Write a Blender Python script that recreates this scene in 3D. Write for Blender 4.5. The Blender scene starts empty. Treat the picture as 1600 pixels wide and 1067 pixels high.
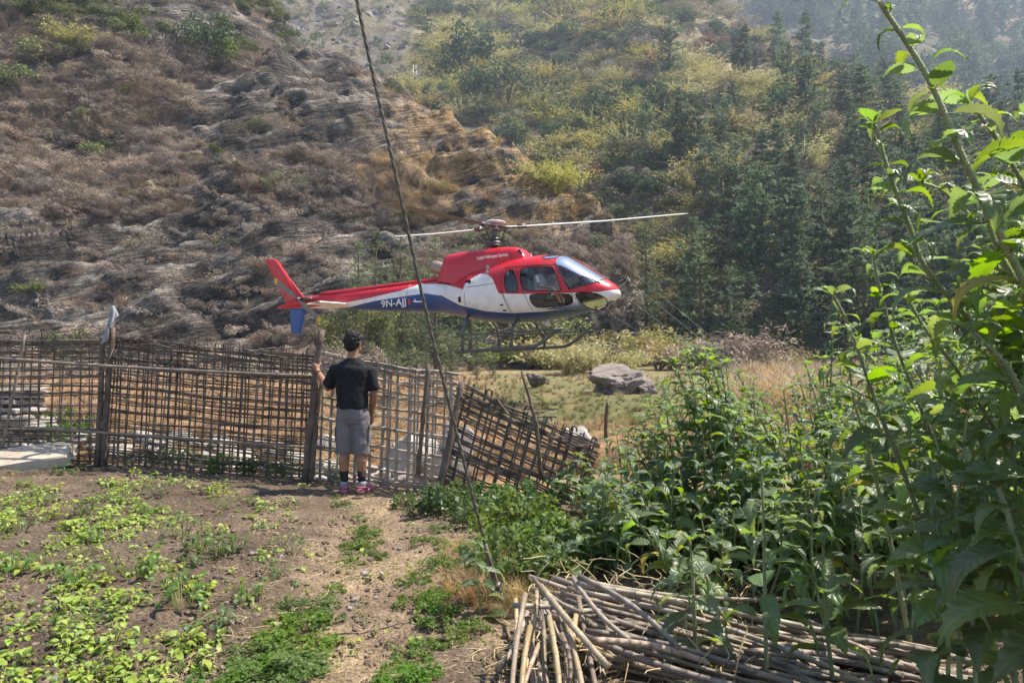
import bpy, bmesh, math, random
import numpy as np
from mathutils import Vector, Matrix, Euler, Quaternion
from mathutils.bvhtree import BVHTree

# ------------------------------------------------------------------ camera, sky, sun, exposure
SC = bpy.context.scene
COL = SC.collection
R = math.radians
CAM_H, FPX, HOR = 1.6, 1150.0, 538.0

cam_data = bpy.data.cameras.new('camera')
cam_data.sensor_width = 36.0
cam_data.lens = 36.0 * FPX / 1600.0
cam_data.clip_start = 0.05
cam_data.clip_end = 3000.0
cam = bpy.data.objects.new('camera', cam_data)
COL.objects.link(cam)
cam.location = (0, 0, CAM_H)
cam.rotation_euler = (R(90) + math.atan((HOR - 533.5) / FPX), 0, 0)
SC.camera = cam

SUN_AZ, SUN_EL = 74.0, 60.0           # degrees right of the view direction, above the horizon
sun_vec = Vector((math.sin(R(SUN_AZ)) * math.cos(R(SUN_EL)), math.cos(R(SUN_AZ)) * math.cos(R(SUN_EL)), math.sin(R(SUN_EL))))
W = bpy.data.worlds.new('World')
SC.world = W
W.use_nodes = True
wn = W.node_tree
sky_n = wn.nodes.new('ShaderNodeTexSky')
sky_n.sky_type = 'NISHITA'
sky_n.sun_disc = False
sky_n.sun_elevation = R(SUN_EL)
sky_n.sun_rotation = R(SUN_AZ)
sky_n.altitude = 1500
sky_n.dust_density = 2.0
wn.nodes['Background'].inputs['Strength'].default_value = 0.125
wn.links.new(sky_n.outputs[0], wn.nodes['Background'].inputs['Color'])
sun_d = bpy.data.lights.new('sun', 'SUN')
sun_d.energy = 5.0
sun_d.angle = R(0.53)
sun_d.color = (1.0, 0.915, 0.79)
sun_o = bpy.data.objects.new('sun', sun_d)
COL.objects.link(sun_o)
sun_o.rotation_euler = sun_vec.to_track_quat('Z', 'Y').to_euler()

SC.view_settings.view_transform = 'Standard'
SC.view_settings.look = 'None'
SC.view_settings.exposure = 1.12
SC.view_settings.gamma = 1.0
SC.view_settings.use_curve_mapping = False
SC.render.engine = 'CYCLES'
cy = SC.cycles
cy.use_denoising = True
cy.max_bounces = 5
cy.diffuse_bounces = 2
cy.use_adaptive_sampling = True
cy.adaptive_threshold = 0.035
cy.glossy_bounces = 2
cy.transmission_bounces = 4
cy.transparent_max_bounces = 12
cy.volume_bounces = 0
cy.caustics_reflective = False
cy.caustics_refractive = False
cy.sample_clamp_indirect = 4.0
# ------------------------------------------------------------------ helpers
rnd = random.Random(7)
rng = np.random.default_rng(11)


def at(u, v, Y):
    """Photo position and a chosen distance -> a point of the place."""
    return Vector(((u - 800.0) / FPX * Y, Y, CAM_H - (v - HOR) / FPX * Y))


def _hash(ix, iy, iz, seed):
    h = (ix.astype(np.int64) * 374761393 + iy.astype(np.int64) * 668265263 + iz.astype(np.int64) * 1440662683 + seed * 974634777) & 0xffffffff
    h = ((h ^ (h >> 13)) * 1274126177) & 0xffffffff
    h = h ^ (h >> 16)
    return (h & 0xffffff).astype(np.float64) / float(0xffffff)


def vnoise(x, y, z=0.0, seed=0):
    x, y, z = np.broadcast_arrays(np.asarray(x, float), np.asarray(y, float), np.asarray(z, float))
    ix, iy, iz = np.floor(x), np.floor(y), np.floor(z)
    fx, fy, fz = x - ix, y - iy, z - iz
    fx, fy, fz = [t * t * t * (t * (t * 6 - 15) + 10) for t in (fx, fy, fz)]
    ix, iy, iz = ix.astype(np.int64), iy.astype(np.int64), iz.astype(np.int64)
    r = 0
    for a in (0, 1):
        wa = fx if a else 1 - fx
        for b in (0, 1):
            wb = fy if b else 1 - fy
            for c in (0, 1):
                wc = fz if c else 1 - fz
                r = r + _hash(ix + a, iy + b, iz + c, seed) * wa * wb * wc
    return r * 2 - 1


def fbm(x, y, z=0.0, octv=4, seed=0, gain=0.5):
    r, a, f, t = 0, 1.0, 1.0, 0
    for o in range(octv):
        r = r + a * vnoise(np.asarray(x) * f, np.asarray(y) * f, np.asarray(z) * f, seed + o * 17)
        t += a
        a *= gain
        f *= 2.03
    return r / t * 1.6


def sstep(a, b, x):
    t = np.clip((np.asarray(x, float) - a) / (b - a), 0, 1)
    return t * t * (3 - 2 * t)


def new_mesh(name, V, F, mats=None, smooth=False, mi=None):
    me = bpy.data.meshes.new(name)
    V = np.asarray(V, dtype=np.float32).reshape(-1, 3)
    if isinstance(F, np.ndarray):
        n, k = F.shape
        me.vertices.add(len(V)); me.vertices.foreach_set('co', V.ravel())
        me.loops.add(n * k); me.loops.foreach_set('vertex_index', F.astype(np.int32).ravel())
        me.polygons.add(n)
        me.polygons.foreach_set('loop_start', np.arange(0, n * k, k, dtype=np.int32))
        me.update(calc_edges=True)
    else:
        me.from_pydata([tuple(map(float, v)) for v in V], [], F)
    if mats:
        for m in (mats if isinstance(mats, (list, tuple)) else [mats]):
            me.materials.append(m)
    if mi is not None:
        me.polygons.foreach_set('material_index', np.asarray(mi, dtype=np.int32))
    if smooth:
        me.polygons.foreach_set('use_smooth', np.ones(len(me.polygons), dtype=bool))
    me.update()
    return me


def obj(name, data, parent=None, loc=None, rot=None, scale=None):
    o = bpy.data.objects.new(name, data)
    COL.objects.link(o)
    if parent is not None:
        o.parent = parent
    if loc is not None:
        o.location = loc
    if rot is not None:
        o.rotation_euler = rot
    if scale is not None:
        o.scale = (scale,) * 3 if isinstance(scale, (int, float)) else scale
    return o


def tag(o, label=None, cat=None, group=None, kind=None):
    if label: o['label'] = label
    if cat: o['category'] = cat
    if group: o['group'] = group
    if kind: o['kind'] = kind
    return o


def thing(name, label, cat, loc=(0, 0, 0), rotz=0.0, group=None):
    o = obj(name, None, None, loc, (0, 0, rotz))
    o.empty_display_size = 0.2
    return tag(o, label, cat, group)


class MB:
    """Collects tubes, boxes and faces into one mesh."""
    def __init__(self):
        self.v, self.f, self.m, self.n = [], [], [], 0

    def add(self, V, F, m=0):
        b = self.n
        self.v.extend(V)
        self.n += len(V)
        for f in F:
            self.f.append(tuple(i + b for i in f))
            self.m.append(m)

    def tube(self, pts, rad, n=6, caps=True, m=0, flat=1.0, twist=0.0):
        pts = [Vector(p) for p in pts]
        k = len(pts)
        if isinstance(rad, (int, float)):
            rad = [rad] * k
        V, F = [], []
        up = Vector((0, 0, 1))
        d0 = (pts[-1] - pts[0])
        if d0.length < 1e-9 or abs(d0.normalized().z) > 0.92:
            up = Vector((0, 1, 0))
        for i, p in enumerate(pts):
            d = (pts[min(i + 1, k - 1)] - pts[max(i - 1, 0)])
            d = d.normalized() if d.length > 1e-9 else Vector((0, 0, 1))
            s = d.cross(up)
            s = s.normalized() if s.length > 1e-6 else Vector((1, 0, 0))
            t = s.cross(d)
            for j in range(n):
                a = 2 * math.pi * j / n + twist * i
                V.append(p + s * (math.cos(a) * rad[i]) + t * (math.sin(a) * rad[i] * flat))
        for i in range(k - 1):
            for j in range(n):
                F.append((i * n + j, i * n + (j + 1) % n, (i + 1) * n + (j + 1) % n, (i + 1) * n + j))
        if caps:
            F.append(tuple(range(n))[::-1])
            F.append(tuple((k - 1) * n + j for j in range(n)))
        self.add(V, F, m)

    def box(self, c, s, rot=None, m=0):
        c = Vector(c)
        V = []
        for x in (-1, 1):
            for y in (-1, 1):
                for z in (-1, 1):
                    p = Vector((x * s[0] / 2, y * s[1] / 2, z * s[2] / 2))
                    if rot is not None:
                        p = rot @ p
                    V.append(c + p)
        self.add(V, [(0, 1, 3, 2), (4, 6, 7, 5), (0, 4, 5, 1), (2, 3, 7, 6), (0, 2, 6, 4), (1, 5, 7, 3)], m)

    def mesh(self, name, mats, smooth=False):
        return new_mesh(name, [tuple(v) for v in self.v], self.f, mats, smooth, self.m)

    def build(self, name, mats, parent=None, smooth=False, **kw):
        return obj(name, self.mesh(name, mats, smooth), parent, **kw)


# ---- materials
def _nodes(name):
    m = bpy.data.materials.new(name)
    m.use_nodes = True
    nt = m.node_tree
    b = nt.nodes['Principled BSDF']
    return m, nt, b


def ramp(nt, fac, stops):
    r = nt.nodes.new('ShaderNodeValToRGB')
    e = r.color_ramp.elements
    while len(e) < len(stops):
        e.new(0.5)
    for i, (p, c) in enumerate(stops):
        e[i].position = p
        e[i].color = (c[0], c[1], c[2], 1)
    nt.links.new(fac, r.inputs[0])
    return r.outputs[0]


def noise(nt, scale, detail=4, rough=0.6, coord='Object', dist=0.0):
    tc = nt.nodes.new('ShaderNodeTexCoord')
    n = nt.nodes.new('ShaderNodeTexNoise')
    n.inputs['Scale'].default_value = scale
    n.inputs['Detail'].default_value = detail
    n.inputs['Roughness'].default_value = rough
    n.inputs['Distortion'].default_value = dist
    if coord == 'World':
        g = nt.nodes.new('ShaderNodeNewGeometry')
        nt.links.new(g.outputs['Position'], n.inputs['Vector'])
    else:
        nt.links.new(tc.outputs[coord], n.inputs['Vector'])
    return n.outputs['Fac']


def bump(nt, b, h, strength=0.4, dist=0.02):
    bp = nt.nodes.new('ShaderNodeBump')
    bp.inputs['Strength'].default_value = strength
    bp.inputs['Distance'].default_value = dist
    nt.links.new(h, bp.inputs['Height'])
    nt.links.new(bp.outputs[0], b.inputs['Normal'])


def sat_mix(nt, col, amount_hue=0.0, amount_val=0.0, amount_sat=0.0):
    """Vary a colour from object to object."""
    oi = nt.nodes.new('ShaderNodeObjectInfo')
    hs = nt.nodes.new('ShaderNodeHueSaturation')
    def rngnode(lo, hi, mul):
        a = nt.nodes.new('ShaderNodeMath'); a.operation = 'MULTIPLY'; a.inputs[1].default_value = mul
        nt.links.new(oi.outputs['Random'], a.inputs[0])
        f = nt.nodes.new('ShaderNodeMath'); f.operation = 'FRACT'
        nt.links.new(a.outputs[0], f.inputs[0])
        mr = nt.nodes.new('ShaderNodeMapRange')
        mr.inputs['To Min'].default_value = lo; mr.inputs['To Max'].default_value = hi
        nt.links.new(f.outputs[0], mr.inputs[0])
        return mr.outputs[0]
    nt.links.new(rngnode(0.5 - amount_hue, 0.5 + amount_hue, 1.0), hs.inputs['Hue'])
    nt.links.new(rngnode(1 - amount_val, 1 + amount_val, 7.31), hs.inputs['Value'])
    nt.links.new(rngnode(1 - amount_sat, 1 + amount_sat, 13.7), hs.inputs['Saturation'])
    nt.links.new(col, hs.inputs['Color'])
    return hs.outputs[0]


def mat(name, c1, c2=None, scale=6.0, rough=0.8, bmp=0.0, bdist=0.02, bscale=None, spec=0.3, metal=0.0,
        coord='Object', var=(0, 0, 0), trans=0.0, tcol=None, mid=None, detail=4):
    m, nt, b = _nodes(name)
    b.inputs['Roughness'].default_value = rough
    b.inputs['Specular IOR Level'].default_value = spec
    b.inputs['Metallic'].default_value = metal
    if c2 is None:
        rgb = nt.nodes.new('ShaderNodeRGB'); rgb.outputs[0].default_value = (*c1, 1)
        col = rgb.outputs[0]
    else:
        st = [(0.3, c1), (0.7, c2)] if mid is None else [(0.25, c1), (0.5, mid), (0.75, c2)]
        col = ramp(nt, noise(nt, scale, detail=detail, coord=coord), st)
    if any(var):
        col = sat_mix(nt, col, *var)
    nt.links.new(col, b.inputs['Base Color'])
    if bmp:
        bump(nt, b, noise(nt, bscale or scale * 4, detail=5, coord=coord), bmp, bdist)
    if trans:
        t = nt.nodes.new('ShaderNodeBsdfTranslucent')
        if tcol:
            mx = nt.nodes.new('ShaderNodeMix'); mx.data_type = 'RGBA'; mx.blend_type = 'MULTIPLY'
            mx.inputs[0].default_value = 1.0
            nt.links.new(col, mx.inputs[6]); mx.inputs[7].default_value = (*tcol, 1)
            nt.links.new(mx.outputs[2], t.inputs['Color'])
        else:
            nt.links.new(col, t.inputs['Color'])
        ms = nt.nodes.new('ShaderNodeMixShader')
        ms.inputs[0].default_value = trans
        nt.links.new(b.outputs[0], ms.inputs[1])
        nt.links.new(t.outputs[0], ms.inputs[2])
        nt.links.new(ms.outputs[0], nt.nodes['Material Output'].inputs['Surface'])
    return m


def vcol_mat(name, rough=0.9, nscale=1.0, namp=0.35, bscale=3.0, bmp=0.6, bdist=0.05, fine=8.0, famp=0.25, strata=0.0):
    """Ground-like material: zone colour from the mesh, broken up by two noises, with relief."""
    m, nt, b = _nodes(name)
    b.inputs['Roughness'].default_value = rough
    b.inputs['Specular IOR Level'].default_value = 0.15
    at_ = nt.nodes.new('ShaderNodeAttribute'); at_.attribute_name = 'zone'
    hs = nt.nodes.new('ShaderNodeHueSaturation')
    a = nt.nodes.new('ShaderNodeMapRange')
    a.inputs['From Min'].default_value = 0.3; a.inputs['From Max'].default_value = 0.7
    a.inputs['To Min'].default_value = 1 - namp; a.inputs['To Max'].default_value = 1 + namp
    nt.links.new(noise(nt, nscale, 6, 0.65, 'World'), a.inputs[0])
    c = nt.nodes.new('ShaderNodeMapRange')
    c.inputs['From Min'].default_value = 0.3; c.inputs['From Max'].default_value = 0.7
    c.inputs['To Min'].default_value = 1 - famp; c.inputs['To Max'].default_value = 1 + famp
    nt.links.new(noise(nt, fine, 5, 0.7, 'World'), c.inputs[0])
    mu = nt.nodes.new('ShaderNodeMath'); mu.operation = 'MULTIPLY'
    nt.links.new(a.outputs[0], mu.inputs[0]); nt.links.new(c.outputs[0], mu.inputs[1])
    hgt = noise(nt, bscale, 8, 0.7, 'World')
    val = mu.outputs[0]
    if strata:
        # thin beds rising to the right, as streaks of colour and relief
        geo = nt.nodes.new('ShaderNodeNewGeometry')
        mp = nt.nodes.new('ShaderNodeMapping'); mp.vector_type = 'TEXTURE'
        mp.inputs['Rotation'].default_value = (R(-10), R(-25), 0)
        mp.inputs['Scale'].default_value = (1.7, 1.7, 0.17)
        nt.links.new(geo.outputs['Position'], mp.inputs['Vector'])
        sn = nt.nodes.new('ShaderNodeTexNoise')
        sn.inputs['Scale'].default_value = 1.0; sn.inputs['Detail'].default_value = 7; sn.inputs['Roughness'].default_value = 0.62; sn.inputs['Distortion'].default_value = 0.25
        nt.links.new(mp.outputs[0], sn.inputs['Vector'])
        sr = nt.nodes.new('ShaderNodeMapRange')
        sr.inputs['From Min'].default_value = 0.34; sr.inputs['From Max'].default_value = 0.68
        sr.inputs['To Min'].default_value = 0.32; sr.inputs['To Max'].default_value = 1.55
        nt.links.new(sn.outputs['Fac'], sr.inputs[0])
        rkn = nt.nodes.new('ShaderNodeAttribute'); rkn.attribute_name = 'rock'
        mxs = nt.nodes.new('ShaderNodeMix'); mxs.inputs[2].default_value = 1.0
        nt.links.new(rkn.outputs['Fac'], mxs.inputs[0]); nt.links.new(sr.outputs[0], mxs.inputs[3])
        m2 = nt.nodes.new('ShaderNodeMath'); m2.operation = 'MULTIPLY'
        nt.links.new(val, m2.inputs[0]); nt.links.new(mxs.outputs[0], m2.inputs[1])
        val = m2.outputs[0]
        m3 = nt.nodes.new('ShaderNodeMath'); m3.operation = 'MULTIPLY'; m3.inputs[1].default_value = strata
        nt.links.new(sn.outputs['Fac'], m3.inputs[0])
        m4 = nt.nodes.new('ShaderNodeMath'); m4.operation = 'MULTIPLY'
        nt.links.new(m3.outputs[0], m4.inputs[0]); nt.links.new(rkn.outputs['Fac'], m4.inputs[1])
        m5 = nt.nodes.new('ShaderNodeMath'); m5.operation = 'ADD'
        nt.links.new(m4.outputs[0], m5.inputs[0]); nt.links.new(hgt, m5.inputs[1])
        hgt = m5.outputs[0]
    nt.links.new(val, hs.inputs['Value'])
    nt.links.new(at_.outputs['Color'], hs.inputs['Color'])
    nt.links.new(hs.outputs[0], b.inputs['Base Color'])
    bump(nt, b, hgt, bmp, bdist)
    return m


def set_zone(me, C):
    a = me.color_attributes.new('zone', 'FLOAT_COLOR', 'POINT')
    C4 = np.ones((len(me.vertices), 4), dtype=np.float32)
    C4[:, :3] = C
    a.data.foreach_set('color', C4.ravel())


def mixc(A, B, t):
    t = np.asarray(t)[..., None]
    return np.asarray(A) * (1 - t) + np.asarray(B) * t


def grid_faces(nx, ny):
    i, j = np.meshgrid(np.arange(nx - 1), np.arange(ny - 1), indexing='ij')
    a = (i * ny + j).ravel()
    return np.stack([a, a + ny, a + ny + 1, a + 1], axis=1)


def scatter(name, P, rot, scl, idx, protos, label=None, cat=None, kind='stuff', parent=None):
    """One 'stuff' object: geometry nodes put a prototype on each point."""
    P = np.asarray(P, dtype=np.float32)
    me = bpy.data.meshes.new(name)
    me.vertices.add(len(P)); me.vertices.foreach_set('co', P.ravel())
    a = me.attributes.new('rot', 'FLOAT_VECTOR', 'POINT'); a.data.foreach_set('vector', np.asarray(rot, np.float32).ravel())
    s = np.asarray(scl, np.float32)
    if s.ndim == 1:
        s = np.repeat(s[:, None], 3, axis=1)
    a = me.attributes.new('scl', 'FLOAT_VECTOR', 'POINT'); a.data.foreach_set('vector', s.ravel())
    a = me.attributes.new('idx', 'INT', 'POINT'); a.data.foreach_set('value', np.asarray(idx, np.int32))
    o = obj(name, me, parent)
    c = bpy.data.collections.new(name + '_pieces')
    for i, p in enumerate(protos):
        q = bpy.data.objects.new('%s_%02d' % (name, i), p)
        c.objects.link(q)
    g = bpy.data.node_groups.new(name, 'GeometryNodeTree')
    g.interface.new_socket('Geometry', in_out='INPUT', socket_type='NodeSocketGeometry')
    g.interface.new_socket('Geometry', in_out='OUTPUT', socket_type='NodeSocketGeometry')
    N = g.nodes
    gi, go = N.new('NodeGroupInput'), N.new('NodeGroupOutput')
    ip = N.new('GeometryNodeInstanceOnPoints')
    ci = N.new('GeometryNodeCollectionInfo')
    ci.inputs['Collection'].default_value = c
    ci.inputs['Separate Children'].default_value = True
    ci.inputs['Reset Children'].default_value = True
    ip.inputs['Pick Instance'].default_value = True
    def attr(nm, ty):
        n = N.new('GeometryNodeInputNamedAttribute'); n.data_type = ty; n.inputs[0].default_value = nm
        return n.outputs[0]
    e2r = N.new('FunctionNodeEulerToRotation')
    g.links.new(attr('rot', 'FLOAT_VECTOR'), e2r.inputs[0])
    g.links.new(gi.outputs[0], ip.inputs['Points'])
    g.links.new(ci.outputs[0], ip.inputs['Instance'])
    g.links.new(attr('idx', 'INT'), ip.inputs['Instance Index'])
    g.links.new(e2r.outputs[0], ip.inputs['Rotation'])
    g.links.new(attr('scl', 'FLOAT_VECTOR'), ip.inputs['Scale'])
    g.links.new(ip.outputs[0], go.inputs[0])
    md = o.modifiers.new('pieces', 'NODES'); md.node_group = g
    return tag(o, label, cat, None, kind)
# ------------------------------------------------------------------ the ground
FX = np.array([-60, -7.88, -5.30, -2.29, -0.58, 1.3, 8, 60.0])
FY = np.array([20, 10.3, 9.6, 8.5, 7.9, 7.2, 7.4, 9.0])


def fence_y(x):
    return np.interp(x, FX, FY)


def path_x(y):
    return np.interp(y, [0, 3.4, 5.0, 7.0, 8.2], [-0.7, -0.88, -1.0, -1.22, -1.5])


def gz(x, y):
    x = np.asarray(x, float); y = np.asarray(y, float)
    z = 0.035 * fbm(x * 0.55, y * 0.55, octv=3, seed=3)
    d = y - fence_y(x)
    z = z - 0.22 * sstep(0.05, 0.7, d) * (1 - sstep(2.0, 6.0, d))
    pd = np.abs(x - path_x(y))
    z = z - 0.05 * (1 - sstep(0.1, 0.6, pd)) * (1 - sstep(7.4, 8.0, y))
    z = z + 0.05 * sstep(-1.5, -2.6, x) * (1 - sstep(0.0, 0.5, d))
    return z


def GZ(x, y):
    return float(gz(x, y))


def axis(dense0, dense1, step, lo, hi, g=1.11):
    a = list(np.arange(dense0, dense1 + 1e-6, step))
    s, p = step, a[-1]
    while p < hi:
        s = min(s * g, 60); p += s; a.append(p)
    s, p = step, a[0]
    pre = []
    while p > lo:
        s = min(s * g, 60); p -= s; pre.append(p)
    return np.array(pre[::-1] + a)


gx = axis(-8.5, 4.5, 0.045, -700, 700)
gy = axis(2.4, 10.6, 0.045, -400, 1200)
GX, GY = np.meshgrid(gx, gy, indexing='ij')
d = GY - fence_y(GX)
garden = (1 - sstep(-0.1, 0.3, d))
Zg = gz(GX, GY)
clod = fbm(GX * 5, GY * 5, octv=4, seed=21, gain=0.62)
near = sstep(30, 8, GY) * sstep(-3, 2, GY)
Zg = Zg + near * (0.022 * clod + 0.012 * np.abs(fbm(GX * 14, GY * 14, octv=2, seed=5))) * (0.5 + 0.5 * garden)
soil = np.array([0.092, 0.066, 0.048])
soil_l = np.array([0.168, 0.124, 0.088])
path_c = np.array([0.235, 0.17, 0.112])
straw = np.array([0.42, 0.32, 0.175])
stub = np.array([0.27, 0.165, 0.09])
green = np.array([0.125, 0.13, 0.055])
dry = np.array([0.29, 0.215, 0.125])
n1 = fbm(GX * 0.9, GY * 0.9, octv=4, seed=31)
n2 = fbm(GX * 2.7, GY * 2.7, octv=3, seed=37)
C = mixc(np.broadcast_to(soil, GX.shape + (3,)), soil_l, np.clip(0.5 + 0.55 * n1 + 0.35 * n2 + 0.35 * sstep(-3.4, -1.6, GX), 0, 1))
pm = (1 - sstep(0.12, 0.6, np.abs(GX - path_x(GY)) + 0.22 * n2)) * (1 - sstep(8.0, 8.6, GY))
C = mixc(C, path_c, pm * 0.9)
sm = sstep(0.0, 0.5, n2 + 0.2) * sstep(-2.0, -0.9, GX) * (1 - sstep(0.2, 1.0, GX)) * garden
C = mixc(C, straw, sm * 0.35)
beyond = 1 - garden
far = sstep(12.5, 15.5, GY + 1.2 * n1) * sstep(-0.12, 0.02, GX / np.maximum(GY, 1) + 0.05 * n1)
Cb = mixc(np.broadcast_to(stub, GX.shape + (3,)), green, far * np.clip(0.85 + 0.5 * n1, 0, 1))
Cb = mixc(Cb, dry, np.clip(0.4 * sstep(30, 38, GY + 4 * n1) + 0.9 * sstep(0.28, 0.38, GX / np.maximum(GY, 1) + 0.04 * n1), 0, 1))
C = mixc(C, Cb, beyond)
me = new_mesh('ground', np.stack([GX, GY, Zg], -1), grid_faces(len(gx), len(gy)), vcol_mat('soil', nscale=2.3, namp=0.4, fine=42.0, famp=0.75, bscale=26.0, bmp=1.0, bdist=0.04), True)
set_zone(me, C.reshape(-1, 3))
tag(obj('ground', me), 'trodden brown garden soil running out into stubble and a grassy valley field', None, None, 'structure')

# ------------------------------------------------------------------ the hills
T1 = np.array([  # x, toe y, crest y, crest z
    (-400, 60, 200, 190), (-150, 48, 140, 108), (-75, 40, 120, 88), (-41, 37, 100, 57), (-33, 37.5, 96, 47.5), (-26, 38, 92, 38.2), (-12, 41, 85, 30.0), (-4, 45, 77, 23.5),
    (3, 49, 70, 17.5), (7.9, 54, 65, 13.6), (10.2, 57, 64, 9.5), (12.0, 59, 64, 4.0), (13.2, 60, 64, 0.0), (40, 60, 64, -3.0)], float)


def h1(x, y):
    x = np.asarray(x, float); y = np.asarray(y, float)
    yb, yc, zc = [np.interp(x, T1[:, 0], T1[:, k]) for k in (1, 2, 3)]
    t = (y - yb) / (yc - yb)
    tt = np.clip(t, 0, 1)
    prof = tt * (1.0 + 0.10 * np.sin(tt * math.pi)) - 0.05 * np.sin(tt * 2 * math.pi)
    z = np.where(t <= 1, zc * prof, zc - (y - yc) * 0.45)
    env = sstep(0.0, 0.15, t) * np.clip(zc / 12, 0, 1) * (1 - 0.7 * sstep(0.75, 1.0, t) * (1 - sstep(1.0, 1.3, t)))
    z = z + env * (2.6 * fbm(x / 17, y / 13, octv=3, seed=41) + 1.1 * fbm(x / 5, y / 4, octv=3, seed=43))
    return np.where(t < 0, (y - yb) * 0.4 - 0.05, z)


def rocky(x, y, z):
    r = fbm(x / 11, z / 7, octv=4, seed=51) + 0.35 * sstep(-8, 2, x) - 0.15 * sstep(34, 44, z)
    r = r + 0.45 * np.exp(-(((x + 24) / 13) ** 2 + ((z - 7) / 6) ** 2)) + 0.4 * np.exp(-(((x + 38) / 16) ** 2 + ((z - 24) / 3.5) ** 2))
    return sstep(-0.28, 0.2, r)


hx = np.concatenate([np.arange(-230, -95, 2.5), np.arange(-95, 15.01, 0.22), np.array([17, 22, 30])])
ht = np.concatenate([np.array([-0.12, -0.06]), np.linspace(0, 1, 250), np.linspace(1.03, 1.7, 18)])
HX, HT = np.meshgrid(hx, ht, indexing='ij')
yb, yc, zc = [np.interp(HX, T1[:, 0], T1[:, k]) for k in (1, 2, 3)]
HY = yb + (yc - yb) * HT
HZ = h1(HX, HY)
rk = rocky(HX, HY, HZ) * sstep(0.0, 0.04, HT)
bed = HZ * 0.88 - HX * 0.42 + 0.16 * HY + 0.9 * fbm(HX / 6, HZ / 5, HY / 6, octv=3, seed=61)
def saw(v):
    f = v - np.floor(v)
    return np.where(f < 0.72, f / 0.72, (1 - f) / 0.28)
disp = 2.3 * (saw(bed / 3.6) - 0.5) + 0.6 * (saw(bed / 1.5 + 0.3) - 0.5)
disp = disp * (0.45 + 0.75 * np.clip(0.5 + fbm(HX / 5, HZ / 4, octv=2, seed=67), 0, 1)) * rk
disp = disp + (1 - rk) * 0.28 * fbm(HX / 1.6, HY / 1.6, HZ / 1.6, octv=3, seed=71) + 0.14 * fbm(HX / 0.55, HZ / 0.5, HY / 0.55, octv=2, seed=77)
disp = disp * np.where(HX > -96, 1, 0) * sstep(0.0, 0.03, HT) * (1 - 0.5 * sstep(0.9, 1.0, HT))
nrm = np.array([0.12, -0.66, 0.74])
V = np.stack([HX + nrm[0] * disp, HY + nrm[1] * disp, HZ + nrm[2] * disp], -1)
n3 = fbm(HX / 3.0, HZ / 2.2, HY / 3, octv=4, seed=81)
rock_a, rock_b = np.array([0.105, 0.09, 0.077]), np.array([0.385, 0.34, 0.29])
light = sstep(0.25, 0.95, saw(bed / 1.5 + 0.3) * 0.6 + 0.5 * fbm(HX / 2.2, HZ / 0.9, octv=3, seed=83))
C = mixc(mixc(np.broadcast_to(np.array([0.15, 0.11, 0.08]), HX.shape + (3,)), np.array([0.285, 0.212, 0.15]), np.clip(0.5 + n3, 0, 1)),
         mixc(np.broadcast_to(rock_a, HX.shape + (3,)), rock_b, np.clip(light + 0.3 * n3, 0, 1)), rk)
og = np.clip(sstep(-17, -4, HX) * sstep(0.3, 0.62, HT) * sstep(-0.1, 0.35, n3 + 0.15), 0, 1)
C = mixc(C, np.array([0.44, 0.29, 0.13]), og * 0.85)
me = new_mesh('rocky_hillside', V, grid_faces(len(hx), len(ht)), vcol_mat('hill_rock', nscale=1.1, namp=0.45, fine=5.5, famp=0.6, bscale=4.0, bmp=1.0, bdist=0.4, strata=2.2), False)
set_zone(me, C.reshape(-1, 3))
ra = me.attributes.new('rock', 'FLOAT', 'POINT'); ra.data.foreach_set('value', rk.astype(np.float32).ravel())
tag(obj('rocky_hillside', me), 'steep brown hillside of slanting slate ledges above the fence', None, None, 'structure')


def h2(x, y):
    x = np.asarray(x, float); y = np.asarray(y, float)
    b = np.interp(x, [-100, 0, 12, 25, 60, 140], [66, 66, 60, 47, 45, 50])
    dd = np.maximum(y - b, 0)
    k = np.interp(x, [40, 60, 88, 110], [1.0, 0.92, 0.72, 0.6])
    z = k * (0.55 * dd + 0.0006 * dd * dd)
    rx = np.interp(y, [60, 120, 160, 200, 260, 320], [96, 92, 86, 62, 45, 30])
    s = np.maximum(x - rx, 0)
    env = sstep(2, 30, dd)
    z = z - 0.85 * s * env + env * (3.6 * fbm(x / 24, y / 45, octv=3, seed=91) + 1.3 * fbm(x / 8, y / 8, octv=3, seed=93))
    return np.where(y < b, -0.4 - (b - y) * 0.2, z - 0.1)


def axis_grid(x0, x1, y0, y1, st):
    a, b = np.arange(x0, x1, st), np.arange(y0, y1, st)
    A, B = np.meshgrid(a, b, indexing='ij')
    return a, b, A, B


def scree(x, y):
    q = x / y + 0.02 * fbm(x / 10, y / 10, octv=2, seed=97)
    return sstep(-0.10, -0.16, q) * sstep(110, 125, y)


a, b, A, B = axis_grid(-110, 150, 40, 330, 1.1)
Z = h2(A, B)
sc_ = scree(A, B)
Z = Z + sc_ * (0.7 * fbm(A / 2.2, B / 2.2, octv=2, seed=99))
n = fbm(A / 7, B / 7, octv=4, seed=101)
C = mixc(np.broadcast_to(np.array([0.13, 0.11, 0.06]), A.shape + (3,)), np.array([0.28, 0.225, 0.12]), np.clip(0.5 + n, 0, 1))
C = mixc(C, np.array([0.115, 0.102, 0.087]), sc_ * np.clip(0.75 + n, 0, 1))
me = new_mesh('bushy_hillside', np.stack([A, B, Z], -1), grid_faces(len(a), len(b)), vcol_mat('hill_soil', nscale=0.5, namp=0.35, fine=2.5, famp=0.4, bscale=1.2, bmp=0.8, bdist=0.4), True)
set_zone(me, C.reshape(-1, 3))
tag(obj('bushy_hillside', me), 'bush covered valley side rising behind the rocky spur', None, None, 'structure')


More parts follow.
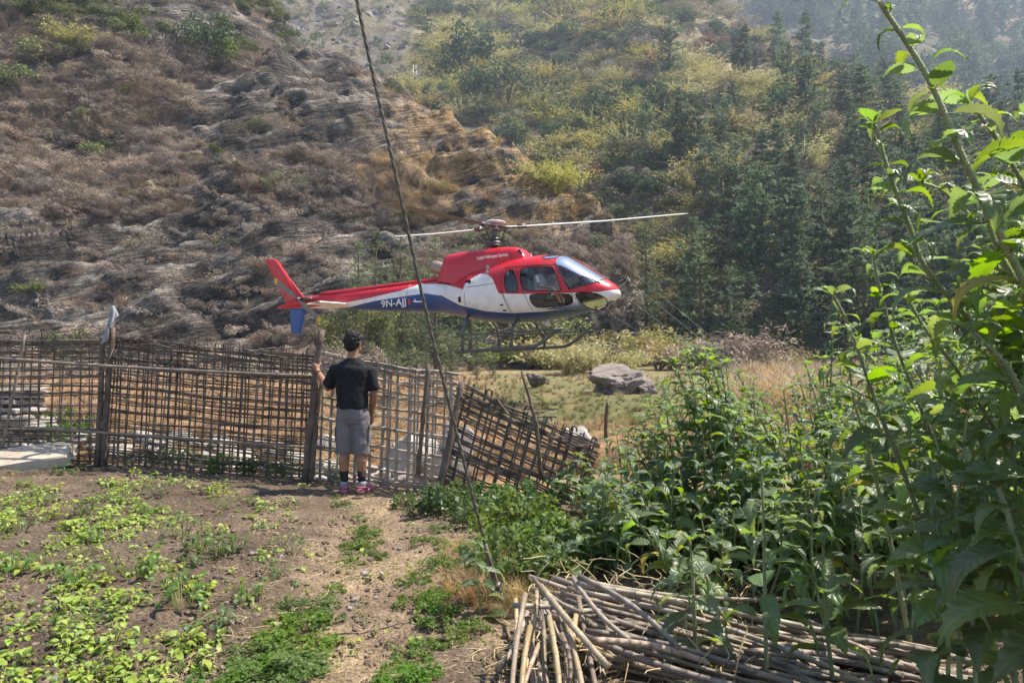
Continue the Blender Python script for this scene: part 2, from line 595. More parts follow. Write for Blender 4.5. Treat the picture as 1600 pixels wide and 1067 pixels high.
def h3(x, y):
    x = np.asarray(x, float); y = np.asarray(y, float)
    dd = np.maximum(y - 165 + 0.12 * x, 0)
    return 0.78 * dd + sstep(5, 60, dd) * (13 * fbm(x / 70, y / 90, octv=3, seed=111) + 3 * fbm(x / 18, y / 18, octv=2, seed=113)) - 0.5


a, b, A, B = axis_grid(-150, 620, 140, 640, 4.0)
n = fbm(A / 22, B / 22, octv=4, seed=117)
C = mixc(np.broadcast_to(np.array([0.075, 0.07, 0.04]), A.shape + (3,)), np.array([0.20, 0.15, 0.09]), np.clip(0.35 + n, 0, 1))
me = new_mesh('far_mountainside', np.stack([A, B, h3(A, B)], -1), grid_faces(len(a), len(b)), vcol_mat('mountain_soil', nscale=0.15, fine=1.0, bscale=0.5, bdist=1.0), True)
set_zone(me, C.reshape(-1, 3))
tag(obj('far_mountainside', me), 'hazy forested mountainside beyond the valley', None, None, 'structure')
# ------------------------------------------------------------------ hillside vegetation
def unit(v):
    return v / np.maximum(np.linalg.norm(v, axis=-1, keepdims=True), 1e-9)


def rhombi(C, A, B, bend=None):
    """Leaf-like quads: centre C, half length A, half width B (arrays of vectors)."""
    C, A, B = np.asarray(C), np.asarray(A), np.asarray(B)
    V = np.stack([C - A, C + B, C + A, C - B], axis=1)
    if bend is not None:
        V[:, 2] += bend
    return V.reshape(-1, 3), np.arange(len(C) * 4).reshape(-1, 4)


def leaf_cloud(g, centers, rad, n, size, aspect=0.55, up=0.35, flat=0.8):
    k = len(centers)
    i = g.integers(0, k, n)
    dirs = unit(g.normal(size=(n, 3)) + np.array([0, 0, 0.35]))
    r = rad[i][:, None] * (0.55 + 0.5 * g.random((n, 1)))
    C = centers[i] + dirs * r * np.array([1, 1, flat])
    nrm = unit(dirs * 0.7 + g.normal(size=(n, 3)) * 0.6 + np.array([0, 0, up]))
    a = unit(np.cross(nrm, g.normal(size=(n, 3))))
    b = np.cross(nrm, a)
    s = size * (0.6 + 0.8 * g.random((n, 1)))
    return rhombi(C, a * s, b * s * aspect)


def shrub_mesh(name, seed, mat_leaf, nclump=9, nleaf=900, size=0.045, spread=0.5, crad=(0.16, 0.3), zlo=0.25, asp=0.55):
    g = np.random.default_rng(seed)
    ang = g.random(nclump) * 2 * math.pi
    rr = spread * np.sqrt(g.random(nclump))
    zz = zlo + (1 - zlo - 0.15) * (g.random(nclump) ** 0.8) * (1 - 0.5 * (rr / spread) ** 2)
    Cn = np.stack([rr * np.cos(ang), rr * np.sin(ang), zz], 1)
    rad = crad[0] + (crad[1] - crad[0]) * g.random(nclump)
    V, F = leaf_cloud(g, Cn, rad, nleaf, size, asp)
    V[:, 2] = np.maximum(V[:, 2], 0.0)
    return new_mesh(name, V, F, mat_leaf), Cn


def stem_mesh(name, Cn, m, r=0.02, seed=1):
    g = random.Random(seed)
    mb = MB()
    for c in Cn:
        c = Vector(c)
        mid = Vector((c.x * 0.35 + g.uniform(-.04, .04), c.y * 0.35 + g.uniform(-.04, .04), c.z * 0.5))
        mb.tube([(0, 0, -0.25), (c.x * 0.05, c.y * 0.05, 0.02), mid, c], [r, r * 0.9, r * 0.55, r * 0.2], 4)
    return mb.mesh(name, m)


def blades_mesh(name, seed, m, n=170, h=1.0, spread=0.28, width=0.012, droop=0.5, leafy=True):
    """Arching culms with narrow leaves: bamboo or tall grass."""
    g = np.random.default_rng(seed)
    V, F = [], []
    for i in range(n):
        a = g.random() * 6.283
        out = abs(g.normal()) * spread
        hh = h * (0.45 + 0.55 * g.random())
        b0 = np.array([math.cos(a + g.normal() * .5), math.sin(a + g.normal() * .5), 0]) * 0.12 * g.random()
        d = np.array([math.cos(a), math.sin(a), 0])
        side = np.array([-d[1], d[0], 0])
        P = []
        for k in range(5):
            t = k / 4
            P.append(b0 + d * (out * (t ** 1.2) + droop * hh * 0.6 * t ** 3) + np.array([0, 0, hh * (t - droop * 0.45 * t ** 3)]))
        base = len(V)
        w = width * (0.6 + 0.8 * g.random())
        for k in range(5):
            ww = w * (1.0 - 0.75 * (k / 4))
            V += [P[k] - side * ww, P[k] + side * ww]
        for k in range(4):
            F.append((base + 2 * k, base + 2 * k + 1, base + 2 * k + 3, base + 2 * k + 2))
        if leafy:
            for q in range(9):
                t = 0.3 + 0.7 * g.random()
                k = min(int(t * 4), 3)
                p = P[k] + (P[k + 1] - P[k]) * (t * 4 - k)
                ld = unit(d * 0.6 + g.normal(size=3) * 0.7 + np.array([0, 0, -0.15]))
                lb = unit(np.cross(ld, g.normal(size=3)))
                L, Wd = 0.085 * h * (0.6 + 0.7 * g.random()), 0.016 * h
                base = len(V)
                V += [p, p + ld * L * .45 + lb * Wd, p + ld * L, p + ld * L * .45 - lb * Wd]
                F.append((base, base + 1, base + 2, base + 3))
    return new_mesh(name, np.array(V), np.array(F), m)


def pine_meshes(name, seed, m_trunk, m_needle, whorls=22, spread=0.2, base=0.18, droop=0.25, dens=12, top=0.6, lean=0.0, asym=0.3, nsize=1.0, nw=0.3):
    """Conifer of height 1: (trunk mesh with limbs, crown mesh)."""
    g = np.random.default_rng(seed)
    tr = MB()
    tr.tube([(0, 0, -0.06), (0.003, 0, 0.2), (lean * 0.5, 0.004, 0.55), (lean, 0, 0.97)], [0.020, 0.016, 0.010, 0.002], 6)
    C, A, B = [], [], []
    a1 = g.random() * 6.283
    for w in range(whorls):
        t = (w + 0.5 * g.random()) / whorls
        z = base + (0.985 - base) * t
        nb = int(g.integers(3, 7))
        a0 = g.random() * 6.283
        wl = 0.65 + 0.6 * g.random()
        for bi in range(nb):
            if g.random() < 0.2:
                continue
            a = a0 + bi * 6.283 / nb + g.normal() * 0.2
            L = spread * ((1 - t) ** top * 0.95 + 0.06) * (0.45 + 0.7 * g.random()) * wl * (1 + asym * math.cos(a - a1))
            d = np.array([math.cos(a), math.sin(a), 0.0])
            o = np.array([lean * t, 0, z])
            tip = o + d * L + np.array([0, 0, L * (0.25 - droop * 2 * (1 - t) * g.random())])
            mid = o + d * L * 0.5 + np.array([0, 0, L * 0.10])
            tr.tube([tuple(o), tuple(mid), tuple(tip)], [0.0042 * (1.2 - t), 0.003 * (1.2 - t), 0.001], 3, caps=False)
            nn = max(3, int(dens * (0.5 + L / spread)))
            for q in range(nn):
                s = 0.22 + 0.8 * (q + g.random()) / nn
                p = (o * (1 - s) ** 2 + 2 * mid * s * (1 - s) + tip * s * s) + g.normal(size=3) * L * 0.055
                fd = unit(d * 0.9 + g.normal(size=3) * np.array([.75, .75, .3]) + np.array([0, 0, 0.22]))
                ln = nsize * (0.026 + 0.02 * g.random()) * (0.75 + 0.5 * (1 - t))
                sd = unit(np.cross(fd, np.array([0, 0, 1.0]) + g.normal(size=3) * 0.45))
                C.append(p); A.append(fd * ln); B.append(sd * ln * nw)
                if g.random() < 0.7:
                    up = unit(np.cross(fd, sd) * g.choice([-1, 1]) + fd * 0.8)
                    C.append(p + up * ln * 0.4); A.append(up * ln * 0.7); B.append(sd * ln * nw * 0.9)
    V, F = rhombi(np.array(C), np.array(A), np.array(B))
    return tr.mesh(name + '_trunk', m_trunk), new_mesh(name + '_crown', V, F, m_needle)


M_bark = mat('pine_bark', (0.09, 0.065, 0.05), (0.17, 0.125, 0.095), 30, 0.9)
M_needle = mat('pine_needles', (0.11, 0.155, 0.09), (0.185, 0.235, 0.125), 3, 0.8, var=(0.02, 0.25, 0.15), trans=0.35, spec=0.1)
M_needle_light = mat('young_pine_needles', (0.16, 0.21, 0.10), (0.25, 0.29, 0.145), 3, 0.8, var=(0.02, 0.2, 0.1), trans=0.35, spec=0.1)
M_dark = mat('dark_shrub_leaves', (0.065, 0.10, 0.05), (0.125, 0.165, 0.07), 4, 0.7, var=(0.02, 0.3, 0.15), trans=0.25, spec=0.15)
M_mid = mat('green_shrub_leaves', (0.12, 0.15, 0.055), (0.21, 0.225, 0.085), 4, 0.7, var=(0.025, 0.3, 0.2), trans=0.3, spec=0.15)
M_yel = mat('bamboo_leaves', (0.29, 0.27, 0.095), (0.50, 0.44, 0.16), 4, 0.7, var=(0.02, 0.25, 0.2), trans=0.35)
M_dryleaf = mat('dry_shrub_twigs', (0.225, 0.178, 0.135), (0.40, 0.32, 0.24), 5, 0.85, var=(0.02, 0.35, 0.2), trans=0.12)
M_grey = mat('bare_shrub_twigs', (0.19, 0.16, 0.135), (0.33, 0.28, 0.235), 5, 0.85, var=(0.01, 0.35, 0.2), trans=0.1)
M_straw = mat('dry_grass', (0.34, 0.23, 0.10), (0.50, 0.36, 0.175), 5, 0.8, var=(0.02, 0.2, 0.15), trans=0.3)
M_red = mat('russet_leaves', (0.17, 0.075, 0.045), (0.25, 0.13, 0.07), 5, 0.8, var=(0.01, 0.2, 0.15), trans=0.25)
M_twig = mat('twig_bark', (0.10, 0.08, 0.06), (0.18, 0.14, 0.11), 20, 0.9)

PINES = [pine_meshes('pine_%s' % k, 100 + i, M_bark, M_needle, **kw) for i, (k, kw) in enumerate([
    ('tall', dict(whorls=17, spread=0.22, base=0.25, top=0.5)), ('open', dict(whorls=13, spread=0.26, base=0.34, top=0.4)),
    ('broad', dict(whorls=16, spread=0.31, base=0.14, top=0.55)), ('slender', dict(whorls=17, spread=0.17, base=0.24, lean=0.04, top=0.5)),
    ('sparse', dict(whorls=10, spread=0.27, base=0.42, top=0.35, dens=12, lean=-0.05))])]
YOUNG = [pine_meshes('young_pine_%d' % i, 130 + i, M_bark, M_needle_light, whorls=26, spread=0.27, base=0.06, dens=20, top=0.75, droop=0.1, nsize=0.55, nw=0.2, asym=0.15) for i in range(2)]


def shrubset(tag_, m, seeds, **kw):
    out = []
    for s in seeds:
        me_, cn = shrub_mesh('%s_%d' % (tag_, s), s, m, **kw)
        out.append((stem_mesh('%s_stem_%d' % (tag_, s), cn, M_twig, seed=s), me_))
    return out


S_dark = shrubset('dark_shrub', M_dark, (1, 2, 3), nclump=11, nleaf=1500, size=0.034)
S_mid = shrubset('mid_shrub', M_mid, (4, 5, 6), nclump=10, nleaf=1100, size=0.036)
S_dry = shrubset('dry_shrub', M_dryleaf, (7, 8), nclump=12, nleaf=1100, size=0.04, crad=(0.14, 0.25), asp=0.22)
S_fine = shrubset('leafy_tree', M_mid, (12,), nclump=22, nleaf=3200, size=0.017, spread=0.4, crad=(0.09, 0.18))
S_grey = shrubset('bare_shrub', M_grey, (9, 10), nclump=12, nleaf=750, size=0.045, asp=0.14)
S_red = shrubset('russet_shrub', M_red, (11,), nclump=8, nleaf=700, size=0.036)
BAMB = [blades_mesh('bamboo_%d' % i, 20 + i, M_yel, n=150, spread=0.4, width=0.006, droop=0.75) for i in range(3)]
TUFT = [blades_mesh('tuft_%d' % i, 30 + i, M_straw, n=70, spread=0.35, width=0.008, droop=0.6, leafy=False) for i in range(3)]
TUFT_B = [blades_mesh('brown_tuft_%d' % i, 36 + i, M_dryleaf, n=80, spread=0.45, width=0.010, droop=0.5, leafy=False) for i in range(2)]


def _terrain_tree():
    V_, F_, n_ = [], [], 0
    for h, x0, x1, y0, y1, st in ((h1, -130, 16, 35, 150, 1.2), (h2, -110, 150, 42, 330, 2.0), (h3, -60, 500, 140, 560, 6.0)):
        a_, b_ = np.arange(x0, x1, st), np.arange(y0, y1, st)
        A_, B_ = np.meshgrid(a_, b_, indexing='ij')
        P_ = np.stack([A_, B_, h(A_, B_)], -1).reshape(-1, 3)
        V_.append(P_); F_.append(grid_faces(len(a_), len(b_)) + n_)
        n_ += len(P_)
    return BVHTree.FromPolygons(np.concatenate(V_).tolist(), np.concatenate(F_).tolist())


HILLS = _terrain_tree()


def hill_hits(n, u0, u1, v0, v1, seed):
    """Points where view rays meet the three hills, so that cover is even as seen from the garden."""
    g = np.random.default_rng(seed)
    u, v = g.uniform(u0, u1, n), g.uniform(v0, v1, n)
    o = Vector((0, 0, CAM_H))
    P = np.full((n, 3), np.nan)
    for i in range(n):
        hit = HILLS.ray_cast(o, Vector(((u[i] - 800) / FPX, 1.0, -(v[i] - HOR) / FPX)))[0]
        if hit is not None:
            P[i] = hit
    ok = ~np.isnan(P[:, 0])
    X, Y = P[ok, 0], P[ok, 1]
    hs = np.stack([h1(X, Y), h2(X, Y), h3(X, Y)])
    return u[ok], v[ok], X, Y, hs.max(0), hs.argmax(0) + 1


def flat_pairs(sets):
    return [p[1] for p in sets]


def rots(n, g, tilt=0.15):
    return np.stack([g.normal(size=n) * tilt, g.normal(size=n) * tilt, g.random(n) * 6.283], 1)


# --- brush and grass that nobody could count
g = np.random.default_rng(5)
u, v, X, Y, Zh, wh = hill_hits(11000, -120, 1000, -50, 545, 1)
m1 = wh == 1
rk = rocky(X, Y, Zh)
keep = m1 & (g.random(len(X)) < np.where(rk > 0.5, 0.11, 0.75))
X1, Y1, Z1 = X[keep], Y[keep], Zh[keep]
n = len(X1)
crest = sstep(-20, 0, X1) * sstep(6, 18, Z1)
pick = g.random(n)
green_zone = sstep(30, 38, Z1 + 3 * fbm(X1 / 9, Y1 / 9, octv=2, seed=121)) * sstep(-20, -32, X1)
idx = np.where(pick < 0.42, g.integers(0, 2, n), np.where(pick < 0.70, g.integers(2, 4, n), g.integers(4, 6, n)))
idx = np.where((crest > 0.25) & (pick < 0.75), g.integers(6, 9, n), idx)
idx = np.where((green_zone > 0.3) & (g.random(n) < 0.6), g.integers(9, 11, n), idx)
idx = np.where((g.random(n) < 0.012), 10, idx)
scl = (0.55 + 0.75 * g.random(n) ** 1.6) * np.where(idx >= 9, 1.15, 1.0) * np.where((idx >= 6) & (idx < 9), 0.75, 1.0) * (0.85 + Y1 / 100)
scatter('dry_brush', np.stack([X1, Y1, Z1 - 0.05], 1), rots(n, g, 0.25), np.stack([scl * 1.35, scl * 1.35, scl * 0.85], 1), idx,
        flat_pairs(S_dry) + flat_pairs(S_grey) + TUFT_B + TUFT + flat_pairs(S_mid)[:2], 'dead brown brush and tufts covering the rocky hillside', 'brush')

u, v, X, Y, Zh, wh = hill_hits(15000, 380, 1700, -60, 600, 2)
m2 = (wh == 2) & (scree(X, Y) < 0.5)
X2, Y2, Z2, u2, v2 = X[m2], Y[m2], Zh[m2], u[m2], v[m2]
n = len(X2)
band = fbm(X2 / 14, Y2 / 18, octv=3, seed=131)
pick = g.random(n)
right = sstep(820, 1150, u2)
pyel = np.clip(0.44 + 0.55 * band - 0.46 * right, 0.02, 0.8)
pgreen = np.clip(0.34 - 0.35 * band, 0.1, 0.6)
idx = np.where(pick < pyel, g.integers(0, 3, n), np.where(pick < pyel + pgreen, g.integers(3, 9, n), np.where(g.random(n) < 0.55, g.integers(9, 11, n), g.integers(11, 13, n))))
idx = np.where(g.random(n) < 0.012, 13, idx)
keep = g.random(n) < 0.42
scl = (1.7 + 2.4 * g.random(n) ** 2) * (0.55 + Y2 / 190) * np.where(idx < 3, 1.25, 1.0)
scatter('hillside_undergrowth', np.stack([X2, Y2, Z2 - 0.15], 1)[keep], rots(n, g, 0.12)[keep], np.stack([scl * 1.15, scl * 1.15, scl * 0.9], 1)[keep], idx[keep],
        BAMB + flat_pairs(S_dark) + flat_pairs(S_mid) + flat_pairs(S_dry) + flat_pairs(S_grey) + flat_pairs(S_red), 'mass of bamboo, scrub and bushes covering the valley side', 'undergrowth')

# --- scree stones
def rock_mesh(name, seed, m, flat=0.6, sub=3, rough=0.28, cuts=7):
    bm = bmesh.new()
    bmesh.ops.create_icosphere(bm, subdivisions=sub, radius=1.0)
    g_ = random.Random(seed)
    planes = []
    for k in range(cuts):
        nn = Vector((g_.gauss(0, 1), g_.gauss(0, 1), g_.gauss(0, 1))).normalized()
        planes.append((nn, g_.uniform(0.55, 0.85)))
    co = np.array([v.co[:] for v in bm.verts])
    nz = fbm(co[:, 0] * 1.3 + seed, co[:, 1] * 1.3, co[:, 2] * 1.3, octv=4, seed=seed)
    for v_, q in zip(bm.verts, nz):
        p = v_.co * (1 + rough * q)
        for nn, dd in planes:
            e = p.dot(nn) - dd
            if e > 0:
                p = p - nn * e * 0.92
        p.z *= flat
        v_.co = p
    me_ = bpy.data.meshes.new(name)
    bm.to_mesh(me_); bm.free()
    me_.materials.append(m)
    return me_


M_stone = mat('grey_stone', (0.20, 0.185, 0.165), (0.42, 0.39, 0.35), 3.5, 0.85, bmp=0.6, bdist=0.03, mid=(0.31, 0.28, 0.245), var=(0.01, 0.25, 0.15))
M_pale = mat('pale_stone', (0.26, 0.235, 0.205), (0.50, 0.46, 0.41), 3.0, 0.85, bmp=0.7, bdist=0.03, mid=(0.38, 0.345, 0.305), var=(0.01, 0.12, 0.1))
ROCKS = [rock_mesh('rock_%d' % i, 200 + i, M_stone, flat=0.55 + 0.1 * (i % 3), sub=2) for i in range(4)]
PROCKS = [rock_mesh('pale_rock_%d' % i, 210 + i, M_pale, flat=0.5 + 0.1 * (i % 3)) for i in range(5)]
ms = (wh == 2) & (scree(X, Y) >= 0.5)
X3, Y3, Z3 = X[ms], Y[ms], Zh[ms]
n = len(X3)
idx = np.where(g.random(n) < 0.86, g.integers(0, 4, n), g.integers(4, 9, n))
idx2 = np.where(g.random(n) < 0.45, g.integers(9, 12, n), idx)
scl = np.where(idx2 >= 9, 1.2 + 1.2 * g.random(n), 0.25 + 0.9 * g.random(n) ** 3)
scatter('scree_stones', np.stack([X3, Y3, Z3], 1), rots(n, g, 0.4), scl, idx2, ROCKS + PROCKS + flat_pairs(S_mid)[:1] + flat_pairs(S_dry)[:2], 'grey scree of loose stones on the upper slope', 'scree')

# --- forest on the far mountainside (one mass) and single trees
u, v, X, Y, Zh, wh = hill_hits(1300, 1050, 1800, -120, 420, 3)
m3 = wh == 3
n = int(m3.sum())
scatter('far_forest', np.stack([X[m3], Y[m3], Zh[m3] - 0.3], 1), rots(n, g, 0.03), 9 + 9 * g.random(n), g.integers(0, 9, n),
        [p[1] for p in PINES] + flat_pairs(S_dark)[:1] + [p[1] for p in PINES][:3], 'dense hazy pine forest covering the far mountainside', 'forest')


def plant_tree(name, pair, loc, s, label, cat, group, parts, rz=None, sx=1.0):
    t = thing(name, label, cat, loc, rnd.uniform(0, 6.28) if rz is None else rz, group)
    t.scale = (s * sx, s * sx, s)
    obj(parts[0], pair[0], t)
    obj(parts[1], pair[1], t)
    return t


TP, SP = ('trunk', 'crown'), ('stem', 'crown')


def hill_at(u_, v_):
    """Where the hillside lies in that direction of view."""
    hit = HILLS.ray_cast(Vector((0, 0, CAM_H)), Vector(((u_ - 800) / FPX, 1.0, -(v_ - HOR) / FPX)))[0]
    if hit is None:
        return Vector(((u_ - 800) / FPX * 48, 48, 0))
    return Vector((hit.x, hit.y, float(max(h1(hit.x, hit.y), h2(hit.x, hit.y), h3(hit.x, hit.y)))))


# pines picked out one by one: photo position of the foot, apparent height
pines_named = [
    (1130, 276, 128, 2, 'broad pine standing clear of the bushes high on the middle of the slope'),
    (1062, 262, 80, 0, 'small pine just left of the broad pine on the middle slope'),
    (1215, 330, 150, 0, 'tall pine above the dark pine cluster, right of the broad pine'),
    (1265, 210, 130, 1, 'open crowned pine near the ridge above the slope'),
    (1350, 250, 160, 3, 'slender pine on the ridge edge behind the tall nettle tip'),
    (1095, 560, 210, 2, 'large bushy pine low on the slope right of the helicopter nose'),
    (1180, 455, 200, 2, 'darkest broad pine in the middle of the pine cluster'),
    (1235, 455, 185, 0, 'tall dark pine at the right of the pine cluster'),
    (1290, 470, 190, 4, 'sparse pine with bare lower trunk beside the nettle tops'),
    (1230, 580, 110, 1, 'pale dusty pine at the foot of the slope above the dry grass'),
    (1160, 590, 90, 4, 'short round dusty pine at the foot of the slope above the wires'),
    (1300, 590, 120, 0, 'dusty pine at the foot of the slope right of the pale one'),
    (1420, 420, 190, 1, 'open pine between the two tall nettle stems'),
    (1490, 260, 120, 0, 'hazy pine beyond the leaning nettle stem'),
    (1515, 160, 120, 2, 'hazy broad pine on the far mountainside'),
    (1060, 190, 60, 3, 'small dark pine on the upper slope among bamboo'),
    (1260, 120, 110, 0, 'tall pine on the skyline ridge at the top of the slope'),
]
for (pu, pv, ph, k, lab) in pines_named:
    p = hill_at(pu, pv)
    plant_tree('pine_tree', PINES[k], p - Vector((0, 0, 0.3)), ph / FPX * p.y, lab, 'pine tree', 'pines picked out on the valley side', TP)
g2 = np.random.default_rng(77)
u, v, X, Y, Zh, wh = hill_hits(360, 985, 1680, -20, 600, 4)
ns = 0
for i in range(len(u)):
    if wh[i] != 2:
        continue
    pr = sstep(930, 1250, u[i]) * sstep(-80, 200, v[i]) + sstep(1130, 1250, u[i]) * 0.6
    if g2.random() > pr or ns > 150:
        continue
    ns += 1
    hgt = g2.uniform(5.0, 10.5) * (0.75 + Y[i] / 400)
    lowc = v[i] > 380
    plant_tree('pine_tree', PINES[int(g2.integers(0, 5))], (X[i], Y[i], Zh[i] - 0.3), hgt,
               'dark green pine in the stand on the lower right slope' if lowc else 'pine scattered among bushes on the upper right slope', 'pine tree',
               'pines in the lower stand' if lowc else 'pines scattered up the slope', TP)

# young pines and trees at the foot of the rocky spur, behind the helicopter
toe = [(588, 470, 120, 38, 0, 'feathery young pine behind the tail boom, left of the rope'), (560, 500, 70, 37, 2, 'light leafy bush below the tail boom behind the person'),
       (625, 480, 130, 40, 1, 'feathery young pine behind the rope above the tail boom'), (680, 470, 110, 42, 0, 'young pine behind the engine exhaust'),
       (735, 440, 95, 44, 1, 'young pine below the rotor hub behind the engine cowling'), (705, 592, 108, 33, 0, 'bright young pine standing below the tail boom root'),
       (745, 600, 70, 32, 1, 'small bright young pine left of the skid end'), (665, 590, 70, 34, 1, 'small young pine right of the person\'s head'),
       (597, 590, 60, 33, 0, 'little young pine at the right shoulder of the person'), (625, 575, 110, 40, 1, 'shaded young pine under the tail boom'),
       (650, 520, 120, 44, 1, 'young pine hidden half behind the rope and boom'), (560, 470, 100, 43, 0, 'young pine at the cliff foot behind the tail'),
       (1010, 440, 120, 58, 1, 'young pine right of the helicopter nose'), (770, 595, 60, 34, 0, 'low young pine under the helicopter belly'),
       (600, 545, 90, 37, 1, 'broad young pine under the registration letters'),
       (575, 590, 150, 46, 0, 'shaded pine right of the tail fin against the cliff'), (640, 590, 190, 47, 1, 'tall shaded pine behind the middle of the boom'), (670, 590, 200, 50, 0, 'tall pine behind the boom root left of the exhaust'),
       (710, 590, 210, 51, 1, 'tall pine behind the engine cowling'), (760, 590, 200, 53, 0, 'tall pine behind the rotor mast'), (605, 590, 190, 49, 0, 'tall pine whose top shows left of the rope above the boom'),
       (545, 590, 120, 44, 1, 'dark pine right of the tail rotor'), (800, 590, 120, 50, 1, 'shaded pine below the cabin floor'), (850, 590, 90, 52, 0, 'shaded pine behind the skids')]
for (pu, pv, ph, Yd, k, lab) in toe:
    x = (pu - 800) / FPX * Yd
    z0 = max(float(h1(x, Yd)), float(h2(x, Yd)), 0.0)
    ztop = CAM_H - (pv - ph - HOR) / FPX * Yd
    hh = max(ztop - z0, 1.2)
    plant_tree('young_pine' if k < 2 else 'leafy_bush', YOUNG[k] if k < 2 else S_fine[0], (x, Yd, z0 - 0.1), hh, lab, 'pine tree' if k < 2 else 'bush', 'trees at the foot of the rocky spur', TP if k < 2 else SP, sx=0.85 if k < 2 else 0.9)

# shrubs picked out one by one
shr = [(735, 135, 90, 60, S_dark, 'large dark evergreen bush at the top edge of the scree'), (790, 175, 80, 60, S_dark, 'dark bush right of the large evergreen below the scree'),
       (740, 160, 55, 40, S_dark, 'dark rounded bush on the rocky spur crest right of the poles'), (690, 135, 40, 40, S_mid, 'green bush at the end of the scree above the crest'),
       (330, 95, 75, 40, S_dark, 'tall leafy green tree on the brow of the rocky hill'), (355, 105, 45, 30, S_mid, 'light green bush hanging below the brow tree'),
       (125, 80, 55, 55, None, 'bright yellow bamboo clump on the brow of the rocky hill'), (205, 65, 45, 40, S_mid, 'yellow green bush right of the yellow bamboo clump'),
       (60, 105, 55, 50, S_mid, 'green bush at the left brow below the bare cliff'), (30, 145, 45, 45, S_mid, 'olive bush on the left brow, lowest of the green ones'),
       (215, 200, 28, 16, S_mid, 'small green shrub on the pale ledge of the rocky hill'), (400, 205, 30, 20, S_mid, 'small green shrub in the middle of the rocky hill'),
       (415, 300, 28, 20, S_mid, 'green shrub above the dark overhang'), (985, 235, 60, 40, S_dark, 'rounded dark bush in the middle of the bamboo slope'),
       (940, 200, 55, 50, S_dark, 'dark bush left of the rounded one on the bamboo slope'), (1030, 190, 55, 45, S_dark, 'dark bush right of the rounded one on the bamboo slope'),
       (870, 300, 75, 50, None, 'pale bamboo clump overhanging the end of the rocky spur'), (845, 205, 55, 40, S_mid, 'green bush above the rocky spur end'),
       (1145, 80, 40, 25, S_dark, 'dark bush beside the russet one near the ridge'), (1120, 85, 35, 20, S_red, 'russet bush near the top of the slope'),
       (1240, 290, 50, 28, S_red, 'russet bare tree among the pines'), (1430, 175, 60, 90, None, 'straw coloured bamboo patch on the ridge behind the nettles'),
       (985, 560, 90, 70, None, 'tan bamboo clump behind the boulder'), (960, 520, 100, 60, S_dry, 'dry brown thicket below the helicopter nose'),
       (900, 590, 60, 60, S_grey, 'grey thicket behind the skids'), (1060, 590, 60, 50, None, 'olive bamboo clump right of the boulder'),
       (830, 575, 60, 50, S_dry, 'dry thicket behind the front skid tip'), (865, 560, 80, 50, S_mid, 'olive bush below the helicopter belly')]
for i, (pu, pv, ph, pw, st, lab) in enumerate(shr):
    p = hill_at(pu, pv)
    s = ph / FPX * p.y
    if st is None:
        t = thing('bamboo_clump', lab, 'bamboo', p - Vector((0, 0, 0.2)), rnd.uniform(0, 6), 'bushes picked out on the hillsides')
        t.scale = (s, s, s)
        obj('culms', BAMB[i % 3], t)
        q = obj('culms', BAMB[(i + 1) % 3], t, rot=(0, 0, 1.3), loc=(0.25, 0.1, 0))
    else:
        plant_tree('hillside_bush', st[i % len(st)], p - Vector((0, 0, 0.1)), s * 1.1, lab, 'bush', 'bushes picked out on the hillsides', SP, sx=0.6 + 0.55 * pw / ph)

# thicket along the foot of the valley side
gt = np.random.default_rng(321)
for k in range(20):
    q = -0.07 + 0.45 * (k + gt.random()) / 20
    Yt = gt.uniform(38, 50)
    xt = q * Yt
    zt = max(float(h1(xt, Yt)), float(h2(xt, Yt)), 0.0)
    s = gt.uniform(1.8, 3.6)
    kind = gt.integers(0, 5)
    if kind < 2:
        t = thing('bamboo_clump', 'x', 'bamboo', (xt, Yt, zt - 0.1), gt.random() * 6, 'thicket at the foot of the valley side')
        t.scale = (s * 1.1, s * 1.1, s)
        obj('culms', BAMB[int(gt.integers(0, 3))], t)
    else:
        plant_tree('thicket_bush', (S_dry, S_mid, S_dry)[kind - 2][int(gt.integers(0, 2))], (xt, Yt, zt - 0.1), s, 'x', 'bush', 'thicket at the foot of the valley side', SP, sx=1.3)
# ------------------------------------------------------------------ helicopter
HD, HYAW = 19.8, R(25.5)
HXC = (772 - 800) / FPX * HD
hc_, hs_ = math.cos(HYAW), math.sin(HYAW)
HZ0 = 1.40


def HL(u, v, yl=0.0):
    """Photo position -> (x forward, z up) in the helicopter at side offset yl."""
    a_ = (u - 800) / FPX
    x = (a_ * (HD + yl * hc_) - HXC - yl * hs_) / (hc_ + a_ * hs_)
    dep = HD - x * hs_ + yl * hc_
    return x, CAM_H + (HOR - v) / FPX * dep - HZ0


def c6(px, py): return 660 + px / 4.64, 330 + py / 4.64
def c7(px, py): return 400 + px / 4.706, 380 + py / 4.706
def L6(px, py, yl=0.0): return HL(*c6(px, py), yl)
def L7(px, py, yl=0.0): return HL(*c7(px, py), yl)


heli = thing('helicopter', 'red white and blue helicopter hovering low over the field with skids down', 'helicopter', (HXC, HD, HZ0), -HYAW)


def curve(pts, xs, sm=0.05):
    pts = sorted(pts)
    px, pz = np.array([p[0] for p in pts]), np.array([p[1] for p in pts])
    fine = np.linspace(px[0], px[-1], 1500)
    z = np.interp(fine, px, pz)
    k = max(1, int(sm / (fine[1] - fine[0])))
    ker = np.hanning(2 * k + 3); ker /= ker.sum()
    zp = np.concatenate([2 * z[0] - z[k + 1:0:-1], z, 2 * z[-1] - z[-2:-k - 3:-1]])
    z = np.convolve(zp, ker, 'valid')[:len(fine)]
    return np.interp(xs, fine, z)


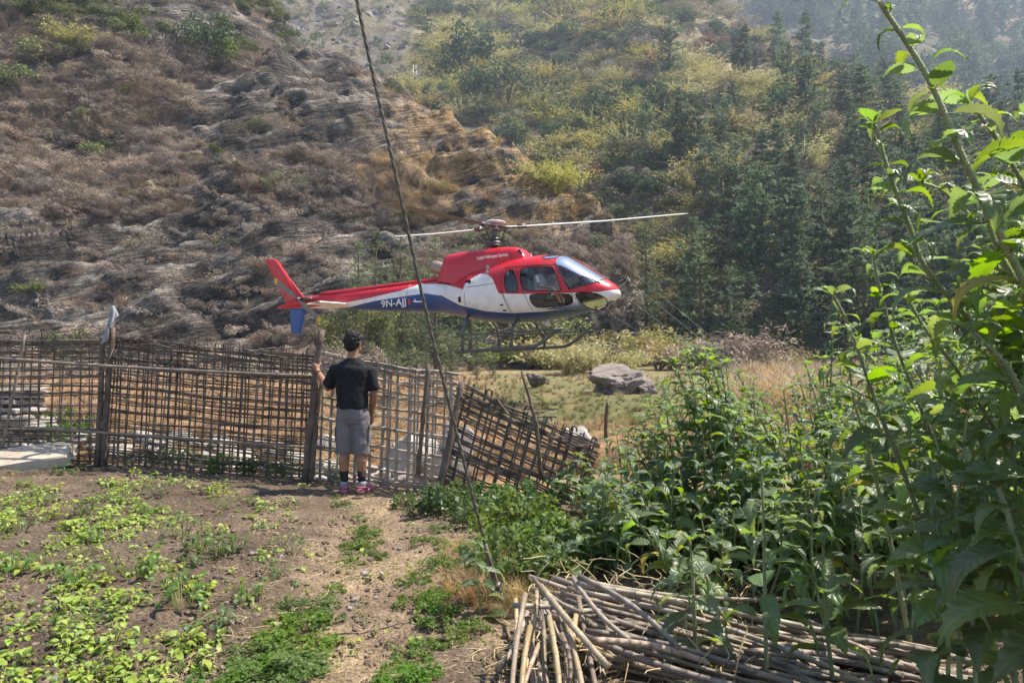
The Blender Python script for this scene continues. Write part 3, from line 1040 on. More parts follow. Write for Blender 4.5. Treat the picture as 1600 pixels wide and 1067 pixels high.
top_pts = [L7(165, 466), L7(350, 391), L7(465, 383), L7(700, 356), L7(1190, 296), L7(1390, 268), L6(330, 470), L6(450, 425), L6(600, 378), L6(740, 345), L6(870, 326), L6(1000, 319), L6(1060, 325),
           L6(1090, 337), L6(1160, 380), L6(1250, 437), L6(1335, 492), L6(1390, 525), L6(1420, 558), L6(1434, 590)]
bot_pts = [L7(165, 480), L7(430, 479), L7(640, 485), L7(900, 497), L7(1370, 510), L6(130, 735), L6(320, 775), L6(480, 803), L6(640, 814), L6(850, 800), L6(1050, 765), L6(1230, 722), L6(1330, 685), L6(1390, 650), L6(1425, 622), L6(1434, 606)]
XN = L6(1434, 598)[0]
XT = L7(165, 475)[0]
XB = L7(1385, 300)[0]          # boom joint
wid_pts = [(XT, 0.05), (XT + 0.35, 0.10), (-5.2, 0.16), (-4.0, 0.22), (XB - 0.1, 0.36), (XB + 0.3, 0.50), (XB + 0.8, 0.70), (XB + 1.3, 0.84), (-0.4, 0.91), (0.6, 0.935), (1.4, 0.93), (2.0, 0.89),
           (2.5, 0.79), (2.9, 0.65), (XN - 0.25, 0.44), (XN - 0.1, 0.29), (XN - 0.03, 0.16), (XN, 0.06)]


def prof(x):
    x = np.clip(np.asarray(x, float), XT, XN)
    t_, b_ = curve(top_pts, x, 0.07), curve(bot_pts, x, 0.12)
    b_ = np.minimum(b_, t_ - 0.03)
    w_ = curve(wid_pts, x, 0.15)
    return t_, b_, w_


def expo(x):
    return np.interp(x, [XT, XB, XB + 1.0, 1.5, 2.6, XN], [1.0, 0.95, 0.80, 0.72, 0.85, 1.0])


def zmid(t_, b_, x):
    f = np.interp(x, [XT, XB, 0.0, 2.0, XN], [0.5, 0.5, 0.44, 0.42, 0.5])
    return b_ + (t_ - b_) * f


def side_y(x, z):
    """Half width of the hull at (x, z)."""
    t_, b_, w_ = [float(q) for q in prof(x)]
    p = float(expo(x)); m_ = float(zmid(t_, b_, x))
    hz_ = (t_ - m_) if z > m_ else (m_ - b_)
    q = min(abs((z - m_) / max(hz_, 1e-4)), 0.9999)
    return w_ * (1 - q ** (2 / p)) ** (p / 2)


def hull(x0, x1, step, na):
    xs = np.append(np.arange(x0, x1, step), x1)
    t_, b_, w_ = prof(xs)
    p, m_ = expo(xs), zmid(t_, b_, xs)
    a_ = np.linspace(0, 2 * math.pi, na, endpoint=False)
    ca, sa = np.cos(a_), np.sin(a_)
    cp = np.sign(ca)[None] * np.abs(ca)[None] ** p[:, None]
    sp = np.sign(sa)[None] * np.abs(sa)[None] ** p[:, None]
    y = w_[:, None] * cp
    z = m_[:, None] + np.where(sp > 0, (t_ - m_)[:, None], (m_ - b_)[:, None]) * sp
    V = np.stack([np.repeat(xs[:, None], na, 1), y, z], -1).reshape(-1, 3)
    F = []
    for i in range(len(xs) - 1):
        for j in range(na):
            k = (j + 1) % na
            F.append((i * na + j, (i + 1) * na + j, (i + 1) * na + k, i * na + k))
    n_ = len(xs)
    return V, F, tuple(range(na)), tuple((n_ - 1) * na + j for j in range(na))[::-1]


def inside(poly, x, z):
    c = False
    n_ = len(poly)
    for i in range(n_):
        (xa, za), (xb, zb) = poly[i], poly[i - 1]
        if (za > z) != (zb > z) and x < (xb - xa) * (z - za) / (zb - za) + xa:
            c = not c
    return c


def rounded(poly, it=2):
    for _ in range(it):
        out = []
        for i in range(len(poly)):
            a_, b_ = np.array(poly[i]), np.array(poly[(i + 1) % len(poly)])
            out += [tuple(a_ * .8 + b_ * .2), tuple(a_ * .2 + b_ * .8)]
        poly = out
    return poly


WIN = {
    'rear_window': rounded([L6(*p, -0.86) for p in [(603, 432), (640, 420), (668, 432), (692, 510), (706, 586), (636, 584), (612, 572), (600, 500)]]),
    'door_window': rounded([L6(*p, -0.86) for p in [(712, 425), (745, 405), (925, 396), (952, 418), (1008, 577), (985, 580), (755, 578), (732, 548), (716, 480)]]),
    'lower_door_window': rounded([L6(*p, -0.9) for p in [(780, 622), (795, 600), (1055, 596), (1073, 622), (1068, 658), (1035, 678), (850, 699), (812, 692), (788, 662)]]),
    'chin_window': rounded([L6(*p, -0.66) for p in [(1112, 602), (1150, 586), (1250, 592), (1297, 620), (1303, 650), (1240, 706), (1200, 714), (1148, 672)]]),
    'roof_window': rounded([L6(*p, -0.35) for p in [(885, 343), (925, 322), (1015, 318), (990, 346), (920, 354)]]),
}
ws = [L6(972, 372, -0.62), L6(1066, 562, -0.80), L6(1160, 540, -0.68), L6(1256, 515, -0.50), L6(1340, 494, 0.0)]
cx, cz = L6(1352, 470, 0); tx, tz = L6(1060, 300, 0); ux, uz = L6(985, 330, -0.5)
ws = ws + [(cx + 0.02, cz), (tx + 0.05, tz), (ux, uz + 0.1)]

# paint: red over white over blue, borders as curves along the hull
rb = [L7(165, 482, -.1), L7(410, 468, -.15), L7(700, 431, -.18), L7(800, 411, -.2), L7(1060, 351, -.25), L7(1190, 298, -.28), L7(1385, 300, -.33), L7(1545, 340, -.5), L6(316, 572, -.72), L6(324, 530, -.72), L6(350, 500, -.72), L6(375, 472, -.75), L6(400, 457, -.75), L6(430, 451, -.75), L6(458, 454, -.8), L6(485, 467, -.8), L6(510, 490, -.85), L6(530, 522, -.85), L6(543, 558, -.88),
      L6(553, 598, -.9), L6(740, 600, -.92), L6(1070, 590, -.88), L6(1125, 590, -.8), L6(1285, 585, -.5), L6(1436, 568, 0)]
bb = [L7(165, 490, -.1), L7(420, 478, -.15), L7(500, 482, -.16), L7(680, 470, -.18), L7(870, 426, -.2), L7(1130, 386, -.27), L7(1250, 369, -.3), L7(1370, 382, -.34), L6(130, 612, -.4), L6(280, 681, -.65), L6(460, 726, -.8), L6(640, 739, -.85), L6(860, 726, -.88),
      L6(1160, 690, -.75), L6(1300, 655, -.55), L6(1436, 630, 0)]


def paint_mat():
    m, nt, b = _nodes('three_colour_paint')
    b.inputs['Roughness'].default_value = 0.35; b.inputs['Specular IOR Level'].default_value = 0.35
    b.inputs['Coat Weight'].default_value = 0.08
    b.inputs['Coat Roughness'].default_value = 0.08
    tc = nt.nodes.new('ShaderNodeTexCoord')
    sp = nt.nodes.new('ShaderNodeSeparateXYZ')
    nt.links.new(tc.outputs['Object'], sp.inputs[0])
    mr = nt.nodes.new('ShaderNodeMapRange')
    mr.inputs['From Min'].default_value = XT; mr.inputs['From Max'].default_value = XN
    nt.links.new(sp.outputs['X'], mr.inputs[0])

    def border(pts):
        fc = nt.nodes.new('ShaderNodeFloatCurve')
        cv = fc.mapping.curves[0]
        pts = sorted(pts)
        xs = [min(max((p[0] - XT) / (XN - XT), 0), 1) for p in pts]
        zs = [p[1] / 4.0 for p in pts]
        cv.points[0].location = (xs[0], zs[0]); cv.points[1].location = (xs[-1], zs[-1])
        for x_, z_ in list(zip(xs, zs))[1:-1]:
            cv.points.new(x_, z_)
        for p in cv.points:
            p.handle_type = 'VECTOR'
        fc.mapping.update()
        nt.links.new(mr.outputs[0], fc.inputs['Value'])
        gt = nt.nodes.new('ShaderNodeMath'); gt.operation = 'MULTIPLY'; gt.inputs[1].default_value = 4.0
        nt.links.new(fc.outputs[0], gt.inputs[0])
        cmp_ = nt.nodes.new('ShaderNodeMath'); cmp_.operation = 'GREATER_THAN'
        nt.links.new(sp.outputs['Z'], cmp_.inputs[0]); nt.links.new(gt.outputs[0], cmp_.inputs[1])
        return cmp_.outputs[0]
    def mixn(f, A_, B_):
        n_ = nt.nodes.new('ShaderNodeMix'); n_.data_type = 'RGBA'
        nt.links.new(f, n_.inputs[0])
        for s_, i_ in ((A_, 6), (B_, 7)):
            if isinstance(s_, tuple): n_.inputs[i_].default_value = (*s_, 1)
            else: nt.links.new(s_, n_.inputs[i_])
        return n_.outputs[2]
    white = ramp(nt, noise(nt, 2.5, 5), [(0.35, (0.70, 0.67, 0.63)), (0.6, (0.80, 0.78, 0.75))])
    c = mixn(border(bb), (0.015, 0.065, 0.22), white)
    c = mixn(border(rb), c, (0.50, 0.012, 0.022))
    dirt = nt.nodes.new('ShaderNodeMapRange')
    dirt.inputs['From Min'].default_value = 0.52; dirt.inputs['From Max'].default_value = 0.78
    dirt.inputs['To Max'].default_value = 0.45
    nt.links.new(noise(nt, 1.7, 8, 0.72), dirt.inputs[0])
    c = mixn(dirt.outputs[0], c, (0.17, 0.13, 0.10))
    nt.links.new(c, b.inputs['Base Color'])
    return m


M_paint = paint_mat()
M_red_paint = mat('red_paint', (0.46, 0.010, 0.02), (0.54, 0.016, 0.028), 3, 0.3, spec=0.5)
M_blue_paint = mat('blue_paint', (0.014, 0.065, 0.24), (0.02, 0.085, 0.28), 3, 0.3, spec=0.5)
M_white_paint = mat('white_paint', (0.70, 0.68, 0.64), (0.80, 0.78, 0.75), 3, 0.35, spec=0.5)
M_black = mat('black_rubber', (0.015, 0.015, 0.016), None, rough=0.6)
M_dkmetal = mat('dark_metal', (0.06, 0.06, 0.062), (0.11, 0.108, 0.105), 12, 0.45, metal=0.5, spec=0.5)
M_skid = mat('grey_skid_paint', (0.07, 0.075, 0.07), (0.13, 0.13, 0.12), 8, 0.5, spec=0.4)
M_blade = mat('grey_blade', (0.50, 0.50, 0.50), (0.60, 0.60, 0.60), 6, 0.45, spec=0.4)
M_blade_d = mat('tail_and_shaded_blade_grey', (0.16, 0.16, 0.16), (0.22, 0.215, 0.21), 6, 0.5)
M_yellow = mat('yellow_tip_paint', (0.55, 0.36, 0.04), (0.62, 0.42, 0.06), 6, 0.5)
M_exh = mat('heat_stained_exhaust', (0.26, 0.19, 0.14), (0.40, 0.32, 0.26), 7, 0.5, metal=0.6)
M_seat = mat('grey_seat_fabric', (0.20, 0.20, 0.21), (0.30, 0.30, 0.31), 12, 0.9)
M_cabin = mat('cabin_trim', (0.10, 0.10, 0.105), (0.16, 0.16, 0.16), 8, 0.8)


def glass_mat():
    m, nt, b = _nodes('tinted_window')
    nt.nodes.remove(b)
    tr = nt.nodes.new('ShaderNodeBsdfTransparent'); tr.inputs[0].default_value = (0.52, 0.55, 0.55, 1)
    gl = nt.nodes.new('ShaderNodeBsdfGlossy'); gl.inputs['Roughness'].default_value = 0.03
    fr = nt.nodes.new('ShaderNodeFresnel'); fr.inputs[0].default_value = 1.55
    ms = nt.nodes.new('ShaderNodeMixShader')
    nt.links.new(fr.outputs[0], ms.inputs[0]); nt.links.new(tr.outputs[0], ms.inputs[1]); nt.links.new(gl.outputs[0], ms.inputs[2])
    nt.links.new(ms.outputs[0], nt.nodes['Material Output'].inputs['Surface'])
    return m


M_glass = glass_mat()
V, F, capb, capn = hull(XB, XN, 0.03, 84)
polys = dict(WIN)
body, panes = [], {k: ([], []) for k in list(WIN) + ['windshield']}
for f in F:
    c = V[list(f)].mean(0)
    hit_ = None
    if inside(ws, c[0], c[2]) and c[2] > ws[1][1] - 0.05:
        hit_ = 'windshield'
    else:
        for k, poly in WIN.items():
            if k == 'roof_window' and abs(c[1]) < 0.12:
                continue
            if inside(poly, c[0], c[2]):
                hit_ = k; break
    if hit_ is None:
        body.append(f)
    else:
        panes[hit_][0 if c[1] < 0 else 1].append(f)


def sub_mesh(name, faces, m, shrink=0.0, smooth=True):
    ids = sorted({i for f in faces for i in f})
    mp = {i: k for k, i in enumerate(ids)}
    P = V[ids].copy()
    P[:, 1] *= (1 - shrink)
    return new_mesh(name, P, [tuple(mp[i] for i in f) for f in faces], m, smooth)


fus = obj('fuselage', sub_mesh('fuselage', body + [capn], M_paint), heli)


def on_hull(poly, off=0.006, side=-1):
    return [(x, side * (side_y(x, z) + off), z) for x, z in poly]


def loop_frame(poly, side, rad=0.011, off=0.004):
    mb_ = MB()
    pts = on_hull(poly, off, side)
    mb_.tube(pts + [pts[0]], rad, 5, caps=False)
    return mb_


for k, (fa, fb) in panes.items():
    if k == 'windshield':
        w_ = obj('windshield', sub_mesh('windshield', fa + fb, M_glass, 0.004), heli)
        edge = ws[:5]
        for sgn in (-1, 1):
            pts = []
            for i in range(len(edge) - 1):
                for q in np.linspace(0, 1, 8):
                    x = edge[i][0] * (1 - q) + edge[i + 1][0] * q; z = edge[i][1] * (1 - q) + edge[i + 1][1] * q
                    t_ = float(prof(x)[0])
                    z = min(z, t_ - 0.002)
                    pts.append((x, sgn * side_y(x, z), z))
            mb = MB(); mb.tube(pts, 0.014, 5); mb.build('windshield_seal', M_black, w_, True)
        mb = MB()
        xs = np.linspace(ws[4][0], L6(1085, 337)[0], 14)
        mb.tube([(x, 0, float(prof(x)[0]) + 0.004) for x in xs], 0.026, 6, flat=0.5); mb.build('centre_post', M_red_paint, w_, True)
        mb = MB()
        p0 = L6(1300, 520, -0.35); p1 = L6(1165, 470, -0.5); p2 = L6(1075, 468, -0.7)
        mb.tube([(p[0], -side_y(p[0], p[1]) - 0.02, p[1]) for p in (p0, p1)], 0.008, 4); mb.build('wiper', M_black, w_)
    else:
        for fs, sgn in ((fa, -1), (fb, 1)):
            if fs:
                w_ = obj(k, sub_mesh(k, fs, M_glass, 0.006), heli)
                loop_frame(WIN[k], sgn).build('window_seal', M_black, w_, True)

# door seams
for nm, pts in (('door_seam', [(585, 408), (578, 470), (575, 540), (590, 600), (645, 736)]), ('door_seam', [(680, 402), (700, 470), (742, 598), (792, 722)]),
                ('door_seam', [(962, 385), (1000, 460), (1040, 550), (1076, 600), (1128, 690)]), ('door_seam', [(585, 408), (680, 398), (800, 388), (962, 383)]),
                ('cargo_door_seam', [(325, 548), (440, 535), (530, 520)]), ('cargo_door_seam', [(565, 560), (600, 640), (630, 737)]), ('cargo_door_seam', [(305, 590), (310, 690)])):
    mb = MB()
    P = []
    lo = [L6(*p, -0.88) for p in pts]
    for i in range(len(lo) - 1):
        for q in np.linspace(0, 1, 6, endpoint=i == len(lo) - 2):
            x = lo[i][0] * (1 - q) + lo[i + 1][0] * q; z = lo[i][1] * (1 - q) + lo[i + 1][1] * q
            P.append((x, -side_y(x, z), z))
    mb.tube(P, 0.007, 4); mb.build(nm, M_black, fus)
for px, py, w_, h_ in ((282, 641, .13, .15), (340, 514, .15, .10), (594, 682, .09, .04), (608, 720, .09, .04), (157, 523, .07, .07)):
    x, z = L6(px, py, -0.75)
    mb = MB(); mb.box((x, -side_y(x, z), z), (w_, 0.02, h_)); mb.build('vent', M_black, fus)
x, z = L6(388, 512, -0.75); mb = MB(); mb.tube([(x, -side_y(x, z) - .02, z), (x, -side_y(x, z) - .02, z + 0.12)], 0.02, 6); mb.build('latch', M_white_paint, fus)

# tail boom
Vb, Fb, c1_, c2_ = hull(XT, XB, 0.08, 40)
boom = obj('tail_boom', new_mesh('tail_boom', Vb, Fb + [c1_, c2_], M_paint, True), heli)
x0, x1 = L7(1385, 300)[0], L7(480, 390)[0]
mb = MB()
mb.tube([(x, 0, float(prof(x)[0]) + 0.035) for x in np.linspace(x1, x0, 12)], 0.075, 8, flat=0.8); mb.build('drive_shaft_cover', M_red_paint, boom, True)
def plate(poly, y0, th, m, name, parent, taper=0.35):
    """Fin: outline in the side view, thickest along its middle."""
    n_ = len(poly)
    cx_, cz_ = sum(p[0] for p in poly) / n_, sum(p[1] for p in poly) / n_
    V_ = []
    for s in (-1, 1):
        for (x, z) in poly:
            V_.append((x, y0 + s * th * taper / 2, z))
        for (x, z) in poly:
            V_.append((cx_ + (x - cx_) * 0.72, y0 + s * th / 2, cz_ + (z - cz_) * 0.9))
    F_ = []
    for s in (0, 1):
        o_ = s * 2 * n_
        for i in range(n_):
            j = (i + 1) % n_
            q = (o_ + i, o_ + j, o_ + n_ + j, o_ + n_ + i)
            F_.append(q if s == 0 else q[::-1])
        q = tuple(o_ + n_ + i for i in range(n_))
        F_.append(q if s == 0 else q[::-1])
    for i in range(n_):
        j = (i + 1) % n_
        F_.append((i, 2 * n_ + i, 2 * n_ + j, j))
    return obj(name, new_mesh(name, V_, F_, m), parent)


uf = plate([L7(*p) for p in [(68, 122), (140, 118), (240, 250), (348, 392), (330, 420), (235, 455), (160, 310)]], 0, 0.13, M_red_paint, 'upper_fin', heli)
for q in np.linspace(0.08, 0.62, 9):
    a_ = np.array([68, 122]) * (1 - q) + np.array([235, 455]) * q
    x0, z0 = L7(a_[0] + 12, a_[1]); x1, z1 = L7(a_[0] + 78, a_[1] + 8)
    mb = MB(); mb.tube([(x0, -0.05, z0), (x1, -0.064, z1)], 0.008, 4); mb.build('rib', M_red_paint, uf)
lf = plate([L7(*p) for p in [(252, 478), (366, 480), (352, 560), (328, 668), (258, 664)]], 0, 0.11, M_blue_paint, 'lower_fin', heli)
for q in np.linspace(0.15, 0.9, 8):
    x0, z0 = L7(262, 490 + q * 170); x1, z1 = L7(345 - 22 * q, 492 + q * 170)
    mb = MB(); mb.tube([(x0, -0.045, z0), (x1, -0.054, z1)], 0.008, 4); mb.build('rib', M_blue_paint, lf)
# stabiliser
xl, zl = L7(705, 448); xt_, zt_ = L7(575, 462)
mb = MB()
for s in (-1, 1):
    for k, yy in enumerate((0.05, 0.6, 1.22)):
        pass
sec = [(-0.5, 0.0), (-0.2, 0.03), (0.25, 0.04), (0.45, 0.025), (0.5, 0.0), (0.45, -0.03), (0.2, -0.045), (-0.2, -0.035)]
ch = xl - xt_
Vs, Fs = [], []
for yy in (-1.24, -1.2, 0, 1.2, 1.24):
    k = 0.75 if abs(yy) > 1.21 else 1.0
    for (a_, b_) in sec:
        Vs.append(((xl + xt_) / 2 + a_ * ch * k - 0.05 * abs(yy), yy, (zl + zt_) / 2 + b_ * k + a_ * 0.05))
for i in range(4):
    for j in range(8):
        Fs.append((i * 8 + j, (i + 1) * 8 + j, (i + 1) * 8 + (j + 1) % 8, i * 8 + (j + 1) % 8))
Fs += [tuple(range(8))[::-1], tuple(32 + j for j in range(8))]
obj('stabiliser', new_mesh('stabiliser', Vs, Fs, M_white_paint, True), heli)
x, z = L7(165, 475); mb = MB(); mb.tube([(x + 0.25, 0, z), (x - 0.02, 0, z)], [0.05, 0.03], 6); mb.build('tail_guard', M_red_paint, heli, True)
# tail rotor
TY = -0.34
hx_, hz_ = L7(305, 412, TY)
trr = obj('tail_rotor', None, heli, (hx_, TY, hz_))
mb = MB()
mb.tube([(0, 0.34, 0), (0, 0.0, 0), (0, -0.05, 0)], [0.09, 0.06, 0.05], 10)
mb.tube([(0.05, 0.1, 0.02), (0.42, 0.16, 0.0)], [0.05, 0.06], 8); mb.build('gearbox', M_dkmetal, trr, True)
for (e, sg) in (((135, 272), 1), ((478, 572), -1)):
    ex, ez = L7(*e, TY)
    d_ = Vector((ex - hx_, 0, ez - hz_)); Ln = d_.length; d_ = d_.normalized(); nn = Vector((-d_.z, 0, d_.x))
    def secb(r, wdt, m_=0):
        return [d_ * r + nn * (wdt / 2) + Vector((0, 0.02 * sg, 0)), d_ * r + Vector((0, 0.016, 0)), d_ * r - nn * (wdt / 2) - Vector((0, 0.02 * sg, 0)), d_ * r - Vector((0, 0.016, 0))]
    st = [(0.06, .07), (0.2, .12), (0.3, .185), (0.8 * Ln, .19), (0.86 * Ln, .19)]
    Vv = [p for r, w_ in st for p in secb(r, w_)]
    Ff = [(i * 4 + j, i * 4 + (j + 1) % 4, (i + 1) * 4 + (j + 1) % 4, (i + 1) * 4 + j) for i in range(len(st) - 1) for j in range(4)]
    bl = obj('tail_rotor_blade', new_mesh('tail_rotor_blade', Vv, Ff + [(3, 2, 1, 0)], M_blade_d), trr)
    st = [(0.86 * Ln, .19), (Ln, .175)]
    Vv = [p for r, w_ in st for p in secb(r, w_)]
    obj('blade_tip', new_mesh('blade_tip', Vv, [(j, (j + 1) % 4, 4 + (j + 1) % 4, 4 + j) for j in range(4)] + [(4, 5, 6, 7)], M_yellow), trr)

for xq in (-5.0, -3.7, -2.6):
    t_, b_, w_ = [float(q) for q in prof(xq)]
    p_, m_ = float(expo(xq)), float(zmid(t_, b_, xq))
    mb = MB()
    mb.tube([(xq, (w_ + .001) * math.copysign(abs(math.cos(a_)) ** p_, math.cos(a_)), m_ + ((t_ - m_) if math.sin(a_) > 0 else (m_ - b_)) * 1.004 * math.copysign(abs(math.sin(a_)) ** p_, math.sin(a_))) for a_ in np.linspace(0, 6.283, 28)], 0.005, 4, caps=False)
    mb.build('panel_seam', M_dkmetal, boom)
# engine cowling
ct = [L6(150, 500), L6(160, 480), L6(185, 385), L6(206, 322), L6(380, 291), L6(560, 272), L6(640, 265), L6(700, 266), L6(730, 275), L6(755, 300), L6(785, 338)]
xs = np.linspace(ct[0][0], ct[-1][0], 34)
tz = np.maximum(np.interp(xs, [p[0] for p in ct], [p[1] for p in ct]), np.interp(xs, [ct[0][0], ct[-1][0]], [ct[0][1], ct[-1][1]]) + 0.0)
cw = np.interp(xs, [ct[0][0], -1.2, 0.3, ct[-1][0]], [0.30, 0.46, 0.46, 0.30])
Vc, Fc = [], []
NA = 22
for x, t_, w_ in zip(xs, tz, cw):
    dk = float(prof(x)[0]) - float(np.interp(x, [ct[0][0], ct[0][0] + 0.6], [0.06, 0.22]))
    for j in range(NA):
        a_ = math.pi * j / (NA - 1)
        cs, sn = math.cos(a_), math.sin(a_)
        Vc.append((x, w_ * (1 + 0.12 * (1 - sn)) * math.copysign(abs(cs) ** 0.45, cs), dk + (t_ - dk) * sn ** 0.4))
for i in range(len(xs) - 1):
    for j in range(NA - 1):
        Fc.append((i * NA + j, (i + 1) * NA + j, (i + 1) * NA + j + 1, i * NA + j + 1))
Fc += [tuple(range(NA)), tuple((len(xs) - 1) * NA + j for j in range(NA))[::-1]]
cowl = obj('engine_cowling', new_mesh('engine_cowling', Vc, Fc, M_red_paint, True), heli)
for sgn in (-1, 1):
    x, z = L6(738, 305)
    mb = MB(); mb.box((x + 0.02, sgn * 0.2, z + 0.0), (0.05, 0.24, 0.16), Matrix.Rotation(R(-38), 3, 'Y')); mb.build('air_intake', M_black, cowl)
cs_ = lambda z, x: 0.475
for (a_, b_) in (((380, 292), (386, 430)), ((640, 268), (640, 350)), ((386, 430), (230, 500))):
    p, q = L6(*a_, -.47), L6(*b_, -.5)
    mb = MB(); mb.tube([(p[0], -0.44, p[1] - 0.08), ((p[0] + q[0]) / 2, -0.485, (p[1] + q[1]) / 2), (q[0], -0.50, q[1])], 0.008, 4); mb.build('panel_seam', M_black, cowl)
# exhaust
x0, z0 = L6(165, 440); x1, z1 = L6(66, 405)
mb = MB()
d_ = Vector((x1 - x0, 0, z1 - z0))
o_ = Vector((x0 + 0.2, 0, z0 - 0.03))
mb.tube([o_, o_ + d_ * 0.6, o_ + d_ * 1.05, o_ + d_ * 1.35, o_ + d_ * 1.35 * 0.97, o_ + d_ * 0.9], [0.19, 0.19, 0.185, 0.16, 0.145, 0.14], 16, caps=True); mb.build('exhaust_pipe', M_exh, heli, True)

# main rotor
mxh, mzh = L6(522, 130)
mast0 = L6(520, 262)
rot_ = obj('main_rotor', None, heli, (mxh, 0, mzh))
mb = MB()
dz = mast0[1] - mzh
mb.tube([(mast0[0] - mxh, 0, dz - 0.15), (0.0, 0, -0.1), (0, 0, 0.02)], [0.085, 0.075, 0.08], 12)
mb.tube([(mast0[0] - mxh, 0, dz + 0.02), (mast0[0] - mxh, 0, dz + 0.10)], [0.26, 0.17], 14)
mb.tube([(0, 0, -0.42), (0, 0, -0.34)], [0.20, 0.20], 14)
mb.tube([(0, 0, -0.30), (0, 0, -0.24)], [0.17, 0.15], 14)
for k in range(3):
    a_ = k * 2.094 + 0.5
    mb.tube([(0.17 * math.cos(a_), 0.17 * math.sin(a_), -0.38), (0.3 * math.cos(a_ + .3), 0.3 * math.sin(a_ + .3), -0.02)], 0.018, 6)
    mb.tube([(0.14 * math.cos(a_ + 1), 0.14 * math.sin(a_ + 1), dz + 0.05), (0.18 * math.cos(a_ + 1.1), 0.18 * math.sin(a_ + 1.1), -0.38)], 0.018, 6)
mb.build('mast', M_dkmetal, rot_, True)
mb = MB(); mb.tube([(0, 0, 0.14), (0, 0, 0.19), (0, 0, 0.215)], [0.27, 0.30, 0.24], 20); mb.tube([(0, 0, 0.0), (0, 0, 0.15)], [0.13, 0.12], 12); mb.build('hub_cap', M_blade, rot_, True)
hubw = Vector((HXC + mxh * hc_, HD - mxh * hs_, HZ0 + mzh))
inv = Matrix.Rotation(HYAW, 3, 'Z')
RAD = 5.42
for az, ztip, pit in ((8.0, 5.20, 10.0), (128.0, 5.08, -17.0), (248.0, 4.37, 2.0)):
    dirw = Vector((math.cos(R(az)), math.sin(R(az)), 0))
    dl = inv @ dirw
    up = Vector((0, 0, 1)); sd = up.cross(dl)
    ztl = ztip - hubw.z
    st = [(0.12, .10, .05), (0.55, .12, .05), (0.62, .17, .05), (0.95, .15, .045), (1.05, .30, .05), (3.0, .31, .045), (RAD - 0.12, .30, .04), (RAD, .22, .02)]
    Vv = []
    for (r, w_, th) in st:
        q = r / RAD
        c = dl * r + up * (0.05 + ztl * (0.65 * q + 0.35 * q * q))
        pitch = R(pit * (1 - 0.2 * q))
        cd = sd * math.cos(pitch) + up * math.sin(pitch); nu = up * math.cos(pitch) - sd * math.sin(pitch)
        for (aa, bb_) in ((0.35, 0.15), (0.15, 0.5), (-0.2, 0.35), (-0.65, 0.0), (-0.2, -0.35), (0.15, -0.5)):
            Vv.append(c + cd * aa * w_ + nu * bb_ * th)
    Ff = [(i * 6 + j, i * 6 + (j + 1) % 6, (i + 1) * 6 + (j + 1) % 6, (i + 1) * 6 + j) for i in range(len(st) - 1) for j in range(6)]
    bl = obj('rotor_blade', new_mesh('rotor_blade', Vv, Ff + [tuple(range(6))[::-1], tuple((len(st) - 1) * 6 + j for j in range(6))], M_blade if pit > 5 or pit < 0 else M_blade_d), rot_)  # near-left blade: shade of its underside put into a darker grey
    mb = MB(); c = dl * 0.75 + up * (0.05 + ztl * 0.1); mb.tube([c - dl * 0.12, c + dl * 0.12], [0.07, 0.06], 8); mb.build('blade_grip', M_dkmetal, rot_, True)
    mb = MB(); mb.tube([dl * 0.0 + up * .05, dl * 0.62 + up * 0.06], [0.12, 0.05], 8, flat=0.4); mb.build('rotor_arm', M_dkmetal, rot_, True)

# landing gear
ST = 1.06
for sgn in (-1, 1):
    if sgn == -1:
        pts = [L6(*p, -ST) for p in [(238, 1022), (600, 996), (800, 982), (850, 962), (900, 925), (960, 880), (1022, 850)]]
        step = [L6(*p, -ST) for p in [(258, 900), (640, 877), (1022, 852)]]
        ref = pts
    P = [(x, sgn * ST, z) for x, z in ref]
    sk = obj('skid', None, heli)
    mb = MB(); mb.tube(P, [0.045] * 4 + [0.042, 0.038, 0.03], 8); mb.build('skid_tube', M_skid, sk, True)
    mb = MB()
    for dy in (-0.05, 0.05):
        mb.tube([(x, sgn * (ST + 0.02) + dy, z) for x, z in step], 0.022, 6)
    for q in np.linspace(0.03, 0.97, 12):
        x = step[0][0] * (1 - q) + step[-1][0] * q; z = float(np.interp(x, [p[0] for p in step], [p[1] for p in step]))
        mb.tube([(x, sgn * (ST + 0.02) - 0.05, z), (x, sgn * (ST + 0.02) + 0.05, z)], 0.014, 4)
    mb.build('boarding_step', M_skid, sk, True)
for nm, q0, q1, q2 in (('rear', (345, 770), (312, 810), (290, 1010)), ('front', (692, 806), (655, 855), (645, 990))):
    xb_, zb_ = L6(*q0, -0.5); xm, zm = L6(*q1, -0.85); xs_, zs_ = L6(*q2, -ST)
    P = [(xs_, -ST, zs_), (xs_, -ST, zs_ + 0.35), (xm, -0.92, zm - 0.05), (xb_, -0.62, zb_ + 0.02), (xb_, -0.3, zb_ + 0.09), (xb_, 0.3, zb_ + 0.09), (xb_, 0.62, zb_ + 0.02), (xm, 0.92, zm - 0.05), (xs_, ST, zs_ + 0.35), (xs_, ST, zs_)]
    mb = MB(); mb.tube(P, 0.042, 8); mb.build('cross_tube', M_skid, heli, True)
x, z = L6(905, 812, -0.2)
lamp = MB(); lamp.tube([(x, -0.2, z + 0.12), (x, -0.2, z)], 0.02, 6); lamp.tube([(x - 0.04, -0.2, z), (x + 0.05, -0.2, z - 0.01)], [0.06, 0.09], 12); lamp.build('landing_light', M_white_paint, heli, True)
x, z = L6(810, 325, 0); mb = MB(); mb.tube([(x, -0.2, z - 0.06), (x, -0.2, z + 0.06)], [0.03, 0.008], 6); mb.build('antenna', M_white_paint, heli)

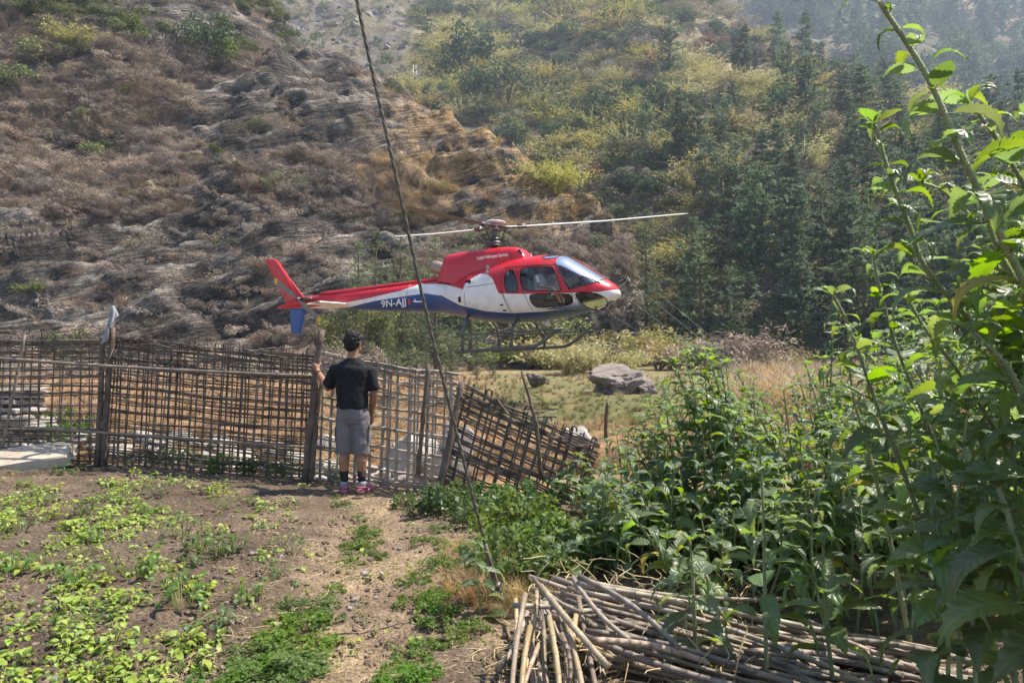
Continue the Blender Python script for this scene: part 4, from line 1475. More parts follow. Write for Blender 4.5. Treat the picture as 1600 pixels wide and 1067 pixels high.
# cabin inside
xf0, xf1 = 0.0, 2.75
zf = float(prof(1.0)[1]) + 0.32
mb = MB(); mb.box(((xf0 + xf1) / 2, 0, zf), (xf1 - xf0, 1.5, 0.06)); mb.box((xf0, 0, zf + 0.5), (0.06, 1.3, 0.95)); mb.build('cabin_floor', M_cabin, heli)
mb = MB(); mb.box((2.55, 0.0, zf + 0.42), (0.3, 0.75, 0.42), Matrix.Rotation(R(-20), 3, 'Y')); mb.box((2.35, 0, zf + 0.2), (0.5, 0.3, 0.4)); mb.box((2.82, 0, zf + 0.10), (0.32, 0.5, 0.16)); mb.build('instrument_panel_and_dark_block', M_black, heli)  # last box is an added dark block that keeps the chin window dark
for sx, sy in ((1.45, -0.42), (1.45, 0.42), (0.35, -0.55), (0.35, 0.0), (0.35, 0.55)):
    st_ = obj('seat', None, heli, (sx, sy, zf))
    for nm, c, s, an in (('cushion', (0.1, 0, 0.3), (0.48, 0.44, 0.12), 0), ('seat_back', (-0.14, 0, 0.66), (0.10, 0.44, 0.72), -10), ('headrest', (-0.22, 0, 1.08), (0.08, 0.26, 0.16), -8)):
        bm = bmesh.new(); bmesh.ops.create_cube(bm, size=1.0)
        bmesh.ops.transform(bm, matrix=Matrix.Translation(c) @ Matrix.Rotation(R(an), 4, 'Y') @ Matrix.Diagonal((*s, 1)), verts=bm.verts)
        bmesh.ops.bevel(bm, geom=bm.edges, offset=0.03, segments=2, affect='EDGES')
        me = bpy.data.meshes.new(nm); bm.to_mesh(me); bm.free(); me.materials.append(M_seat)
        obj(nm, me, st_)


def lettering(name, text, size, p0, p1, m, parent):
    """Flat painted letters from p0 to p1 on the starboard side."""
    cu = bpy.data.curves.new(name, 'FONT')
    cu.body = text; cu.size = size; cu.extrude = 0.002; cu.offset = size * 0.012
    tmp = bpy.data.objects.new(name, cu)
    COL.objects.link(tmp)
    bpy.context.view_layer.update()
    me_ = bpy.data.meshes.new_from_object(tmp.evaluated_get(bpy.context.evaluated_depsgraph_get()))
    bpy.data.objects.remove(tmp)
    me_.materials.clear(); me_.materials.append(m)
    co = np.array([v_.co[:] for v_ in me_.vertices])
    w_ = co[:, 0].max()
    p0, p1 = Vector(p0), Vector(p1)
    d_ = p1 - p0; Ln = d_.length; d_ = d_.normalized()
    out = d_.cross(Vector((0, 0, 1))).normalized()
    up_ = out.cross(d_)
    for v_ in me_.vertices:
        v_.co = p0 + d_ * (v_.co.x * Ln / w_) + up_ * v_.co.y + out * v_.co.z
    me_.name = name
    return obj(name, me_, parent)


def boom_pt(px, py, off=0.012):
    x, z = L7(px, py, -0.28)
    return (x, -float(prof(x)[2]) - off, z)


lettering('registration_letters', '9N-AJJ', 0.275, boom_pt(918, 472), boom_pt(1108, 452), M_white_paint, boom)
a_ = boom_pt(1122, 452)
mb = MB(); mb.add([Vector(a_), Vector(a_) + Vector((0.12, -0.01, 0.02)), Vector(a_) + Vector((0.05, -.005, 0.07)), Vector(a_) + Vector((0.12, -.01, 0.09)), Vector(a_) + Vector((0.03, 0, 0.17))], [(0, 1, 2, 3, 4)]); mb.build('flag_decal', mat('red_decal', (0.6, 0.08, 0.05)), boom)
mb = MB()
q = Vector(boom_pt(1155, 433)); q2 = Vector(boom_pt(1255, 428)); dd_ = (q2 - q)
mb.add([q, q + dd_ * 0.15 + Vector((0, 0, 0.03)), q + dd_ * 0.2 + Vector((0, 0, 0.09)), q + dd_ * 0.3 + Vector((0, 0, 0.03)), q + dd_ * 0.65 + Vector((0, 0, 0.012)), q + dd_ * 0.85 + Vector((0, 0, 0.04)), q2, q2 - Vector((0, 0, 0.02)), q + dd_ * 0.4 - Vector((0, 0, 0.02))], [tuple(range(9))[::-1]]); mb.build('mountain_decal', M_white_paint, boom)
pa, pb = L6(398, 354, -.49), L6(622, 325, -.49)
lettering('company_lettering', 'Kailash Helicopter Services', 0.13, (pa[0], -0.515, pa[1]), (pb[0], -0.515, pb[1]), M_white_paint, cowl)
# ------------------------------------------------------------------ woven bamboo fence
M_weave = mat('weathered_bamboo_strip', (0.09, 0.068, 0.052), (0.22, 0.17, 0.128), 7, 0.75, bmp=0.4, bdist=0.004, var=(0.015, 0.35, 0.2), spec=0.3)
M_weave_l = mat('pale_weathered_bamboo_strip', (0.22, 0.175, 0.135), (0.44, 0.37, 0.29), 7, 0.7, bmp=0.4, bdist=0.004, var=(0.015, 0.3, 0.2), spec=0.35)
M_weave_d = mat('dark_bamboo_strip', (0.07, 0.052, 0.039), (0.18, 0.135, 0.10), 7, 0.75, bmp=0.4, bdist=0.004, var=(0.015, 0.35, 0.2), spec=0.3)
M_rail = mat('grey_bamboo_pole', (0.13, 0.10, 0.075), (0.26, 0.21, 0.16), 9, 0.6, bmp=0.3, bdist=0.004, spec=0.4)
M_post = mat('rough_wood_post', (0.075, 0.055, 0.042), (0.20, 0.15, 0.115), 8, 0.9, bmp=0.9, bdist=0.012, bscale=24, spec=0.2)


def woven_panel(name, label, tl, tr, bl, br, ncol, nrow, m, seed, sag=0.02, rad=0.0085, gap=0.016, cpair=True, rowpair=2, loose=0.0, bent=0.35, dens=0.45, messy=8):
    """Uprights and strands, each strand passing before and behind the uprights by turns."""
    g_ = random.Random(seed)
    tl, tr, bl, br = [Vector(p) for p in (tl, tr, bl, br)]
    t = thing(name, label, 'fence', bl, 0, 'woven bamboo fence panels')
    nrm_ = ((br - bl).cross(tl - bl)).normalized()
    if nrm_.y > 0: nrm_ = -nrm_
    along = (tr - tl).normalized(); upw = (tl - bl).normalized()
    jit = [g_.uniform(-0.02, 0.02) for _ in range(ncol)]
    def pt(s, q):
        p = (bl * (1 - s) + br * s) * (1 - q) + (tl * (1 - s) + tr * s) * q
        return p + Vector((0, 0, -sag * 4 * s * (1 - s) * q)) - bl
    Lw = (br - bl).length
    for i in range(ncol):
        s = (i + 0.5) / ncol
        for k in range(2 if cpair else 1):
            mb_ = MB()
            o = along * ((k - 0.5) * gap * (1 if cpair else 0) + jit[i])
            lean = g_.uniform(-0.018, 0.018)
            hi = 1.0 + g_.uniform(0.0, 0.03)
            P = []
            for q in np.linspace(-0.02, hi, 9):
                P.append(pt(s + lean * q, q) + o + Vector((g_.uniform(-1, 1), g_.uniform(-1, 1), 0)) * 0.003)
            if g_.random() < bent and k == 0:       # end bent over the top strand
                top = P[-1]
                P += [top + along * 0.015 + upw * 0.014, top + along * 0.045 + upw * 0.01 - nrm_ * 0.01, top + along * 0.055 - upw * 0.03]
            mb_.tube(P, [rad * g_.uniform(0.9, 1.25)] * (len(P) - 1) + [rad * 0.7], 5, flat=0.6)
            mb_.build('upright', m, t)
    amp = rad * 1.25
    for r in range(nrow):
        q = (r + 0.35) / nrow
        q = q + dens * (math.sin(2 * math.pi * q) / (2 * math.pi)) * -1.0
        q = q + g_.uniform(-0.25, 0.25) / nrow
        wander = [g_.uniform(-1, 1) * (0.005 + loose) for _ in range(4)]
        for k in range(rowpair):
            mb_ = MB()
            P = []
            s0, s1 = -0.012 * g_.random(), 1 + 0.015 * g_.random()
            ns = ncol * 2 + 1
            off = (k - (rowpair - 1) / 2) * rad * 2.1
            ph = g_.uniform(0, 6.28); wv = g_.uniform(1.0, 2.5)
            sl = g_.uniform(-0.008, 0.008)
            for j in range(ns):
                s = s0 + (s1 - s0) * j / (ns - 1)
                sgn = math.cos(math.pi * (s * ncol - 0.5 + r + (k if rowpair > 1 and g_.random() < 0 else 0)))
                wob = np.interp(s, [0, .33, .66, 1], wander) + (0.004 + loose * 0.6) * math.sin(ph + wv * 6.28 * s)
                P.append(pt(s, q) + nrm_ * (amp * sgn) + upw * (off + wob + sl * (s - .5)))
            mb_.tube(P, rad * g_.uniform(0.65, 1.3), 4, flat=0.9)
            mb_.build('strand', m, t)
    for k in range(messy):
        mb_ = MB()
        s, q = g_.random() * 0.85, 1 - 0.42 * g_.random() ** 1.6
        ln, sl = g_.uniform(0.06, 0.2), g_.gauss(0, 0.04)
        P = [pt(s + ln * e, q + sl * e * 2 + g_.gauss(0, 0.006)) + nrm_ * g_.uniform(0.01, 0.035) for e in (0, .25, .5, .75, 1)]
        mb_.tube(P, rad * g_.uniform(0.5, 0.9), 4)
        mb_.build('loose_strip', M_rail if g_.random() < 0.3 else m, t)
    return t


def P0(u, v, Y): return at(u, v, Y)


woven_panel('woven_fence', 'dark woven bamboo fence panel furthest from the person, beside the flat slab', at(-75, 523, 10.2), at(168, 526, 9.62), at(-85, 726, 10.2), at(166, 730, 9.62), 16, 19, M_weave, 1, gap=0.016, rad=0.0092, loose=0.006, rowpair=3, dens=0.3)
woven_panel('woven_fence', 'long dark woven bamboo fence panel between the cloth post and the person', at(172, 521, 9.6), at(494, 552, 8.55), at(160, 732, 9.55), at(486, 762, 8.5), 29, 21, M_weave_d, 2, loose=0.009, rowpair=3, gap=0.017, rad=0.0092, bent=0.15, messy=46, dens=0.3)
woven_panel('woven_fence', 'pale woven bamboo fence panel behind the person', at(502, 548, 8.5), at(716, 583, 7.95), at(494, 766, 8.45), at(712, 800, 7.9), 16, 18, M_weave_l, 3, rad=0.0105, gap=0.02, loose=0.006, bent=0.12, rowpair=2, messy=16)
woven_panel('woven_fence', 'dark woven bamboo panel slumped sideways into the weeds', at(722, 592, 7.75), at(938, 690, 7.45), at(680, 778, 7.6), at(885, 862, 7.3), 14, 14, M_weave_d, 4, rad=0.0105, gap=0.02, rowpair=3, dens=0.2, bent=0.5, loose=0.006)


def cane_mesh(length, r0, r1, seed, m, bend=0.02, node=0.28, n=8, hollow=True, ring=None):
    """Bamboo cane along +X with swollen joints and an open end."""
    g_ = random.Random(seed)
    mb_ = MB()
    P, Q = [], []
    x = 0.0
    k = 0
    ph = g_.uniform(0, 6.28)
    xs = [0.0]
    while x < length - 0.05:
        step = node * g_.uniform(0.8, 1.2)
        x = min(x + step, length)
        xs.append(x)
    for i, xx in enumerate(xs):
        t_ = xx / length
        r = r0 * (1 - t_) + r1 * t_
        z = bend * length * math.sin(math.pi * t_) * math.cos(ph); y = bend * length * math.sin(math.pi * t_) * math.sin(ph)
        if 0 < i < len(xs) - 1:
            for dx, kk in ((-0.008, 1.0), (-0.003, 1.14), (0.003, 1.14), (0.008, 1.0)):
                P.append((xx + dx, y, z)); Q.append(r * kk)
        else:
            P.append((xx, y, z)); Q.append(r)
    if hollow:
        P.append((length - 0.001, P[-1][1], P[-1][2])); Q.append(Q[-1] * 0.72)
        P.append((length - 0.06, P[-1][1], P[-1][2])); Q.append(Q[-1] * 0.98)
    mb_.tube(P, Q, n)
    if ring is not None:
        kk = 0
        for i in range(len(xs)):
            if 0 < i < len(xs) - 1:
                for j in range(n):
                    for dq in (1,):
                        mb_.m[(kk + dq) * n + j] = 1
                kk += 4
            else:
                kk += 1
        return mb_.mesh('cane', [m, ring], True)
    return mb_.mesh('cane', m, True)


def pole_between(name, a, b, r0, r1, m, label, cat, seed, group=None, node=0.35, hollow=False):
    a, b = Vector(a), Vector(b)
    d_ = b - a
    o = obj(name, cane_mesh(d_.length, r0, r1, seed, m, 0.006, node, 8, hollow), None, a)
    o.rotation_euler = d_.to_track_quat('X', 'Z').to_euler()
    return tag(o, label, cat, group)


RG = 'bamboo rails along the fence'
pole_between('fence_rail', at(-40, 557, 9.9), at(498, 588, 8.35), 0.022, 0.018, M_rail, 'upper grey bamboo rail along the dark fence panels', 'rail', 5, RG)
pole_between('fence_rail', at(8, 665, 9.75), at(492, 700, 8.35), 0.017, 0.014, M_rail, 'lower grey bamboo rail along the dark fence panels', 'rail', 6, RG)
pole_between('fence_rail', at(478, 697, 8.36), at(585, 704, 8.15), 0.014, 0.010, M_rail, 'short bamboo rail behind the knees of the person', 'rail', 7, RG)


def rough_post(label, pts, radii, seed, stubs=4, m=None, name='fence_post'):
    g_ = random.Random(seed)
    pts = [Vector(p) for p in pts]
    base = pts[0].copy()
    P, Q = [], []
    n_ = 12
    for i in range(n_ + 1):
        t_ = i / n_ * (len(pts) - 1)
        k = min(int(t_), len(pts) - 2)
        p = pts[k].lerp(pts[k + 1], t_ - k) - base
        rr = radii[0] * (1 - i / n_) + radii[1] * i / n_
        P.append(p + Vector((g_.uniform(-1, 1), g_.uniform(-1, 1), 0)) * rr * 0.16); Q.append(rr * g_.uniform(0.9, 1.12))
    t = thing(name, label, 'post', base, 0, 'posts and stakes of the fence')
    mb_ = MB(); mb_.tube(P, Q, 9); mb_.build('stake', m or M_post, t, True)
    for k in range(stubs):
        i = g_.randint(2, n_ - 1)
        a_ = g_.uniform(0, 6.28)
        d_ = Vector((math.cos(a_), math.sin(a_) * 0.6, g_.uniform(0.3, 1.0))).normalized()
        mb_ = MB(); mb_.tube([P[i], P[i] + d_ * Q[i] * g_.uniform(1.5, 2.6)], [Q[i] * 0.45, Q[i] * 0.3], 6); mb_.build('branch_stub', m or M_post, t, True)
    return t


rough_post('thick knotty post held by the person', [at(477, 758, 8.3), at(488, 640, 8.25), at(502, 515, 8.2)], (0.050, 0.038), 1, 6)
rough_post('thinner post leaning against the thick knotty post', [at(486, 760, 8.25), at(494, 660, 8.25), at(503, 590, 8.25)], (0.030, 0.024), 2, 3)
rough_post('dark post under the grey cloth', [at(161, 728, 9.5), at(168, 620, 9.5), at(176, 512, 9.5)], (0.042, 0.032), 3, 5)
rough_post('stake bound beside the cloth post', [at(152, 726, 9.48), at(157, 620, 9.48), at(160, 528, 9.48)], (0.035, 0.03), 4, 2)
rough_post('straight stake in front of the pale fence panel', [at(653, 742, 7.85), at(661, 655, 7.9), at(669, 568, 7.9)], (0.026, 0.023), 5, 1)
rough_post('gnarled post where the pale panel meets the slumped panel', [at(684, 775, 7.55), at(705, 680, 7.6), at(722, 596, 7.7)], (0.042, 0.03), 6, 6)
rough_post('thin dark stick leaning out above the slumped panel', [at(846, 748, 7.25), at(838, 660, 7.2), at(815, 580, 7.2)], (0.024, 0.012), 7, 2)
rough_post('short stick standing in the field behind the nettles', [at(946, 690, 8.6), at(947, 660, 8.6), at(949, 628, 8.6)], (0.025, 0.02), 8, 0)
rough_post('pale slanting stick at the open end of the fence', [at(2, 708, 9.7), at(20, 620, 9.7), at(39, 523, 9.7)], (0.02, 0.016), 9, 3, M_rail)
g_ = random.Random(12)
for k, lab in enumerate(('twisted dead vine at the foot of the cloth post', 'dry forked twig against the dark fence foot', 'broken cane poking through the fence below the cloth', 'loose strip hanging across the cloth post', 'thin dry branch at the foot of the long panel')):
    a_ = [at(205, 728, 9.2), at(240, 726, 9.0), at(178, 600, 9.45), at(145, 590, 9.4), at(262, 735, 8.95)][k]
    b_ = [at(232, 690, 9.25), at(262, 690, 9.1), at(192, 560, 9.4), at(178, 545, 9.4), at(330, 745, 8.9)][k]
    mb_ = MB()
    d_ = b_ - a_
    pts = [Vector((0, 0, 0))] + [d_ * q + Vector((g_.gauss(0, .03), g_.gauss(0, .03), g_.gauss(0, .03))) for q in (.3, .6)] + [d_]
    mb_.tube(pts, [0.011, 0.010, 0.008, 0.005], 5)
    mb_.tube([pts[2], pts[2] + Vector((0.12, 0.0, 0.14))], [0.006, 0.003], 4)
    tag(mb_.build('dry_twig', M_rail, None, True, loc=a_), lab, 'twig', 'dry twigs caught in the fence')

# grey cloth hung over the post
M_cloth = mat('faded_grey_cloth', (0.22, 0.23, 0.235), (0.42, 0.43, 0.43), 9, 0.95, bmp=0.4, bdist=0.01, trans=0.15)
cl0 = at(176, 478, 9.45)
nu_, nv_ = 22, 16
Vc, Fc = [], []
for i in range(nu_):
    a_ = i / (nu_ - 1)
    th = R(-150 + 300 * a_)
    for j in range(nv_):
        q = j / (nv_ - 1)
        fold = 1 + 0.35 * math.sin(a_ * 23) * q
        rr = (0.008 + 0.085 * q ** 0.8) * fold
        ln = 0.36 + 0.10 * math.sin(a_ * 5.0) + (0.05 if a_ < 0.5 else -0.12)
        Vc.append((rr * math.sin(th) * 1.15 - 0.05 * q * q, -rr * math.cos(th) * 0.8, -ln * q + 0.01 * math.sin(a_ * 31) * q))
for i in range(nu_ - 1):
    for j in range(nv_ - 1):
        Fc.append((i * nv_ + j, (i + 1) * nv_ + j, (i + 1) * nv_ + j + 1, i * nv_ + j + 1))
cl = obj('cloth', new_mesh('cloth', Vc, Fc, M_cloth, True), None, cl0, None, (0.8, 0.8, 0.95))
sd_ = cl.modifiers.new('thickness', 'SOLIDIFY'); sd_.thickness = 0.004
tag(cl, 'grey cloth hung over the top of a fence post', 'cloth')
# ------------------------------------------------------------------ the person at the fence
PX0, PY0 = (551 - 800) / FPX * 7.86, 7.86
PZ0 = GZ(PX0, PY0) + 0.012
M_skin = mat('skin', (0.24, 0.115, 0.068), (0.33, 0.17, 0.10), 8, 0.5, spec=0.35)
M_shirt = mat('black_cotton', (0.009, 0.009, 0.011), (0.018, 0.018, 0.021), 30, 0.85, bmp=0.35, bdist=0.006, bscale=11, spec=0.2)
M_shorts = mat('grey_cargo_cotton', (0.125, 0.112, 0.118), (0.185, 0.165, 0.17), 14, 0.9, bmp=0.5, bdist=0.008, bscale=13, spec=0.2)
M_hair = mat('black_hair', (0.006, 0.006, 0.007), (0.018, 0.016, 0.015), 60, 0.6, bmp=0.6, bdist=0.006, bscale=90, spec=0.25)
M_sock = mat('black_sock', (0.012, 0.012, 0.014), (0.025, 0.025, 0.028), 40, 0.9)
M_sockg = mat('grey_sock', (0.16, 0.18, 0.19), (0.26, 0.28, 0.29), 40, 0.9)
M_croc = mat('dusty_pink_foam', (0.30, 0.09, 0.13), (0.42, 0.16, 0.20), 12, 0.9, spec=0.15)
M_redstripe = mat('red_sock_mark', (0.55, 0.03, 0.02))

pers = thing('person', 'person in black t-shirt and grey shorts seen from behind, one hand on the fence post', 'person', (PX0, PY0, PZ0))


def rings(mb_, rows, n=18, p=1.0):
    """rows: (x, y, z, rx, ry) horizontal elliptical rings, capped."""
    V_, F_ = [], []
    for (x, y, z, rx, ry) in rows:
        for j in range(n):
            a_ = 2 * math.pi * j / n
            c_, s_ = math.cos(a_), math.sin(a_)
            V_.append((x + rx * math.copysign(abs(c_) ** p, c_), y + ry * math.copysign(abs(s_) ** p, s_), z))
    for i in range(len(rows) - 1):
        for j in range(n):
            k = (j + 1) % n
            F_.append((i * n + j, i * n + k, (i + 1) * n + k, (i + 1) * n + j))
    F_ += [tuple(range(n))[::-1], tuple((len(rows) - 1) * n + j for j in range(n))]
    mb_.add([Vector(v_) for v_ in V_], F_)


def ball(mb_, c, r, rot=None, n=14):
    V_, F_ = [], []
    c = Vector(c)
    for i in range(n + 1):
        th = math.pi * i / n
        for j in range(n * 2):
            ph = math.pi * j / n
            v_ = Vector((r[0] * math.sin(th) * math.cos(ph), r[1] * math.sin(th) * math.sin(ph), r[2] * math.cos(th)))
            V_.append(c + (rot @ v_ if rot is not None else v_))
    m_ = n * 2
    for i in range(n):
        for j in range(m_):
            F_.append((i * m_ + j, (i + 1) * m_ + j, (i + 1) * m_ + (j + 1) % m_, i * m_ + (j + 1) % m_))
    mb_.add(V_, F_)


def blended(mb_, name, m, parent, voxel, smooth_it=3, wr=0.0, wscale=9.0):
    """One continuous skin over overlapping volumes."""
    o = mb_.build(name, m, parent, True)
    r = o.modifiers.new('skin', 'REMESH'); r.mode = 'VOXEL'; r.voxel_size = voxel; r.use_smooth_shade = True
    s = o.modifiers.new('smooth', 'SMOOTH'); s.iterations = smooth_it; s.factor = 0.5
    if wr:
        tx = bpy.data.textures.new(name + '_folds', 'CLOUDS'); tx.noise_scale = 1.0 / wscale; tx.noise_depth = 2
        d_ = o.modifiers.new('folds', 'DISPLACE'); d_.texture = tx; d_.strength = wr; d_.mid_level = 0.5
    return o


HR = Matrix.Rotation(R(-28), 3, 'Z')            # head turned a little to the right
HC = Vector((0.008, 0.015, 1.60))
b = MB()
# head, jaw, nose, ears, neck
ball(b, HC, (0.076, 0.095, 0.108), HR)
ball(b, HC + HR @ Vector((0, 0.028, -0.062)), (0.058, 0.068, 0.062), HR)
ball(b, HC + HR @ Vector((0, 0.098, -0.018)), (0.015, 0.022, 0.026), HR)
ball(b, HC + HR @ Vector((0, 0.082, -0.062)), (0.026, 0.018, 0.012), HR)
for s in (-1, 1):
    ball(b, HC + HR @ Vector((s * 0.079, 0.0, -0.01)), (0.012, 0.022, 0.034), HR)
b.tube([(0.0, -0.005, 1.36), (0.002, 0.0, 1.45), (0.006, 0.01, 1.55)], [0.075, 0.058, 0.056], 14)
# trunk
rings(b, [(0, 0, 0.80, .13, .10), (0, 0, 0.92, .155, .115), (0, 0, 1.05, .14, .10), (0, 0, 1.2, .165, .11), (0, 0, 1.30, .150, .09), (0, 0, 1.36, .10, .07)])
SHL, ELL, WRL = Vector((-0.185, 0.0, 1.305)), Vector((-0.29, 0.09, 1.105)), Vector((-0.435, 0.255, 1.275))
SHR, ELR, WRR = Vector((0.185, 0.0, 1.305)), Vector((0.225, 0.02, 1.045)), Vector((0.175, 0.13, 0.83))
for sh, el, wr in ((SHL, ELL, WRL), (SHR, ELR, WRR)):
    b.tube([sh, sh.lerp(el, 0.5), el, el.lerp(wr, 0.3), el.lerp(wr, 0.7), wr], [0.040, 0.040, 0.040, 0.043, 0.034, 0.027], 12)
# legs
for sx, kx, fx in ((-0.075, -0.082, -0.088), (0.075, 0.095, 0.100)):
    b.tube([(sx, 0, 0.86), (sx, 0, 0.68), (kx, 0.008, 0.50), (kx, 0.004, 0.44), (fx, -0.016, 0.34), (fx, -0.006, 0.22), (fx, 0.0, 0.12), (fx, 0.0, 0.06)], [0.085, 0.08, 0.058, 0.054, 0.058, 0.045, 0.034, 0.038], 14)
    b.tube([(fx, -0.03, 0.04), (fx, 0.08, 0.035), (fx, 0.16, 0.03)], [0.035, 0.04, 0.03], 10)
# left hand closed on the post
hand_c = Vector((-0.465, 0.285, 1.325))
b.tube([WRL, WRL.lerp(hand_c, 0.6), hand_c + Vector((0.0, 0.0, 0.025))], [0.027, 0.036, 0.036], 10, flat=0.75)
for k in range(4):
    z = hand_c.z + 0.035 - 0.021 * k
    ln = (0.9, 1.0, 0.95, 0.8)[k]
    b.tube([hand_c + Vector((0.0, -0.01, z - hand_c.z)), Vector((hand_c.x - 0.035, hand_c.y + 0.015, z + 0.006)), Vector((hand_c.x - 0.062 * ln, hand_c.y + 0.055, z + 0.005)), Vector((hand_c.x - 0.045 * ln, hand_c.y + 0.095, z))], [0.011, 0.0105, 0.0095, 0.008], 8)
b.tube([hand_c + Vector((0.02, 0.0, 0.0)), hand_c + Vector((0.038, 0.03, 0.035)), hand_c + Vector((0.03, 0.07, 0.05))], [0.014, 0.012, 0.009], 8)
# right hand hanging, slightly curled
pd = (WRR - ELR).normalized()
hc2 = WRR + pd * 0.05
b.tube([WRR, hc2, WRR + pd * 0.09], [0.026, 0.038, 0.034], 10, flat=0.6)
for k in range(4):
    o_ = Vector((-0.03 + 0.02 * k, 0.004 * k, 0)) + WRR + pd * 0.085
    ln = (0.85, 1.0, 0.95, 0.75)[k]
    b.tube([o_, o_ + pd * 0.035 * ln, o_ + pd * 0.06 * ln + Vector((-0.012, 0.0, -0.006)), o_ + pd * 0.072 * ln + Vector((-0.03, 0, -0.005))], [0.0105, 0.010, 0.009, 0.0075], 8)
b.tube([WRR + pd * 0.03, WRR + pd * 0.05 + Vector((-0.04, 0.0, 0)), WRR + pd * 0.08 + Vector((-0.05, 0.0, 0))], [0.013, 0.012, 0.009], 8)
blended(b, 'body', M_skin, pers, 0.0075, 2)

b = MB()
rings(b, [(0, 0, 0.895, .168, .135), (0, 0, 0.93, .17, .138), (0, 0, 1.05, .165, .132), (0, 0, 1.18, .182, .132), (0, -0.005, 1.27, .194, .125), (0, -0.005, 1.325, .188, .112), (0.0, 0.0, 1.365, .158, .098), (0.0, 0.0, 1.40, .112, .085), (0.0, 0.0, 1.44, .066, .066)], 24)
for sh, el in ((SHL, ELL), (SHR, ELR)):
    q = sh.lerp(el, 0.83)
    b.tube([Vector((sh.x * 0.72, 0, sh.z + 0.012)), sh, sh.lerp(el, 0.45), q], [0.05, 0.066, 0.070, 0.074], 16)
blended(b, 'shirt', M_shirt, pers, 0.009, 3, 0.034, 7)

b = MB()
rings(b, [(0, 0, 0.74, .15, .115), (0, -0.004, 0.80, .172, .13), (0, -0.004, 0.88, .168, .128), (0, 0, 0.935, .155, .118)], 24)
for sx, kx in ((-0.08, -0.09), (0.082, 0.098)):
    b.tube([(sx, 0, 0.85), (sx, 0, 0.72), (kx, 0.0, 0.52), (kx, 0.0, 0.415)], [0.095, 0.099, 0.094, 0.088], 18)
sho = blended(b, 'shorts', M_shorts, pers, 0.009, 2, 0.03, 9)
for (c, s, rz) in (((0.180, 0.01, 0.62), (0.014, 0.13, 0.17), 0), ((-0.172, 0.01, 0.62), (0.014, 0.13, 0.17), 0), ((0.186, 0.01, 0.70), (0.016, 0.14, 0.05), 0)):
    bm = bmesh.new(); bmesh.ops.create_cube(bm, size=1.0)
    bmesh.ops.transform(bm, matrix=Matrix.Translation(c) @ Matrix.Diagonal((*s, 1)), verts=bm.verts)
    bmesh.ops.bevel(bm, geom=bm.edges, offset=0.008, segments=2, affect='EDGES')
    me = bpy.data.meshes.new('cargo_pocket'); bm.to_mesh(me); bm.free(); me.materials.append(M_shorts)
    obj('cargo_pocket', me, sho)
for sx in (-0.09, 0.098):
    mb = MB(); mb.tube([(sx, 0, 0.419), (sx, 0, 0.43)], [0.0905, 0.0915], 20, caps=False); mb.build('hem', M_shorts, sho, True)
for fx, rz in ((-0.088, 6), (0.100, -22)):
    mb = MB(); mb.tube([(fx, 0, 0.115), (fx, 0, 0.16), (fx, -0.004, 0.235)], [0.042, 0.042, 0.050], 14); sk = mb.build('sock', M_sock, pers, True)
    mb = MB(); mb.tube([(fx, 0.0, 0.05), (fx, 0, 0.09), (fx, 0, 0.122)], [0.044, 0.0435, 0.0425], 14); mb.build('sock_foot', M_sockg, sk, True)
    if fx > 0:
        mb = MB(); mb.box((fx + 0.02, -0.043, 0.185), (0.03, 0.006, 0.012)); mb.build('sock_mark', M_redstripe, sk)
    sh = obj('shoe', None, pers, (fx, 0, 0), (0, 0, R(rz)))
    mb = MB()
    rings(mb, [(0, .06, 0.0, .047, .135), (0, .06, 0.012, .052, .14), (0, .06, 0.03, .052, .14)], 20, 0.85)
    ball(mb, (0, 0.115, 0.03), (.05, .085, .05)); ball(mb, (0, 0.0, 0.03), (.048, .07, .03))
    blended(mb, 'shoe_body', M_croc, sh, 0.006, 2)
    mb = MB(); mb.tube([(-0.052, 0.05, 0.05), (-0.05, -0.02, 0.06), (-0.03, -0.068, 0.066), (0, -0.078, 0.068), (0.03, -0.068, 0.066), (0.05, -0.02, 0.06), (0.052, 0.05, 0.05)], 0.008, 6, flat=1.4); mb.build('heel_strap', M_croc, sh, True)
# hair
b = MB()
ball(b, HC + HR @ Vector((0, -0.014, 0.022)), (0.088, 0.102, 0.104), HR)
ball(b, HC + HR @ Vector((0, -0.045, -0.03)), (0.075, 0.06, 0.075), HR)
g_ = random.Random(4)
for k in range(420):
    th, ph = g_.uniform(0, 6.283), g_.uniform(-0.5, 1.5)
    d_ = HR @ Vector((math.cos(th) * math.cos(ph), math.sin(th) * math.cos(ph), math.sin(ph)))
    if ph < 0.3 and (HR.inverted() @ d_).y > 0.35:
        continue
    c = HC + HR @ Vector((0, -0.014, 0.022)) + Vector((d_.x * 0.08, d_.y * 0.092, d_.z * 0.094))
    dr = (d_ + Vector((g_.gauss(0, .6), g_.gauss(0, .6), g_.gauss(0.15, .6)))).normalized()
    b.tube([c, c + dr * 0.016, c + dr * 0.028 + Vector((0, 0, -0.008))], [0.007, 0.005, 0.002], 5)
blended(b, 'hair', M_hair, pers, 0.0042, 1)
mb = MB()
cc = ELL.lerp(WRL, 0.92); ax = (WRL - ELL).normalized(); s1 = ax.orthogonal().normalized(); s2 = ax.cross(s1)
mb.tube([cc + s1 * 0.034 * math.cos(a_) + s2 * 0.034 * math.sin(a_) for a_ in np.linspace(0, 6.283, 15)], 0.005, 6, caps=False)
mb.build('bracelet', M_black, pers, True)
mb = MB()
for s in (-1, 1):
    mb.tube([HC + HR @ Vector((s * 0.082, 0.0, 0.012)), HC + HR @ Vector((s * 0.076, 0.09, 0.012))], 0.003, 4)
    mb.tube([HC + HR @ Vector((s * 0.012, 0.106, 0.006)), HC + HR @ Vector((s * 0.07, 0.094, 0.008))], 0.016, 8, flat=0.3)
mb.build('sunglasses', M_black, pers)
